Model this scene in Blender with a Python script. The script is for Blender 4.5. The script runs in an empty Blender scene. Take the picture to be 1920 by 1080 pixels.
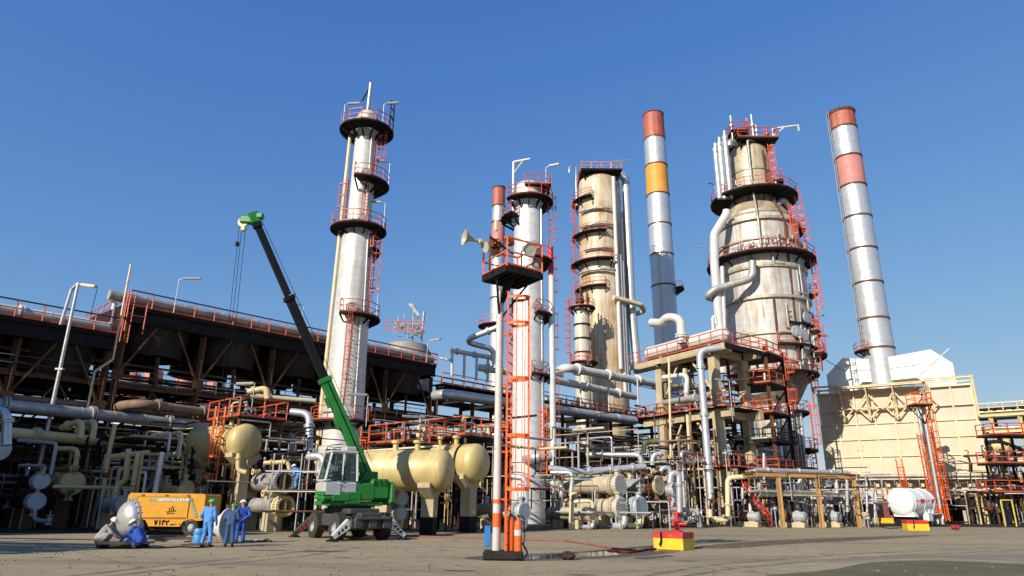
import bpy, math, random
from mathutils import Vector, Matrix
R = math.radians
rnd = random.Random(11)
sc = bpy.context.scene
col = sc.collection
# ---------------------------------------------------------------- camera
F, PITCH, ROLL, EYE = 1270.0, R(17.6), R(0.57), Vector((0, 0, 1.7))
_u0 = Vector((0, -math.sin(PITCH), math.cos(PITCH))); _r0 = Vector((1, 0, 0))
CF = Vector((0, math.cos(PITCH), math.sin(PITCH)))
CR = _r0 * math.cos(ROLL) + _u0 * math.sin(ROLL)
CU = _u0 * math.cos(ROLL) - _r0 * math.sin(ROLL)
cd = bpy.data.cameras.new('camera'); cam = bpy.data.objects.new('camera', cd); col.objects.link(cam)
m3 = Matrix((CR, CU, -CF)).transposed()
cam.matrix_world = Matrix.Translation(EYE) @ m3.to_4x4()
cd.sensor_width = 36; cd.lens = F / 1920 * 36; cd.clip_start = .1; cd.clip_end = 5000
sc.camera = cam
# ---------------------------------------------------------------- light
SUN_AZ, SUN_EL = R(218), R(29.5)          # direction towards the sun, azimuth clockwise from +Y
w = bpy.data.worlds.new('World'); sc.world = w; w.use_nodes = True
nt = w.node_tree; nt.nodes.clear()
sky = nt.nodes.new('ShaderNodeTexSky'); sky.sky_type = 'NISHITA'; sky.sun_disc = False
sky.sun_elevation = SUN_EL; sky.sun_rotation = SUN_AZ
sky.air_density = 1.0; sky.dust_density = 0.0; sky.ozone_density = 3.2; sky.altitude = 0
bg = nt.nodes.new('ShaderNodeBackground'); bg.inputs[1].default_value = .079
wo = nt.nodes.new('ShaderNodeOutputWorld')
_sp = nt.nodes.new('ShaderNodeSeparateColor'); _cb = nt.nodes.new('ShaderNodeCombineColor'); nt.links.new(sky.outputs[0], _sp.inputs[0])
def _mn(op, a, b):
    n = nt.nodes.new('ShaderNodeMath'); n.operation = op
    for i, v in enumerate((a, b)):
        if isinstance(v, (int, float)): n.inputs[i].default_value = v
        else: nt.links.new(v, n.inputs[i])
    return n.outputs[0]
for _i, (_g, _h, _k) in enumerate(((1.6, .9, 2.05), (1.2, 2.4, 2.1), (.75, 5.0, 3.85))):     # white balance and film response of the sky, the same in every direction
    _x = _sp.outputs[_i]; nt.links.new(_mn('DIVIDE', _mn('MULTIPLY', _mn('POWER', _x, _g), _k), _mn('ADD', _mn('DIVIDE', _x, _h), 1.0)), _cb.inputs[_i])
nt.links.new(_cb.outputs[0], bg.inputs[0]); nt.links.new(bg.outputs[0], wo.inputs[0])
sl = bpy.data.lights.new('sun', 'SUN'); sl.energy = 5.0; sl.angle = R(.5); sl.color = (1, .92, .79)
so = bpy.data.objects.new('sun', sl); col.objects.link(so)
sd = Vector((math.sin(SUN_AZ) * math.cos(SUN_EL), math.cos(SUN_AZ) * math.cos(SUN_EL), math.sin(SUN_EL)))
so.rotation_euler = sd.to_track_quat('Z', 'Y').to_euler(); so.location = (0, 0, 80)
sc.view_settings.view_transform = 'Standard'; sc.view_settings.look = 'None'
sc.view_settings.exposure = 0.35; sc.view_settings.gamma = 1
# ---------------------------------------------------------------- picture <-> place
def ray(px, py):
    d = CF * F + CR * (px - 960) - CU * (py - 540)
    return d / d.y
def at(px, py, Y): return EYE + ray(px, py) * Y
def pz(px, py, z):
    d = ray(px, py); return EYE + d * ((z - EYE.z) / d.z)
def gnd(px, py): return pz(px, py, 0)
def proj(p):
    d = Vector(p) - EYE; z = d.dot(CF)
    return 960 + F * d.dot(CR) / z, 540 - F * d.dot(CU) / z, z
def zat(X, Y, py):
    a, b = -30., 200.
    for _ in range(50):
        c = (a + b) / 2
        if proj((X, Y, c))[1] > py: a = c
        else: b = c
    return (a + b) / 2
def mpp(p): return (Vector(p) - EYE).dot(CF) / F      # metres per picture pixel at p
# ---------------------------------------------------------------- mesh building
Z = Vector((0, 0, 1))
def frame(d):
    d = d.normalized(); a = Z if abs(d.z) < .95 else Vector((1, 0, 0))
    s = d.cross(a).normalized(); return s, s.cross(d).normalized()
class MB:
    def __init__(s): s.v = []; s.f = []; s.m = []; s.s = []
    def add(s, vs, fs, mat=0, smooth=False):
        o = len(s.v); s.v += [Vector(x) for x in vs]
        s.f += [tuple(i + o for i in f) for f in fs]; s.m += [mat] * len(fs); s.s += [smooth] * len(fs)
        return s
    def box(s, c, d, mat=0, ax=None, bev=0):
        c = Vector(c); ax = ax or (Vector((1, 0, 0)), Vector((0, 1, 0)), Z)
        x, y, z = [a * k / 2 for a, k in zip(ax, d)]
        if bev:
            b = [bev / (k / 2) for k in d]; vs = []; idx = {}
            for i in (-1, 1):
                for j in (-1, 1):
                    for k in (-1, 1):
                        for q in range(3):
                            t = [i, j, k]
                            for r in range(3):
                                if r != q: t[r] *= 1 - b[r]
                            idx[(i, j, k, q)] = len(vs); vs.append(c + x * t[0] + y * t[1] + z * t[2])
            fs = []
            for q in range(3):
                p, r = (q + 1) % 3, (q + 2) % 3
                for sg in (-1, 1):
                    lp = []
                    for a2, b2 in ((-1, -1), (1, -1), (1, 1), (-1, 1)):
                        t = [0, 0, 0]; t[q] = sg; t[p] = a2; t[r] = b2; lp.append(idx[(*t, q)])
                    fs.append(lp if sg > 0 else lp[::-1])
                for a2 in (-1, 1):
                    for b2 in (-1, 1):
                        t = [0, 0, 0]; t[p] = a2; t[r] = b2; e = []
                        t[q] = -1; e += [idx[(*t, p)], idx[(*t, r)]]
                        t[q] = 1; e += [idx[(*t, r)], idx[(*t, p)]]
                        fs.append(e if a2 * b2 < 0 else e[::-1])
            for i in (-1, 1):
                for j in (-1, 1):
                    for k in (-1, 1):
                        e = [idx[(i, j, k, q)] for q in range(3)]; fs.append(e if i * j * k > 0 else e[::-1])
            return s.add(vs, fs, mat)
        vs = [c + x * i + y * j + z * k for i in (-1, 1) for j in (-1, 1) for k in (-1, 1)]
        return s.add(vs, [(0, 1, 3, 2), (4, 6, 7, 5), (0, 4, 5, 1), (2, 3, 7, 6), (0, 2, 6, 4), (1, 5, 7, 3)], mat)
    def beam(s, p, q, w, h=None, mat=0):
        p, q = Vector(p), Vector(q); d = q - p; L = d.length
        if L < 1e-5: return s
        a, b = frame(d); return s.box((p + q) / 2, (L, w, h or w), mat, (d / L, a, b))
    def ibeam(s, p, q, w, h, mat=0, t=.03):
        p, q = Vector(p), Vector(q); d = q - p; L = d.length; a, b = frame(d); c = (p + q) / 2; e = d / L
        s.box(c + b * (h - t) / 2, (L, w, t), mat, (e, a, b)); s.box(c - b * (h - t) / 2, (L, w, t), mat, (e, a, b))
        return s.box(c, (L, t, h - 2 * t - .004), mat, (e, a, b))
    def tube(s, pts, r, n=8, mat=0, bend=0, cap=True, closed=False, smooth=True):
        pts = [Vector(p) for p in pts]
        if bend and len(pts) > 2:
            o = [pts[0]]
            for i in range(1, len(pts) - 1):
                a, b, c = pts[i - 1], pts[i], pts[i + 1]; u1 = (a - b); u2 = (c - b); l1, l2 = u1.length, u2.length
                if l1 < 1e-4 or l2 < 1e-4: continue
                u1 /= l1; u2 /= l2; an = u1.angle(u2, 0)
                if an > math.pi - .06: o.append(b); continue
                t = min(bend / max(math.tan(an / 2), .05), l1 * .48, l2 * .48)
                A, B = b + u1 * t, b + u2 * t; k = 6
                for j in range(k + 1):
                    q = j / k; o.append(A * (1 - q) ** 2 + b * 2 * q * (1 - q) + B * q * q)
            o.append(pts[-1]); pts = o
        N = len(pts); rr = r if isinstance(r, (list, tuple)) else [r] * N
        vs = []; d0 = (pts[1] - pts[0]).normalized(); a, b = frame(d0)
        for i, p in enumerate(pts):
            if closed: d = pts[(i + 1) % N] - pts[i - 1]
            else: d = pts[min(i + 1, N - 1)] - pts[max(i - 1, 0)]
            d = d.normalized(); a = a - d * a.dot(d)
            a = a.normalized() if a.length > 1e-6 else frame(d)[0]; b = a.cross(d) * -1; b = d.cross(a)
            for k in range(n):
                t = 2 * math.pi * (k + .5) / n; vs.append(p + (a * math.cos(t) + b * math.sin(t)) * rr[i])
        fs = []
        for i in range(N if closed else N - 1):
            j = (i + 1) % N
            for k in range(n): fs.append((i * n + k, i * n + (k + 1) % n, j * n + (k + 1) % n, j * n + k))
        s.add(vs, fs, mat, smooth and n > 5)
        if cap and not closed: s.add(vs[:n], [tuple(range(n))[::-1]], mat); s.add(vs[-n:], [tuple(range(n))], mat)
        return s
    def lathe(s, prof, c=(0, 0, 0), axis=Z, n=24, mat=0, a0=0, a1=360):
        c = Vector(c); axis = Vector(axis).normalized()
        if abs(axis.z) > .99: a, b = Vector((1, 0, 0)), Vector((0, axis.z, 0))
        else: a, b = frame(axis); a, b = b, a; b = axis.cross(a)
        full = abs(a1 - a0) >= 359.9; m = n if full else n + 1
        ang = [R(a0 + (a1 - a0) * k / n) for k in range(m)]
        def ringv(r, h): return [c + axis * h + (a * math.cos(t) + b * math.sin(t)) * r for t in ang]
        groups = [[prof[0]]]
        for i in range(1, len(prof)):
            groups[-1].append(prof[i])
            if i < len(prof) - 1:
                d1 = Vector((prof[i][0] - prof[i - 1][0], prof[i][1] - prof[i - 1][1]))
                d2 = Vector((prof[i + 1][0] - prof[i][0], prof[i + 1][1] - prof[i][1]))
                if d1.length < 1e-6 or d2.length < 1e-6 or d1.angle(d2) > R(34): groups.append([prof[i]])
        for g in groups:
            if len(g) < 2: continue
            vs = []; fs = []
            for r, h in g: vs += ringv(max(r, 1e-4), h)
            for i in range(len(g) - 1):
                for k in range(n if full else n):
                    k2 = (k + 1) % m
                    fs.append((i * m + k, i * m + k2, (i + 1) * m + k2, (i + 1) * m + k))
            s.add(vs, fs, mat, True)
        return s
    def prism(s, poly, ext, mat=0):
        poly = [Vector(p) for p in poly]; ext = Vector(ext); n = len(poly)
        s.add(poly, [tuple(range(n))[::-1]], mat); s.add([p + ext for p in poly], [tuple(range(n))], mat)
        for i in range(n):
            j = (i + 1) % n; s.add([poly[i], poly[j], poly[j] + ext, poly[i] + ext], [(0, 1, 2, 3)], mat)
        return s
    def quad(s, pts, mat=0): return s.add(pts, [tuple(range(len(pts)))], mat)
    def build(s, name, mats, parent=None, local=False):
        me = bpy.data.meshes.new(name); vs = s.v
        o = bpy.data.objects.new(name, me)
        if parent is not None:
            o.parent = parent
            if not local:
                q = parent; M4 = Matrix()
                while q: M4 = Matrix.LocRotScale(q.location, q.rotation_euler, q.scale) @ M4; q = q.parent
                inv = M4.inverted(); vs = [inv @ v for v in vs]
        elif not local and vs:
            lo = [min(v[i] for v in vs) for i in range(3)]; hi = [max(v[i] for v in vs) for i in range(3)]
            org = Vector(((lo[0] + hi[0]) / 2, (lo[1] + hi[1]) / 2, lo[2])); o.location = org
            vs = [v - org for v in vs]
        me.from_pydata([tuple(v) for v in vs], [], s.f)
        mats = mats if isinstance(mats, (list, tuple)) else [mats]
        for x in mats: me.materials.append(x)
        me.polygons.foreach_set('material_index', s.m); me.polygons.foreach_set('use_smooth', s.s)
        me.update(); col.objects.link(o); return o
def tag(o, label=None, cat=None, group=None, kind=None):
    if label: o['label'] = label
    if cat: o['category'] = cat
    if group: o['group'] = group
    if kind: o['kind'] = kind
    return o
def thing(name, label, cat, loc=(0, 0, 0), rz=0, group=None):
    o = bpy.data.objects.new(name, None); col.objects.link(o); o.location = loc; o.rotation_euler = (0, 0, rz)
    o.empty_display_size = .3
    return tag(o, label, cat, group)
def dup(o, parent=None):
    c = o.copy(); col.objects.link(c)
    if parent: c.parent = parent
    for ch in list(o.children): dup(ch, c)
    return c
# ---------------------------------------------------------------- materials
_mc = {}
def _base(name):
    m = bpy.data.materials.new(name); m.use_nodes = True; t = m.node_tree
    b = t.nodes['Principled BSDF']; tc = t.nodes.new('ShaderNodeTexCoord'); return m, t, b, tc
def noise(t, vec, scale, detail=4, rough=.6):
    n = t.nodes.new('ShaderNodeTexNoise'); n.inputs['Scale'].default_value = scale
    n.inputs['Detail'].default_value = detail; n.inputs['Roughness'].default_value = rough
    t.links.new(vec, n.inputs['Vector']); return n.outputs['Fac']
def rampv(t, fac, a, b, va=0, vb=1):
    n = t.nodes.new('ShaderNodeMapRange'); n.inputs[1].default_value = a; n.inputs[2].default_value = b
    n.inputs[3].default_value = va; n.inputs[4].default_value = vb; t.links.new(fac, n.inputs[0]); return n.outputs[0]
def mix(t, fac, a, b, mode='MIX'):
    n = t.nodes.new('ShaderNodeMix'); n.data_type = 'RGBA'; n.blend_type = mode
    for s, v in ((n.inputs[0], fac), (n.inputs[6], a), (n.inputs[7], b)):
        if hasattr(v, 'links') or hasattr(v, 'is_linked'): t.links.new(v, s)
        elif isinstance(v, (int, float)): s.default_value = v
        else: s.default_value = (*v, 1)
    return n.outputs[2]
def scaled(t, vec, sx, sy, sz):
    n = t.nodes.new('ShaderNodeMapping'); n.inputs['Scale'].default_value = (sx, sy, sz); t.links.new(vec, n.inputs[0]); return n.outputs[0]
def M(name, c, rough=.6, metal=0., var=.25, vs=1.2, rust=0., rcol=(.13, .055, .025), streak=0., scol=None, bump=0.):
    if name in _mc: return _mc[name]
    m, t, b, tc = _base(name); o = tc.outputs['Object']
    f = noise(t, o, vs, 6)
    cc = mix(t, rampv(t, f, .3, .7), [x * (1 - var) for x in c], [min(1, x * (1 + var * .6)) for x in c])
    if streak:
        sf = noise(t, scaled(t, o, 1, 1, .09), vs * 2.2, 5)
        cc = mix(t, rampv(t, sf, .47, .72, 0, streak), cc, scol or [x * .45 for x in c])
    if rust:
        rf = noise(t, o, vs * 3.1, 8, .7)
        cc = mix(t, rampv(t, rf, .62 - rust * .25, .74 - rust * .2, 0, .9), cc, rcol)
    t.links.new(cc, b.inputs['Base Color']); b.inputs['Metallic'].default_value = metal
    if max(c) < .14: b.inputs['Specular IOR Level'].default_value = .18
    t.links.new(rampv(t, noise(t, o, vs * 4, 3), .3, .7, rough * .8, min(1, rough * 1.2)), b.inputs['Roughness'])
    if bump:
        bn = t.nodes.new('ShaderNodeBump'); bn.inputs['Strength'].default_value = bump; bn.inputs['Distance'].default_value = .02
        t.links.new(noise(t, o, vs * 6, 5), bn.inputs['Height']); t.links.new(bn.outputs[0], b.inputs['Normal'])
    _mc[name] = m; return m
def CLAD(name, c, rad, pw=1.0, ph=.9, rough=.42, metal=.35, dirt=.35, dcol=(.33, .22, .11), seam=.45, var=.12):
    """sheet cladding wrapped round a vertical axis: seams, rain streaks, blotches"""
    if name in _mc: return _mc[name]
    m, t, b, tc = _base(name); o = tc.outputs['Object']
    sp = t.nodes.new('ShaderNodeSeparateXYZ'); t.links.new(o, sp.inputs[0])
    an = t.nodes.new('ShaderNodeMath'); an.operation = 'ARCTAN2'; t.links.new(sp.outputs[1], an.inputs[0]); t.links.new(sp.outputs[0], an.inputs[1])
    mu = t.nodes.new('ShaderNodeMath'); mu.operation = 'MULTIPLY'; mu.inputs[1].default_value = rad; t.links.new(an.outputs[0], mu.inputs[0])
    cb = t.nodes.new('ShaderNodeCombineXYZ'); t.links.new(mu.outputs[0], cb.inputs[0]); t.links.new(sp.outputs[2], cb.inputs[1])
    br = t.nodes.new('ShaderNodeTexBrick'); t.links.new(cb.outputs[0], br.inputs['Vector']); br.inputs['Scale'].default_value = 1
    br.inputs['Brick Width'].default_value = pw; br.inputs['Row Height'].default_value = ph
    br.inputs['Mortar Size'].default_value = .016; br.inputs['Mortar Smooth'].default_value = .4; br.offset = .5
    br.inputs['Color1'].default_value = (.93, .93, .93, 1); br.inputs['Color2'].default_value = (1, 1, 1, 1)
    br.inputs['Mortar'].default_value = (1 - seam,) * 3 + (1,)
    f = noise(t, o, .7, 7, .65)
    cc = mix(t, rampv(t, f, .3, .7), [x * (1 - var) for x in c], [min(1, x * (1 + var * .5)) for x in c])
    sf = noise(t, scaled(t, o, 1.7, 1.7, .12), 1.3, 6, .7); big = noise(t, o, .22, 3)
    mm = t.nodes.new('ShaderNodeMath'); mm.operation = 'MULTIPLY'
    t.links.new(rampv(t, sf, .38, .62, 0, min(1, dirt * 1.6)), mm.inputs[0]); t.links.new(rampv(t, big, .3, .58), mm.inputs[1])
    cc = mix(t, mm.outputs[0], cc, dcol); cc = mix(t, 1.0, cc, br.outputs[0], 'MULTIPLY')
    t.links.new(cc, b.inputs['Base Color']); b.inputs['Metallic'].default_value = metal
    t.links.new(rampv(t, f, .3, .7, rough * .8, rough * 1.25), b.inputs['Roughness'])
    bn = t.nodes.new('ShaderNodeBump'); bn.inputs['Strength'].default_value = .25; bn.inputs['Distance'].default_value = .03
    t.links.new(mix(t, .25, br.outputs[0], noise(t, o, 1.1, 3)), bn.inputs['Height']); t.links.new(bn.outputs[0], b.inputs['Normal'])
    _mc[name] = m; return m
RED = M('red_oxide_rail_paint', (.50, .075, .022), .5, 0, .3, 2, .18)
RED2 = M('orange_red_paint', (.72, .115, .018), .45, 0, .2, 2, .1)
DARK = M('blackened_platform_steel', (.014, .013, .013), .7, .1, .4, 1.5, .05)
STEEL = M('rusty_brown_steel', (.13, .062, .032), .75, .05, .45, .9, .35, (.17, .07, .03))
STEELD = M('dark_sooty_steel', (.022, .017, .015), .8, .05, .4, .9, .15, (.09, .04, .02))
SILV = M('aluminium_cladding', (.58, .58, .57), .38, .55, .16, 1.5, .04, (.25, .18, .1), .25, (.36, .32, .26))
SILVD = M('dull_dirty_cladding', (.42, .41, .385), .5, .4, .3, 1.2, .16, (.2, .13, .08), .4, (.2, .16, .11))
WHITEP = M('white_pipe_paint', (.6, .585, .54), .45, .1, .14, 1, .05, (.3, .18, .09), .25, (.42, .36, .27))
CREAM = M('cream_paint', (.62, .47, .22), .5, 0, .16, 1, .06, (.22, .12, .05), .3, (.36, .25, .11))
CREAM2 = M('pale_cream_paint', (.68, .56, .33), .5, 0, .14, 1, .08, (.25, .14, .06), .3, (.4, .29, .15))
BROWN = M('brown_insulation', (.22, .145, .09), .7, .1, .35, 1, .2)
GREY = M('grey_flange_paint', (.36, .37, .37), .55, .2, .22, 2, .12)
GREYB = M('blue_grey_cover', (.42, .46, .47), .5, .15, .16, 2, .06)
BEIGE = M('beige_exchanger_paint', (.45, .385, .26), .55, .05, .22, 1.5, .14)
CONC = M('yellowed_concrete', (.46, .37, .225), .85, 0, .22, .8, .06, (.25, .17, .09), .35, (.25, .18, .1), .3)
BLACKR = M('black_rubber', (.012, .012, .012), .75, 0, .3, 4)
DIRTYRUB = M('dusty_rubber', (.05, .047, .042), .85, 0, .4, 3)
GALV = M('galvanised_lamp_steel', (.5, .5, .48), .45, .5, .2, 3, .05)
LAMPM = M('lamp_housing_grey', (.33, .31, .26), .5, .2, .25, 3, .1)
YELLOW = M('yellow_paint', (.70, .46, .012), .5, 0, .2, 2, .24, (.30, .25, .17), .3, (.4, .25, .03))
REDP = M('signal_red_paint', (.5, .022, .016), .5, 0, .25, 2, .2, (.26, .19, .15))
# ---------------------------------------------------------------- ground
def ground_mat():
    m, t, b, tc = _base('yard_concrete'); o = tc.outputs['Object']
    f = noise(t, o, .12, 6, .65); g = noise(t, o, 1.6, 8, .7); h = noise(t, o, 14, 4, .6)
    c = mix(t, rampv(t, f, .3, .7), (.275, .218, .122), (.37, .295, .165))
    c = mix(t, rampv(t, g, .35, .72, 0, .7), c, (.17, .135, .078))
    c = mix(t, rampv(t, h, .35, .7, 0, .25), c, (.40, .335, .205))
    st = noise(t, scaled(t, o, .05, .3, 1), 1.1, 5, .6)
    c = mix(t, rampv(t, st, .52, .68, 0, .6), c, (.12, .1, .08))
    st2 = noise(t, scaled(t, o, .04, .22, 1), 1.7, 5, .6)
    c = mix(t, rampv(t, st2, .62, .7, 0, .5), c, (.34, .24, .12))
    sp = noise(t, o, .9, 2, .5)
    c = mix(t, rampv(t, sp, .66, .74, 0, .7), c, (.07, .06, .05))
    mp = t.nodes.new('ShaderNodeMapping'); mp.inputs['Rotation'].default_value = (0, 0, R(47)); t.links.new(o, mp.inputs[0])
    br = t.nodes.new('ShaderNodeTexBrick'); t.links.new(mp.outputs[0], br.inputs['Vector']); br.offset = 0
    br.inputs['Scale'].default_value = 1; br.inputs['Brick Width'].default_value = 6; br.inputs['Row Height'].default_value = 6
    br.inputs['Mortar Size'].default_value = .03; br.inputs['Mortar Smooth'].default_value = .3
    br.inputs['Color1'].default_value = (1, 1, 1, 1); br.inputs['Color2'].default_value = (.93, .92, .9, 1); br.inputs['Mortar'].default_value = (.42, .4, .36, 1)
    vr = t.nodes.new('ShaderNodeTexVoronoi'); vr.feature = 'DISTANCE_TO_EDGE'; vr.inputs['Scale'].default_value = .16
    wv = t.nodes.new('ShaderNodeVectorMath'); wv.operation = 'MULTIPLY_ADD'
    nz = t.nodes.new('ShaderNodeTexNoise'); nz.inputs['Scale'].default_value = .8; t.links.new(o, nz.inputs['Vector'])
    t.links.new(nz.outputs['Color'], wv.inputs[0]); wv.inputs[1].default_value = (2, 2, 0); t.links.new(o, wv.inputs[2])
    t.links.new(wv.outputs[0], vr.inputs['Vector'])
    c = mix(t, rampv(t, vr.outputs[0], 0, .006, .55, 0), c, (.08, .07, .055))
    c = mix(t, 1.0, c, br.outputs[0], 'MULTIPLY')
    t.links.new(c, b.inputs['Base Color']); t.links.new(rampv(t, g, .3, .7, .75, .95), b.inputs['Roughness'])
    bn = t.nodes.new('ShaderNodeBump'); bn.inputs['Strength'].default_value = .35; bn.inputs['Distance'].default_value = .02
    t.links.new(mix(t, .5, h, g), bn.inputs['Height']); t.links.new(bn.outputs[0], b.inputs['Normal'])
    return m
tag(MB().quad([(-1500, -60, 0), (1500, -60, 0), (1500, 2600, 0), (-1500, 2600, 0)]).build('ground', ground_mat(), local=True), kind='structure')
def blob(pts, z, name, mat, kind='structure'):
    mb = MB(); c = sum((Vector(p) for p in pts), Vector()) / len(pts); n = len(pts); out = []
    for i in range(n):
        a, b, d, e = (Vector(pts[(i + k) % n]) for k in (-1, 0, 1, 2))
        for j in range(4):
            q = j / 4; v = .5 * ((2 * b) + (d - a) * q + (2 * a - 5 * b + 4 * d - e) * q * q + (3 * b - a - 3 * d + e) * q ** 3)
            v = v + Vector((rnd.uniform(-.06, .06), rnd.uniform(-.06, .06), 0)); v.z = z; out.append(v)
    mb.add(out, [tuple(range(len(out)))]); return tag(mb.build(name, mat), kind=kind)
WATER = M('wet_film', (.035, .03, .025), .06, 0, .2, 2)
DAMP = M('damp_concrete', (.085, .07, .052), .5, 0, .35, 1.5)
OIL = M('oil_stain', (.13, .1, .065), .7, 0, .4, 1)
blob([gnd(*p) for p in ((985, 1049), (1060, 1046), (1150, 1041), (1228, 1034), (1240, 1030), (1170, 1032), (1080, 1037), (1000, 1043))], .006, 'puddle_shadow_streak', WATER)  # puddle whose dark streak also paints in the pole's cast shadow
blob([gnd(*p) for p in ((870, 1047), (960, 1052), (1090, 1049), (1240, 1040), (1275, 1030), (1180, 1029), (1060, 1036), (930, 1041))], .003, 'damp_shadow_patch', DAMP)  # damp ground, its dark colour also painting shade along the pole's shadow
blob([gnd(*p) for p in ((1300, 1026), (1400, 1016), (1520, 1010), (1750, 1003), (1640, 1012), (1480, 1020), (1380, 1028))], .003, 'stain', OIL)
blob([gnd(*p) for p in ((1190, 1046), (1250, 1041), (1262, 1043), (1215, 1049))], .003, 'stain', DAMP)

PAD = M('oily_shade_black_slab', (.03, .026, .021), .9, 0, .5, .5)  # oil-stained slab, painted near-black to stand in for deep shade under the plant
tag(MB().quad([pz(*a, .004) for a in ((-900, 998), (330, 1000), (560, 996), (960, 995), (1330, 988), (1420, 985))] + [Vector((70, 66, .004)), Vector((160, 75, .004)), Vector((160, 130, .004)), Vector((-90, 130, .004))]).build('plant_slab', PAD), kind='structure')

blob([gnd(*a) for a in ((1430, 1083), (1560, 1068), (1640, 1054), (1760, 1051), (1880, 1056), (1960, 1060), (1990, 1090), (1700, 1110))], .003, 'dark_paving', M('dark_paving', (.12, .106, .062), .9, 0, .25, .7))
blob([gnd(*a) for a in ((1560, 1050), (1700, 1042), (1850, 1040), (1960, 1042), (1970, 1052), (1860, 1050), (1750, 1046), (1650, 1049))], .002, 'dusty_band', M('dusty_band', (.19, .165, .115), .9, 0, .25, .7))
blob([gnd(*a) for a in ((1340, 1017), (1480, 1016), (1600, 1008), (1740, 1002), (1900, 1000), (1720, 1008), (1560, 1016), (1420, 1024))], .002, 'rust_wash', M('rust_wash', (.27, .185, .09), .9, 0, .3, .7))
PEB = M('ground_grit', (.2, .16, .11), .9, 0, .4, 6); gb = MB(); r9 = random.Random(5)
for i in range(420):
    q = gnd(r9.uniform(-40, 1960), 1000 + 80 * r9.random() ** .8); s_ = r9.choice((.02, .03, .03, .05)); gb.box(q + Z * s_ * .3, (s_ * r9.uniform(1, 2.2), s_, s_ * .7), 0, (Vector((math.cos(i), math.sin(i), 0)), Vector((-math.sin(i), math.cos(i), 0)), Z), s_ * .15)
tag(gb.build('gravel', PEB), kind='stuff')
for px, py, l, a in ((600, 1034, 1.0, 4), (860, 1070, .5, -8), (500, 1032, .7, 3), (1290, 1052, .5, 2), (1090, 1078, .4, 0), (640, 1046, .3, 30)):
    q = gnd(px, py); blob([q + Vector((l * math.cos(t) * (.6 + .5 * rnd.random()), l * .4 * math.sin(t) * (.6 + .5 * rnd.random()), 0)) for t in [k * math.pi / 4 for k in range(8)]], .0035, 'oil_spot', DAMP)

TYR = M('tyre_smear', (.15, .122, .08), .9, 0, .3, 1.2)
for P in (((1180, 1085), (1330, 1060), (1560, 1040), (1880, 1026)), ((1250, 1085), (1390, 1064), (1610, 1045), (1920, 1031)), ((90, 1085), (330, 1058), (520, 1040), (640, 1022)), ((160, 1085), (390, 1060), (570, 1043), (675, 1026))):
    L_ = [gnd(*q) for q in P]; up = []; dn = []
    for i in range(37):
        f = i / 36 * (len(L_) - 1); k = min(int(f), len(L_) - 2); q = L_[k].lerp(L_[k + 1], f - k); d = (L_[k + 1] - L_[k]).normalized(); n_ = Vector((-d.y, d.x, 0)) * (.11 + .05 * math.sin(i * 1.7)); up.append(q + n_ + Z * .0025); dn.append(q - n_ + Z * .0025)
    mb = MB()
    for i in range(36):
        if (i * 7) % 11 > 1: mb.quad([dn[i], dn[i + 1], up[i + 1], up[i]])
    tag(mb.build('tyre_mark', TYR), kind='structure')
# ---------------------------------------------------------------- shared builders
def arc(r, a0, a1, z, step=12, c=(0, 0)):
    n = max(2, int(abs(a1 - a0) / step) + 1)
    return [Vector((c[0] + r * math.cos(R(a0 + (a1 - a0) * k / (n - 1))), c[1] + r * math.sin(R(a0 + (a1 - a0) * k / (n - 1))), z)) for k in range(n)]
def rail(mb, pts, h=1.1, r=.034, closed=False, mat=0, toe=.14, posts=1):
    pts = [Vector(p) for p in pts]; N = len(pts); up = Vector((0, 0, 1))
    segs = [(pts[i], pts[(i + 1) % N]) for i in range(N if closed else N - 1)]
    for a, b in segs:
        for k in (1, .52): mb.beam(a + up * h * k, b + up * h * k, r * 1.7 if k == 1 else r * 1.3, mat=mat)
        if toe: mb.beam(a + up * toe / 2, b + up * toe / 2, .015, toe, mat=mat)
        n = max(1, round((b - a).length / 1.6)) if posts == 1 else 1
        for i in range(n): q = a + (b - a) * (i / n); mb.beam(q, q + up * h, r * 1.7, mat=mat)
    if not closed: mb.beam(pts[-1], pts[-1] + up * h, r * 1.7, mat=mat)
def ladder(mb, p, q, out, w=.5, cage=True, mat=0, k=1.0, cage_from=2.2):
    p, q = Vector(p), Vector(q); out = Vector(out).normalized(); d = (q - p); L = d.length
    if L < .3: return
    d /= L; s = d.cross(out).normalized() * (w / 2)
    for g in (s, -s): mb.beam(p + g, q + g, .06 * k, mat=mat)
    for i in range(int(L / .34)): c = p + d * (i * .34 + .17); mb.beam(c - s, c + s, .03 * k, mat=mat)
    if cage:
        so_ = s.normalized()
        H = [cage_from + i * 1.15 for i in range(int((L - cage_from) / 1.15) + 1)]; pr = None
        for h in H:
            c = p + d * h
            ring = [c + so_ * (w * .62 * math.cos(R(t))) + out * (.78 * math.sin(R(t)) + .02) for t in range(0, 181, 30)]
            for a, b in zip(ring, ring[1:]): mb.beam(a, b, .02 * k, .06 * k, mat=mat)
            if pr:
                for j in (1, 2, 3, 4, 5): mb.beam(pr[j], ring[j], .035 * k, .02, mat=mat)
            pr = ring
def floodlight(mb, p, d, L=.9, mat=0, r=.11):
    p = Vector(p); d = Vector(d).normalized(); s, u = frame(d)
    mb.box(p + d * L / 2, (L, r * 2, r * 1.1), mat, (d, s, u), .02); mb.box(p + d * L / 2 - u * r * .7, (L * .9, r * 1.6, r * .4), mat, (d, s, u))
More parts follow.
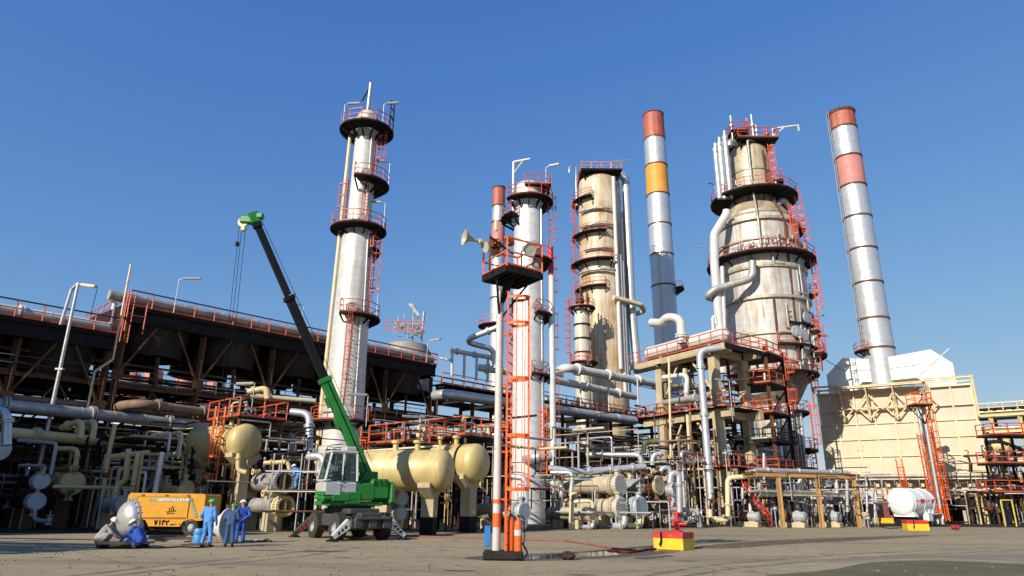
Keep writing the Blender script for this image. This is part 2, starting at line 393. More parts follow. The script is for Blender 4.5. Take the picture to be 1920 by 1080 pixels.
def platform(root, z, ri, ro, a0, a1, name='platform', dmat=None, rmat=None, h=1.1, th=.16, k=1.0):
    mb = MB(); full = abs(a1 - a0) >= 359
    st = 15; A = arc(ri, a0, a1, z, st); B = arc(ro, a0, a1, z, st)
    if full: A.pop(); B.pop()
    n = len(A); dz = Vector((0, 0, -th))
    for i in range(n if full else n - 1):
        j = (i + 1) % n
        for q in ([A[i], A[j], B[j], B[i]], [x + dz for x in (A[i], B[i], B[j], A[j])], [B[i], B[j], B[j] + dz, B[i] + dz], [A[j], A[i], A[i] + dz, A[j] + dz]): mb.quad(q)
    if not full:
        for i in (0, n - 1): mb.quad([A[i], B[i], B[i] + dz, A[i] + dz])
    for i in range(0, n, 2):                    # brackets down to the shell
        a, b = A[i] + dz, B[i] + dz; e = Vector((0, 0, -(ro - ri) * .55))
        mb.beam(a - (a * .03), b * .97 + Vector((0, 0, b.z * .03)), .1, .14); mb.beam(a * .985 + Vector((0, 0, a.z * .015)) + e, b * .93 + Vector((0, 0, b.z * .07)), .09, .09)
    p = mb.build(name, dmat or DARK, root, True)
    rb = MB(); P = arc(ro - .06, a0, a1, z, 30)
    if not full: P = [arc(ri + .15, a0, a0 + .1, z)[0]] + P + [arc(ri + .15, a1, a1 + .1, z)[0]]
    else: P.pop()
    rail(rb, P, h * k, .036 * k, full, posts=0); rb.build('railing', rmat or RED, p, True)
    return p
def col_ladder(root, ang, r, z0, z1, mat=None, cage=True, k=1.0, r1=None):
    d = Vector((math.cos(R(ang)), math.sin(R(ang)), 0)); mb = MB()
    r1 = r if r1 is None else r1; ladder(mb, d * (r + .22) + Z * z0, d * (r1 + .22) + Z * z1, d, .5, cage, 0, k)
    n = max(2, int((z1 - z0) / 3)); t = d.cross(Z) * .25
    for i in range(n if r1 == r else 0):
        z = z0 + (z1 - z0) * (i + .5) / n
        for g in (t, -t): mb.beam(d * (r - .02) + g + Z * z, d * (r + .22) + g + Z * z, .05)
    return mb.build('ladder', mat or RED, root, True)
def lamp_arm(root, ang, r, z, h=2.2, L=1.0, turn=0, name='lamp'):
    """post from a railing with a long fluorescent fitting at its end"""
    d = Vector((math.cos(R(ang)), math.sin(R(ang)), 0)); e = Vector((math.cos(R(ang + turn)), math.sin(R(ang + turn)), 0))
    mb = MB(); p = d * r + Z * z; mb.tube([p, p + Z * h, p + Z * (h + .15) + e * .35], .032, 6, bend=.15)
    o = mb.build(name, GALV, root, True); m2 = MB(); floodlight(m2, p + Z * (h + .14) + e * .3, e + Z * .06, L); m2.build('lamp_head', LAMPM, o, True)
    return o
def flange(mb, p, d, r, mat=0, t=.08): mb.lathe([(0, -t), (r, -t), (r, t), (0, t)], p, d, 14, mat)
def arcpipe(root, name, ang_r_z, r, mat, n=8, bend=None):
    mb = MB(); pts = [Vector((q * math.cos(R(a)), q * math.sin(R(a)), z)) for a, q, z in ang_r_z]
    mb.tube(pts, r, n, bend=bend if bend is not None else r * 2.2)
    L = (pts[-1] - pts[0]).length
    return mb.build(name, mat, root, True)
def manway(root, ang, r, z, mat=None, rr=.4):
    d = Vector((math.cos(R(ang)), math.sin(R(ang)), 0)); mb = MB(); p = d * (r - .1) + Z * z
    mb.lathe([(rr * .8, 0), (rr * .8, .35), (rr * 1.12, .35), (rr * 1.12, .5), (rr * 1.05, .56), (0, .6)], p, d, 18)
    return mb.build('manway', mat or GREY, root, True)
def profile(X, Y, rows):
    """(picture row, width in picture pixels) -> (radius, height)"""
    out = []
    for py, wd in rows:
        z = max(0, zat(X, Y, py)); out.append((wd / 2 * mpp((X, Y, z)), z))
    return out
def pipe(label, pts, r, mat, name='pipe', cat='pipe', group=None, bend=None, bands=0, flanges=(), n=10, bmat=None):
    pts = [Vector(p) for p in pts]; mb = MB(); mb.tube(pts, r, n, 0, bend if bend is not None else r * 2.6)
    for a, b in zip(pts, pts[1:]):
        L = (b - a).length
        if bands and L > bands * 1.6:
            d = (b - a).normalized(); k = int((L - r * 5) / bands)
            for i in range(k): mb.lathe([(r, -.035), (r * 1.05, -.035), (r * 1.05, .035), (r, .035)], a + d * (r * 2.5 + bands * (i + .5)), d, n, 0)
    for i in flanges:
        p = pts[i]; q = pts[i + 1] if i + 1 < len(pts) and i >= 0 else pts[i - 1]
        d = (q - p).normalized(); flange(mb, p + d * .06, d, r * 1.5); flange(mb, p + d * .22, d, r * 1.5)
    if name == 'pipe' and r >= .055 and not flanges:
        a, b = max(zip(pts, pts[1:]), key=lambda s: (s[1] - s[0]).length); L = (b - a).length; d = (b - a) / max(L, 1e-6)
        for f in ((.3,) if L < 5 else (.12, .45, .8) if L < 30 else ()):
            c = a + d * L * f; flange(mb, c - d * r * .25, d, r * 1.45, 0, r * .16); flange(mb, c + d * r * .25, d, r * 1.45, 0, r * .16)
    return tag(mb.build(name, mat), label, cat, group)
def ppipe(label, pts, wpx, mat, **k):
    """pts: (px, py, Y); wpx: width in picture pixels at the first point"""
    P = [at(*p) for p in pts]; return pipe(label, P, wpx / 2 * mpp(P[0]), mat, **k)
def zpipe(label, pts, z, wpx, mat, **k):
    P = [pz(x, y, z) for x, y in pts]; return pipe(label, P, wpx / 2 * mpp(P[0]), mat, **k)
def valve(label, p, axis, s=.3, mat=None, wmat=None, group=None, up=Z):
    p = Vector(p); axis = Vector(axis).normalized(); mb = MB()
    mb.lathe([(s * .35, -s), (s * .8, -s), (s * .8, -s * .8), (s * .4, -s * .7), (s * .62, -s * .2), (s * .62, s * .2), (s * .4, s * .7), (s * .8, s * .8), (s * .8, s), (s * .35, s)], p, axis, 12)
    mb.lathe([(s * .5, 0), (s * .42, s * .8), (s * .6, s * .8), (s * .6, s), (s * .2, s), (s * .16, s * 2.1)], p, up, 10)
    o = tag(mb.build('valve', mat or GREY), label, 'valve', group)
    hw = MB(); c = p + Vector(up) * s * 2.05; a, b = frame(Vector(up))
    ring = [c + (a * math.cos(t) + b * math.sin(t)) * s * .85 for t in [2 * math.pi * i / 12 for i in range(12)]]
    hw.tube(ring, s * .09, 6, closed=True)
    for i in range(0, 12, 3): hw.beam(c, ring[i], s * .1)
    hw.build('handwheel', wmat or DARK, o); return o
def exchanger(label, cov, back, L, r, shellm, chm, covm, group=None, nozz=True, chl=.9, band=None, saddle=True, cat='heat exchanger'):
    """horizontal shell-and-tube exchanger; cov = centre of its front cover, back = direction of its axis"""
    cov = Vector(cov); b = Vector(back).normalized(); ft = Vector((cov.x + b.x * L / 2, cov.y + b.y * L / 2, 0))
    t = thing('heat_exchanger', label, cat, ft, 0, group); k = r
    s = MB(); s.lathe([(k * .86, chl * 1.05), (k * .86, L - k * .4), (k * .7, L - k * .15), (k * .3, L), (0, L)], cov, b, 22)
    for q in range(1, max(2, int(L / 1.4))): s.lathe([(k * .86, -.03), (k * .885, -.03), (k * .885, .03), (k * .86, .03)], cov + b * (chl * 1.05 + q * 1.4), b, 22)
    s.build('shell', shellm, t)
    c = MB(); c.lathe([(k * .88, .16), (k * .88, chl * .55), (k * 1.06, chl * .55), (k * 1.06, chl * .68), (k * .9, chl * .7), (k * 1.06, chl * .74), (k * 1.06, chl * .9), (k * .9, chl * .9), (k * .9, chl * 1.05)], cov, b, 24)
    for i in range(16):
        a, d = frame(b); g = (a * math.cos(i * .3927) + d * math.sin(i * .3927)) * k * 1.0
        c.beam(cov + b * chl * .5 + g, cov + b * chl * .96 + g, .05)
    c.build('channel', chm, t)
    d_ = MB(); d_.lathe([(0, -.02), (k * .78, 0), (k * 1.04, .0), (k * 1.07, .03), (k * 1.07, .14), (k * .95, .15), (k * 1.05, .17), (k * 1.05, .24), (k * .88, .24)], cov, b, 26)
    for i in range(20):
        a, d = frame(b); g = (a * math.cos(i * .3142) + d * math.sin(i * .3142)) * k * .95
        d_.beam(cov - b * .05 + g, cov + b * .05 + g, .045)
    d_.build('cover', covm, t)
    if saddle:
        for q in (.3, .8):
            p = cov + b * L * q; sm = MB(); sx = b.cross(Z).normalized()
            sm.box((p.x, p.y, (p.z - k * .8) / 2 + .0), (.3, k * 1.3, max(.1, p.z - k * .8)), 0, (b, sx, Z)); sm.build('saddle', CONC if p.z < 2.4 else STEEL, t)
    if nozz:
        for q, sg in ((chl * .35, 1), (L * .8, 1), (chl * .35, -1)):
            p = cov + b * q; n_ = MB(); n_.tube([p + Z * sg * k * .8, p + Z * sg * (k + .35)], k * .26, 10); flange(n_, p + Z * sg * (k + .3), Z, k * .4, 0, .05); n_.build('nozzle', chm, t)
    return t
U = Vector((math.sin(R(43)), math.cos(R(43)), 0)); V = Vector((-U.y, U.x, 0))   # the plant's own two directions
# ---------------------------------------------------------------- tall columns and chimneys
def basexy(px, py, Y): p = at(px, py, Y); return p.x, Y
# --- the slim white column, left
X, Y = basexy(643, 780, 57)
zz = lambda py: zat(X, Y, py)
t = thing('distillation_column', 'tall slim white column with five black ring platforms, behind the green crane', 'column', (X, Y, 0))
pr = profile(X, Y, [(905, 80), (800, 78), (700, 71), (560, 63), (448, 59), (432, 45), (300, 42), (222, 39)])
pr[0] = (pr[0][0], 0); zt = pr[-1][1]; rt = pr[-1][0]
MB().lathe(pr + [(rt * .8, zt + .45), (rt * .4, zt + .7), (0, zt + .75)], n=36).build('shell', CLAD('white_column_cladding', (.66, .645, .6), 1.4, 1.25, .62, dirt=.3, metal=.15), t, True)
rad = lambda z: next((a[0] + (b[0] - a[0]) * (z - a[1]) / (b[1] - a[1]) for a, b in zip(pr, pr[1:]) if a[1] <= z <= b[1]), rt)
for py, a0, a1, ro in ((247, 0, 360, 50), (347, -95, 70, 50), (432, 0, 360, 52), (470, -35, 45, 44), (597, -100, 60, 54), (792, -190, 40, 60)):
    z = zz(py); platform(t, z, rad(z) + .12, ro * mpp((X, Y, z)), a0, a1)
for a, y0, y1 in ((-12, 340, 247), (-175, 432, 350), (-15, 470, 432), (-18, 595, 470), (-78, 760, 600)):
    col_ladder(t, a, rad(zz(y0)), zz(y0), zz(y1) + 1.0, cage=True)
col_ladder(t, -62, rad(zz(420)), zz(425), zz(350), cage=False)
arcpipe(t, 'riser_pipe', [(-172, 1.95, .3), (-172, 1.5, zz(258)), (-150, 1.1, zz(235))], .16, CREAM2)
for a, y0, y1, q in ((-48, 780, 600, .2), (-40, 590, 440, .2), (-52, 425, 255, .16)):
    arcpipe(t, 'downcomer', [(a, rad(zz(y0)) + q, zz(y0)), (a, rad(zz(y1)) + q, zz(y1))], .08, WHITEP)
for a, py in ((-65, 335), (-65, 422), (-75, 585), (-60, 232)): manway(t, a, rad(zz(py)), zz(py), rr=.38)
MB().tube([(-.1, 0, zt), (.0, 0, zz(156))], .17, 10).build('vent_pipe', GALV, t, True)
MB().beam((-.12, 0, zz(165)), (-.65, -.1, zz(190)), .2, .1).build('davit_brace', STEELD, t, True)
for a, py, h, tn, r_ in ((-150, 247, 2.2, 150, 2.3), (-30, 247, 2.4, 30, 1.9), (0, 347, 2.3, -170, 2.4), (-5, 432, 2.6, 185, 2.3), (-10, 597, 2.6, 170, 2.3)): lamp_arm(t, a, r_, zz(py), h, 1.1, tn)
sb = MB()
for i in range(3):
    a = arc(2.45, -20 + i * 20, 0, zz(247) - .3)[0]; sb.beam(a, a + Z * 3.2, .09)
for k in (1.3, 2.2, 2.9):
    P = arc(2.45, -20, 20, zz(247) + k, 20); [sb.beam(a, b, .08) for a, b in zip(P, P[1:])]
sb.build('scaffold_frame', DARK, t, True)
# --- the white column in the middle
X, Y = basexy(990, 640, 62)
t = thing('distillation_column', 'stout white column behind the red-and-white floodlight pole', 'column', (X, Y, 0))
pr = profile(X, Y, [(900, 66), (860, 64), (700, 61), (560, 58), (450, 54), (362, 51)]); pr[0] = (pr[0][0], 0); zt = pr[-1][1]; rt = pr[-1][0]
MB().lathe(pr + [(rt * .96, zt + .5), (rt * .75, zt + .95), (rt * .4, zt + 1.2), (0, zt + 1.25)], n=36).build('shell', CLAD('white_column_cladding_b', (.68, .675, .65), 1.5, 1.1, .95, dirt=.12, metal=.2), t, True)
for py, a0, a1, ro in ((380, -150, 60, 47), (492, -75, 60, 47), (593, -70, 55, 48), (705, -80, 30, 42), (412, 160, 230, 52)):
    z = zz(py); platform(t, z, rad(z) + .1, ro * mpp((X, Y, z)), a0, a1)
z = zz(358); pb = MB(); pb.box((.9, -.4, z + .0), (2.6, 2.4, .14)); [pb.beam((.9 + i * 1.1, -.4 + j, z - .07), (.9 + i * .5, -.4 + j * .6, z - 1.2), .08) for i in (-1, 1) for j in (-1, 1)]
p_ = pb.build('top_platform', DARK, t, True); rb = MB(); rail(rb, [(-.4, -1.6, z + .07), (2.2, -1.6, z + .07), (2.2, .8, z + .07), (-.4, .8, z + .07)], 1.15, .04, True); rb.build('railing', RED, p_, True)
for a, y0, y1 in ((-8, 492, 382), (-8, 590, 492), (-8, 700, 592), (-8, 885, 705)): col_ladder(t, a, rad(zz(y0)) + .35, zz(y0), zz(y1) + .9)
arcpipe(t, 'overhead_davit', [(-160, rt + .25, zz(420)), (-160, rt + .25, zz(309)), (-80, .9, zz(306))], .13, WHITEP, bend=.1)
mb = MB(); mb.tube([(-1.5, -.6, zz(330)), (-.6, -.95, zz(311))], .06, 6); mb.build('davit_brace', WHITEP, t, True)
lamp_arm(t, -30, 2.0, zz(380), 3.4, 1.1, 10)
arcpipe(t, 'relief_pipe', [(-10, rad(zz(540)) + .75, zz(640)), (-10, rad(zz(520)) + .75, zz(465))], .27, REDP)
arcpipe(t, 'riser_pipe', [(-14, rad(zz(860)) + .8, .5), (-14, rad(zz(600)) + .8, zz(520))], .3, WHITEP)
arcpipe(t, 'downcomer', [(-40, rad(zz(800)) + .17, zz(870)), (-40, rad(zz(420)) + .2, zz(400))], .09, SILV)
arcpipe(t, 'base_nozzle', [(-95, rad(1) - .2, zz(862)), (-80, rad(1) + 1.2, zz(862)), (-50, rad(1) + 1.4, zz(858))], .5, SILV)
for a, py in ((-60, 690), (-70, 470), (-65, 580)): manway(t, a, rad(zz(py)), zz(py), rr=.42)
# --- the tall cream column behind the pipe rack
X, Y = basexy(1131, 600, 108)
t = thing('distillation_column', 'tall rust-streaked cream column with balconies and a silver pipe down its right side', 'column', (X, Y, 0))
pr = profile(X, Y, [(760, 88), (600, 84), (480, 82), (352, 79)]); pr[0] = (pr[0][0], 0); zt = pr[-1][1]; rt = pr[-1][0]
MB().lathe(pr + [(rt * .93, zt + .9), (rt * .7, zt + 1.7), (rt * .4, zt + 2.1), (0, zt + 2.2)], n=44).build('shell', CLAD('stained_cream_cladding', (.60, .52, .38), 3.3, 1.5, 1.6, dirt=.8, dcol=(.36, .19, .06), seam=.35, metal=.05, rough=.5), t, True)
for py, a0, a1, ro in ((383, 150, 245, 52), (448, 165, 275, 54), (500, 165, 285, 58), (547, 170, 270, 52)):
    z = zz(py); platform(t, z, rad(z) + .1, ro * mpp((X, Y, z)), a0, a1, k=1.15)
for a, y0, y1 in ((190, 445, 385), (188, 500, 448), (186, 545, 500), (183, 600, 548)): col_ladder(t, a, rad(zz(y0)) + .5, zz(y0), zz(y1) + 1, k=1.3)
for a, r_, y0, y1, w in ((-62, .55, 700, 350, .34), (-50, .4, 745, 490, .3), (-42, .4, 745, 500, .32), (-35, .35, 745, 420, .18), (-12, .25, 740, 400, .18)):
    arcpipe(t, 'riser_pipe', [(a, rad(zz(y0)) + r_, zz(y0)), (a, rad(zz(y1)) + r_, zz(y1))], w, WHITEP, n=8)
z = zz(350); pb = MB(); pb.box((0, -.3, z + 1.4), (rt * 1.9, rt * 2.0, .3)); 
for i in (-1, 1):
    for j in (-1, 1): pb.beam((i * rt * .85, -.3 + j * rt * .8, z + 1.3), (i * rt * .6, j * rt * .55, z - 1.0), .22)
p_ = pb.build('top_platform', DARK, t, True)
rb = MB(); a_ = rt * .93; rail(rb, [(-a_, -a_ - .3, z + 1.55), (a_, -a_ - .3, z + 1.55), (a_, a_, z + 1.55), (-a_, a_, z + 1.55)], 1.3, .05, True); rb.build('railing', M('bright_orange_paint', (.75, .24, .02), .5), p_, True)
ob = MB()
for i in range(12): x = -a_ + 2 * a_ * (i + .5) / 12; ob.tube([(x, -.8 - .2 * (i % 3), z + 1.5), (x, -.8, z + 3.0 + .3 * (i % 2))], .14, 7); ob.box((x, -.9, z + 2.2), (.32, .4, .5))
ob.build('relief_valves', M('bright_orange_paint', (.75, .24, .02), .5), p_, True)
arcpipe(t, 'overhead_line', [(-90, .6, zt + 1.6), (-30, rt * .6, zt + 2.6), (-14, rt + 1.0, zt + 1.6), (-14, rt + 1.0, zz(580)), (-14, rt + 1.5, zz(700))], .68, SILV, n=14, bend=1.6)
mb = MB(); P = (-rt - .4, -1.0); mb.tube([(P[0], P[1], zz(390)), (P[0], P[1], zz(315)), (P[0] - 1.2, P[1] - .5, zz(322)), (P[0] - 1.2, P[1] - .5, zz(332))], .16, 7); mb.build('davit_arm', GALV, t, True)
lamp_arm(t, -50, rt * .8, z + 1.5, 2.2, 3.0, 50)
for py, a0, a1, e in ((408, -150, -70, .5), (437, -150, -55, .5), (520, -160, -60, .6), (480, -140, -70, .5)):
    z = zz(py); P = arc(rad(z) + e, a0, a1, z, 20); mb = MB(); mb.tube(P, .22, 8, bend=.3); mb.build('ring_pipe', SILVD, t, True)
# loop of cream pipe standing out on its right
z = zz(580); arcpipe(t, 'transfer_line', [(-75, rt + .8, zz(572)), (-20, rt + 2.6, zz(578)), (0, rt + 3.2, zz(583)), (10, rt + 1.2, zz(588))], .42, CREAM2, bend=.8)
# --- the short fat column standing against it
X2, Y2 = basexy(1092, 640, 101)
t = thing('stripper_column', 'short cream-white column with dark hoops standing left of the tall cream column', 'column', (X2, Y2, 0))
r2 = 14.5 * mpp(at(1092, 640, Y2)); z1 = zat(X2, Y2, 583)
MB().lathe([(r2, 0), (r2, z1), (r2 * .8, z1 + .5), (0, z1 + .8)], n=28).build('shell', CLAD('small_cream_cladding', (.64, .58, .46), r2, 1.4, 1.3, dirt=.4, metal=.1), t, True)
hb = MB()
for py in (610, 636, 662, 690): z = zat(X2, Y2, py); hb = MB(); hb.lathe([(r2, -.12), (r2 + .12, -.12), (r2 + .12, .12), (r2, .12)], (0, 0, z), Z, 24); hb.build('hoop', STEELD, t, True)
for py, a0, a1, ro in ((578, -200, 20, 26), (680, 150, 280, 24), (680, -60, 20, 28)): z = zat(X2, Y2, py); platform(t, z, r2 + .1, ro * mpp((X2, Y2, z)), a0, a1, k=1.1)
col_ladder(t, 195, r2 + .6, zat(X2, Y2, 690), zat(X2, Y2, 560), k=1.4)
rb = MB()
for i in range(10):
    a = rnd.uniform(-150, -30); z = zat(X2, Y2, 580); p = arc(r2 * rnd.uniform(.3, 1.6), a, a + .1, z)[0]; rb.tube([p, p + Z * rnd.uniform(1.2, 3.4)], .12, 6); rb.box(p + Z * 1.2, (.5, .5, .5))
rb.build('valve_cluster', STEEL, t, True)
# --- chimneys
def chimney(label, px, pyb, Y, rows, bands, group='banded chimneys', ladder_a=None, ribs=None):
    X, Y = basexy(px, pyb, Y); t = thing('chimney', label, 'chimney', (X, Y, 0), 0, group); P = profile(X, Y, rows); P[0] = (P[0][0], 0)
    def rz(z): return next((a[0] + (b[0] - a[0]) * (z - a[1]) / (b[1] - a[1]) for a, b in zip(P, P[1:]) if a[1] <= z <= b[1]), P[-1][0])
    zs = [0] + [zat(X, Y, b[0]) for b in bands]; hb = MB()
    for i, (py, mat) in enumerate(bands):
        a, b = zs[i], zs[i + 1]; last = i == len(bands) - 1
        pf = [(rz(a), a), (rz(b), b)]
        if last: pf += [(rz(b) * .86, b), (rz(b) * .84, b - 2.5)]
        MB().lathe(pf, n=36).build('barrel_section', mat, t, True)
        hb = MB(); hb.lathe([(rz(b), -.12), (rz(b) + .1, -.12), (rz(b) + .1, .12), (rz(b) - .05, .12)], (0, 0, b - (.13 if last else 0)), Z, 30); hb.build('stiffener_ring', STEEL, t, True)
    if ladder_a is not None: col_ladder(t, ladder_a, rz(20), zs[1], zs[-1], mat=ladder_a and GALV, cage=False, k=1.2)
    return t, P, X, Y, rz
CHS = M('chimney_aluminium', (.57, .57, .57), .42, .55, .1, .5, .0, streak=.3, scol=(.42, .42, .42))
CHB = M('chimney_blue_grey', (.26, .31, .37), .5, .35, .12, .4, 0, streak=.25)
CHO = M('chimney_orange', (.66, .29, .035), .6, 0, .12, .6, 0, streak=.2, scol=(.66, .3, .12))
CHR = M('chimney_faded_red', (.36, .075, .06), .6, 0, .2, .5, .05, (.3, .05, .05), .5, (.62, .3, .1))
CHP = M('chimney_pink', (.5, .2, .17), .6, 0, .15, .5, 0, streak=.4, scol=(.5, .2, .17))
t, P, X, Y, rz = chimney('tall silver chimney with one orange and one red band, between the cream and huge columns', 1248, 600, 124,
    [(700, 50), (600, 45), (430, 43), (330, 41), (216, 38)], [(608, CHS), (538, CHS), (480, CHS), (424, CHS), (368, CHS), (313, CHO), (263, CHS), (216, CHR)])
z = zat(X, Y, 543); platform(t, z, rz(z), rz(z) + 1.6, -40, 40)
t, P, X, Y, rz = chimney('tall leaning-looking silver chimney with two pale red bands above the cream furnace', 1652, 690, 92,
    [(760, 60), (710, 57), (600, 53), (470, 50), (350, 47), (214, 45)], [(655, CHS), (600, CHS), (533, CHS), (470, CHS), (410, CHS), (352, CHS), (298, CHP), (244, CHS), (214, CHR)], ladder_a=185)
z = zat(X, Y, 658); platform(t, z, rz(z), rz(z) + 1.0, 150, 210)
rb = MB()
for i in range(18): a = arc(rz(50) + .08, i * 20, i * 20 + .1, zat(X, Y, 214))[0]; rb.beam(a, a + Z * .35, .12)
rb.lathe([(rz(50) - .1, 0), (rz(50) + .14, 0), (rz(50) + .14, .1), (rz(50) - .1, .1)], (0, 0, zat(X, Y, 214)), Z, 30); rb.build('rim', STEEL, t, True)
for i in range(9):
    for s_ in (-1, 1): z = zat(X, Y, 600 + i * 13); MB().box((s_ * (rz(z) + .05), -.2, z), (.35, .2, .12)).build('lug', STEEL, t, True)
t, P, X, Y, rz = chimney('slender distant chimney with red top, half behind the stout white column', 930, 690, 112,
    [(760, 28), (690, 27), (440, 25), (352, 23)], [(690, CHS), (560, CHS), (480, CHS), (418, CHP), (388, CHS), (352, CHR)])
z = zat(X, Y, 612); platform(t, z, rz(z), rz(z) + 2.0, 140, 290, k=1.2)
# ---------------------------------------------------------------- the great vacuum column
X, Y = basexy(1441, 640, 84)
zz = lambda py: zat(X, Y, py)
t = thing('vacuum_column', 'huge weathered column with narrow neck, cone shoulder and waisted foot', 'column', (X, Y, 0))
BIG = CLAD('weathered_vessel_cladding', (.57, .57, .555), 4.6, 2.6, 1.9, dirt=.6, dcol=(.33, .215, .10), seam=.4, metal=.1, rough=.45, var=.18)
pr = profile(X, Y, [(960, 88), (880, 84), (762, 78), (706, 140), (640, 152), (560, 155), (480, 148), (436, 143), (424, 132), (374, 74), (352, 72), (292, 69)])
pr[0] = (pr[0][0], 0); zt = pr[-1][1]; rt = pr[-1][0]
lo = pr[:3]; MB().lathe(lo, n=44).build('skirt', CLAD('skirt_cladding', (.60, .565, .47), 2.5, 1.8, 1.5, dirt=.6, dcol=(.2, .13, .06), metal=.1), t, True)
MB().lathe(pr[2:4], n=52).build('bottom_cone', M('dark_streaked_cone', (.21, .18, .14), .7, .1, .5, .6, .3, streak=.8, scol=(.06, .045, .03)), t, True)  # lower cone has a dark base colour with darker streaks
MB().lathe(pr[3:9], n=56).build('shell', BIG, t, True)
MB().lathe(pr[8:10], n=52).build('shoulder_cone', M('tan_stained_cone', (.34, .285, .195), .6, .05, .3, .5, .1, streak=.9, scol=(.2, .13, .065)), t, True)
MB().lathe(pr[9:] + [(rt * .9, zt + .7), (rt * .6, zt + 1.3), (0, zt + 1.6)], n=40).build('neck', CLAD('neck_cladding', (.54, .465, .32), 2.2, 1.2, 2.2, dirt=1., dcol=(.28, .17, .07), metal=.05), t, True)
rad = lambda z: next((a[0] + (b[0] - a[0]) * (z - a[1]) / (b[1] - a[1]) for a, b in zip(pr, pr[1:]) if a[1] <= z <= b[1]), rt)
hb = MB()
for py, e in ((436, .35), (472, .2), (520, .3), (522, .25), (577, .3), (640, .2), (418, .16), (330, .12), (690, .2)):
    z = zz(py); hb = MB(); hb.lathe([(rad(z) - .02, -.22), (rad(z) + e, -.18), (rad(z) + e, .18), (rad(z) - .02, .22)], (0, 0, z), Z, 56); hb.build('stiffener_ring', M('stained_ring_cladding', (.45, .39, .29), .5, .2, .35, .5, .2, streak=.6, scol=(.2, .12, .05)), t, True)
for py, a0, a1, ro in ((378, 0, 360, 78), (497, 0, 360, 97), (632, -45, 45, 92), (622, -85, -35, 82), (660, -100, -35, 84), (672, -45, 50, 98), (706, -175, 20, 82), (347, -35, 60, 56), (556, -15, 25, 94), (440, -25, 25, 84), (775, -75, 10, 58), (880, -110, 10, 62), (845, -60, 10, 66)):
    z = zz(py); platform(t, z, rad(z) + .12, ro * mpp((X, Y, z)), a0, a1, k=1.15, th=.25)
for a, y0, y1, e in ((-50, 375, 300, .1), (-28, 492, 386, .5), (-62, 495, 425, .15), (-30, 620, 500, .6), (-38, 705, 625, .5), (-30, 770, 700, 1.2), (-30, 870, 775, 1.0)):
    r0_, r1_ = rad(zz(y0)) + e, rad(zz(y1)) + e
    if y0 == 492: r1_ = r0_ - .9
    elif y0 == 770: r0_ = r1_ = rad(zz(762)) + 1.6
    else: r0_ = r1_ = max(r0_, r1_)
    col_ladder(t, a, r0_, zz(y0), zz(y1) + 1.1, mat=RED2, k=1.5, r1=r1_)
# long rusty runs of conduit down the face
for a, y0, y1, e, w, m_ in ((-73, 700, 440, .35, .13, STEEL), (-72, 700, 440, .4, .1, STEEL), (-71, 370, 300, .25, .12, STEEL), (-70, 370, 300, .25, .1, STEEL), (-100, 640, 580, .25, .12, STEEL), (-57, 576, 505, .25, .12, SILVD), (-66, 705, 590, .3, .15, SILVD)):
    arcpipe(t, 'conduit', [(a, rad(zz(y0)) + e, zz(y0)), (a, rad(zz(y1)) + e, zz(y1))], w, m_, n=6)
arcpipe(t, 'conduit', [(-74, rad(zz(440)) + .3, zz(438)), (-73, rad(zz(424)) + .3, zz(424)), (-70, rad(zz(374)) + .3, zz(374))], .16, STEEL, n=6)
arcpipe(t, 'small_riser', [(-108, rad(zz(470)) + .4, zz(490)), (-108, rad(zz(436)) + .5, zz(436)), (-110, rad(zz(400)) + .4, zz(385))], .14, SILVD, n=6)
arcpipe(t, 'small_riser', [(-110, rt + .35, zz(372)), (-110, rt + .35, zz(282)), (-70, rt * .8, zz(276))], .17, SILVD, n=7)
# three fat silver risers at the neck and the overhead pipe
for k_, (px, y0, y1) in enumerate(((1344, 366, 285), (1353, 368, 274), (1364, 368, 262))):
    p0, p1 = at(px + (366 - y1) * .02 + 4, 372, Y - 2.2), at(px - 6 if k_ == 0 else px - 4, y1, Y - 2.2); mb = MB()
    p1.x = p0.x; p1.y = p0.y
    mb.tube([p0, p1], .36, 12, 0); mb.lathe([(.36, 0), (.42, 0), (.42, .5), (.2, .7), (.2, 1.3)], p1, Z, 12); mb.build('neck_riser', SILV, t)
mb = MB(); a = at(1368, 268, Y - 2.2); mb.tube([a - Z * .5, a + Z * .2, a + Vector((3.4, 2, .4))], .42, 12, bend=.7); mb.build('overhead_pipe', SILVD, t)
a = zz(372)
mb = MB(); mb.tube([at(1363, 395, Y - 3.6), at(1362, 402, Y - 3.6), at(1339, 440, Y - 4.2), at(1340, 500, Y - 4.2), at(1352, 640, Y - 4.2), at(1355, 700, Y - 4.2)], .55, 14, bend=1.5); mb.build('side_draw_pipe', WHITEP, t)
mb = MB(); mb.tube([at(1411, 490, Y - 5.6), at(1411, 522, Y - 5.6), at(1340, 543, Y - 5.0), at(1325, 556, Y - 4.4), at(1345, 562, Y - 3)], .46, 12, bend=1.2); mb.build('transfer_pipe', SILVD, t)
mb = MB(); mb.tube([at(1354, 500, Y - 4.4), at(1361, 690, Y - 4.4)], .26, 10); mb.build('slim_riser', WHITEP, t)
mb = MB(); mb.tube([at(1434, 700, Y - 6), at(1436, 735, Y - 6), at(1402, 742, Y - 6)], .2, 8, bend=.4); mb.build('drain_pipe', GALV, t)
for a, y0, e, w in ((-78, 765, .4, .2), (-66, 765, .4, .14), (-110, 770, .6, .24), (-88, 765, .4, .12), (-58, 765, .5, .24), (-97, 768, .5, .16)):
    arcpipe(t, 'skirt_pipe', [(a, rad(1) + e, 1.0), (a, rad(1) + e, zz(y0))], w, SILVD if w < .2 else SILV, n=7)
for a, py in ((-75, 640), (-63, 645), (-55, 612), (-120, 487), (-60, 660)): manway(t, a, rad(zz(py)), zz(py), rr=.65)
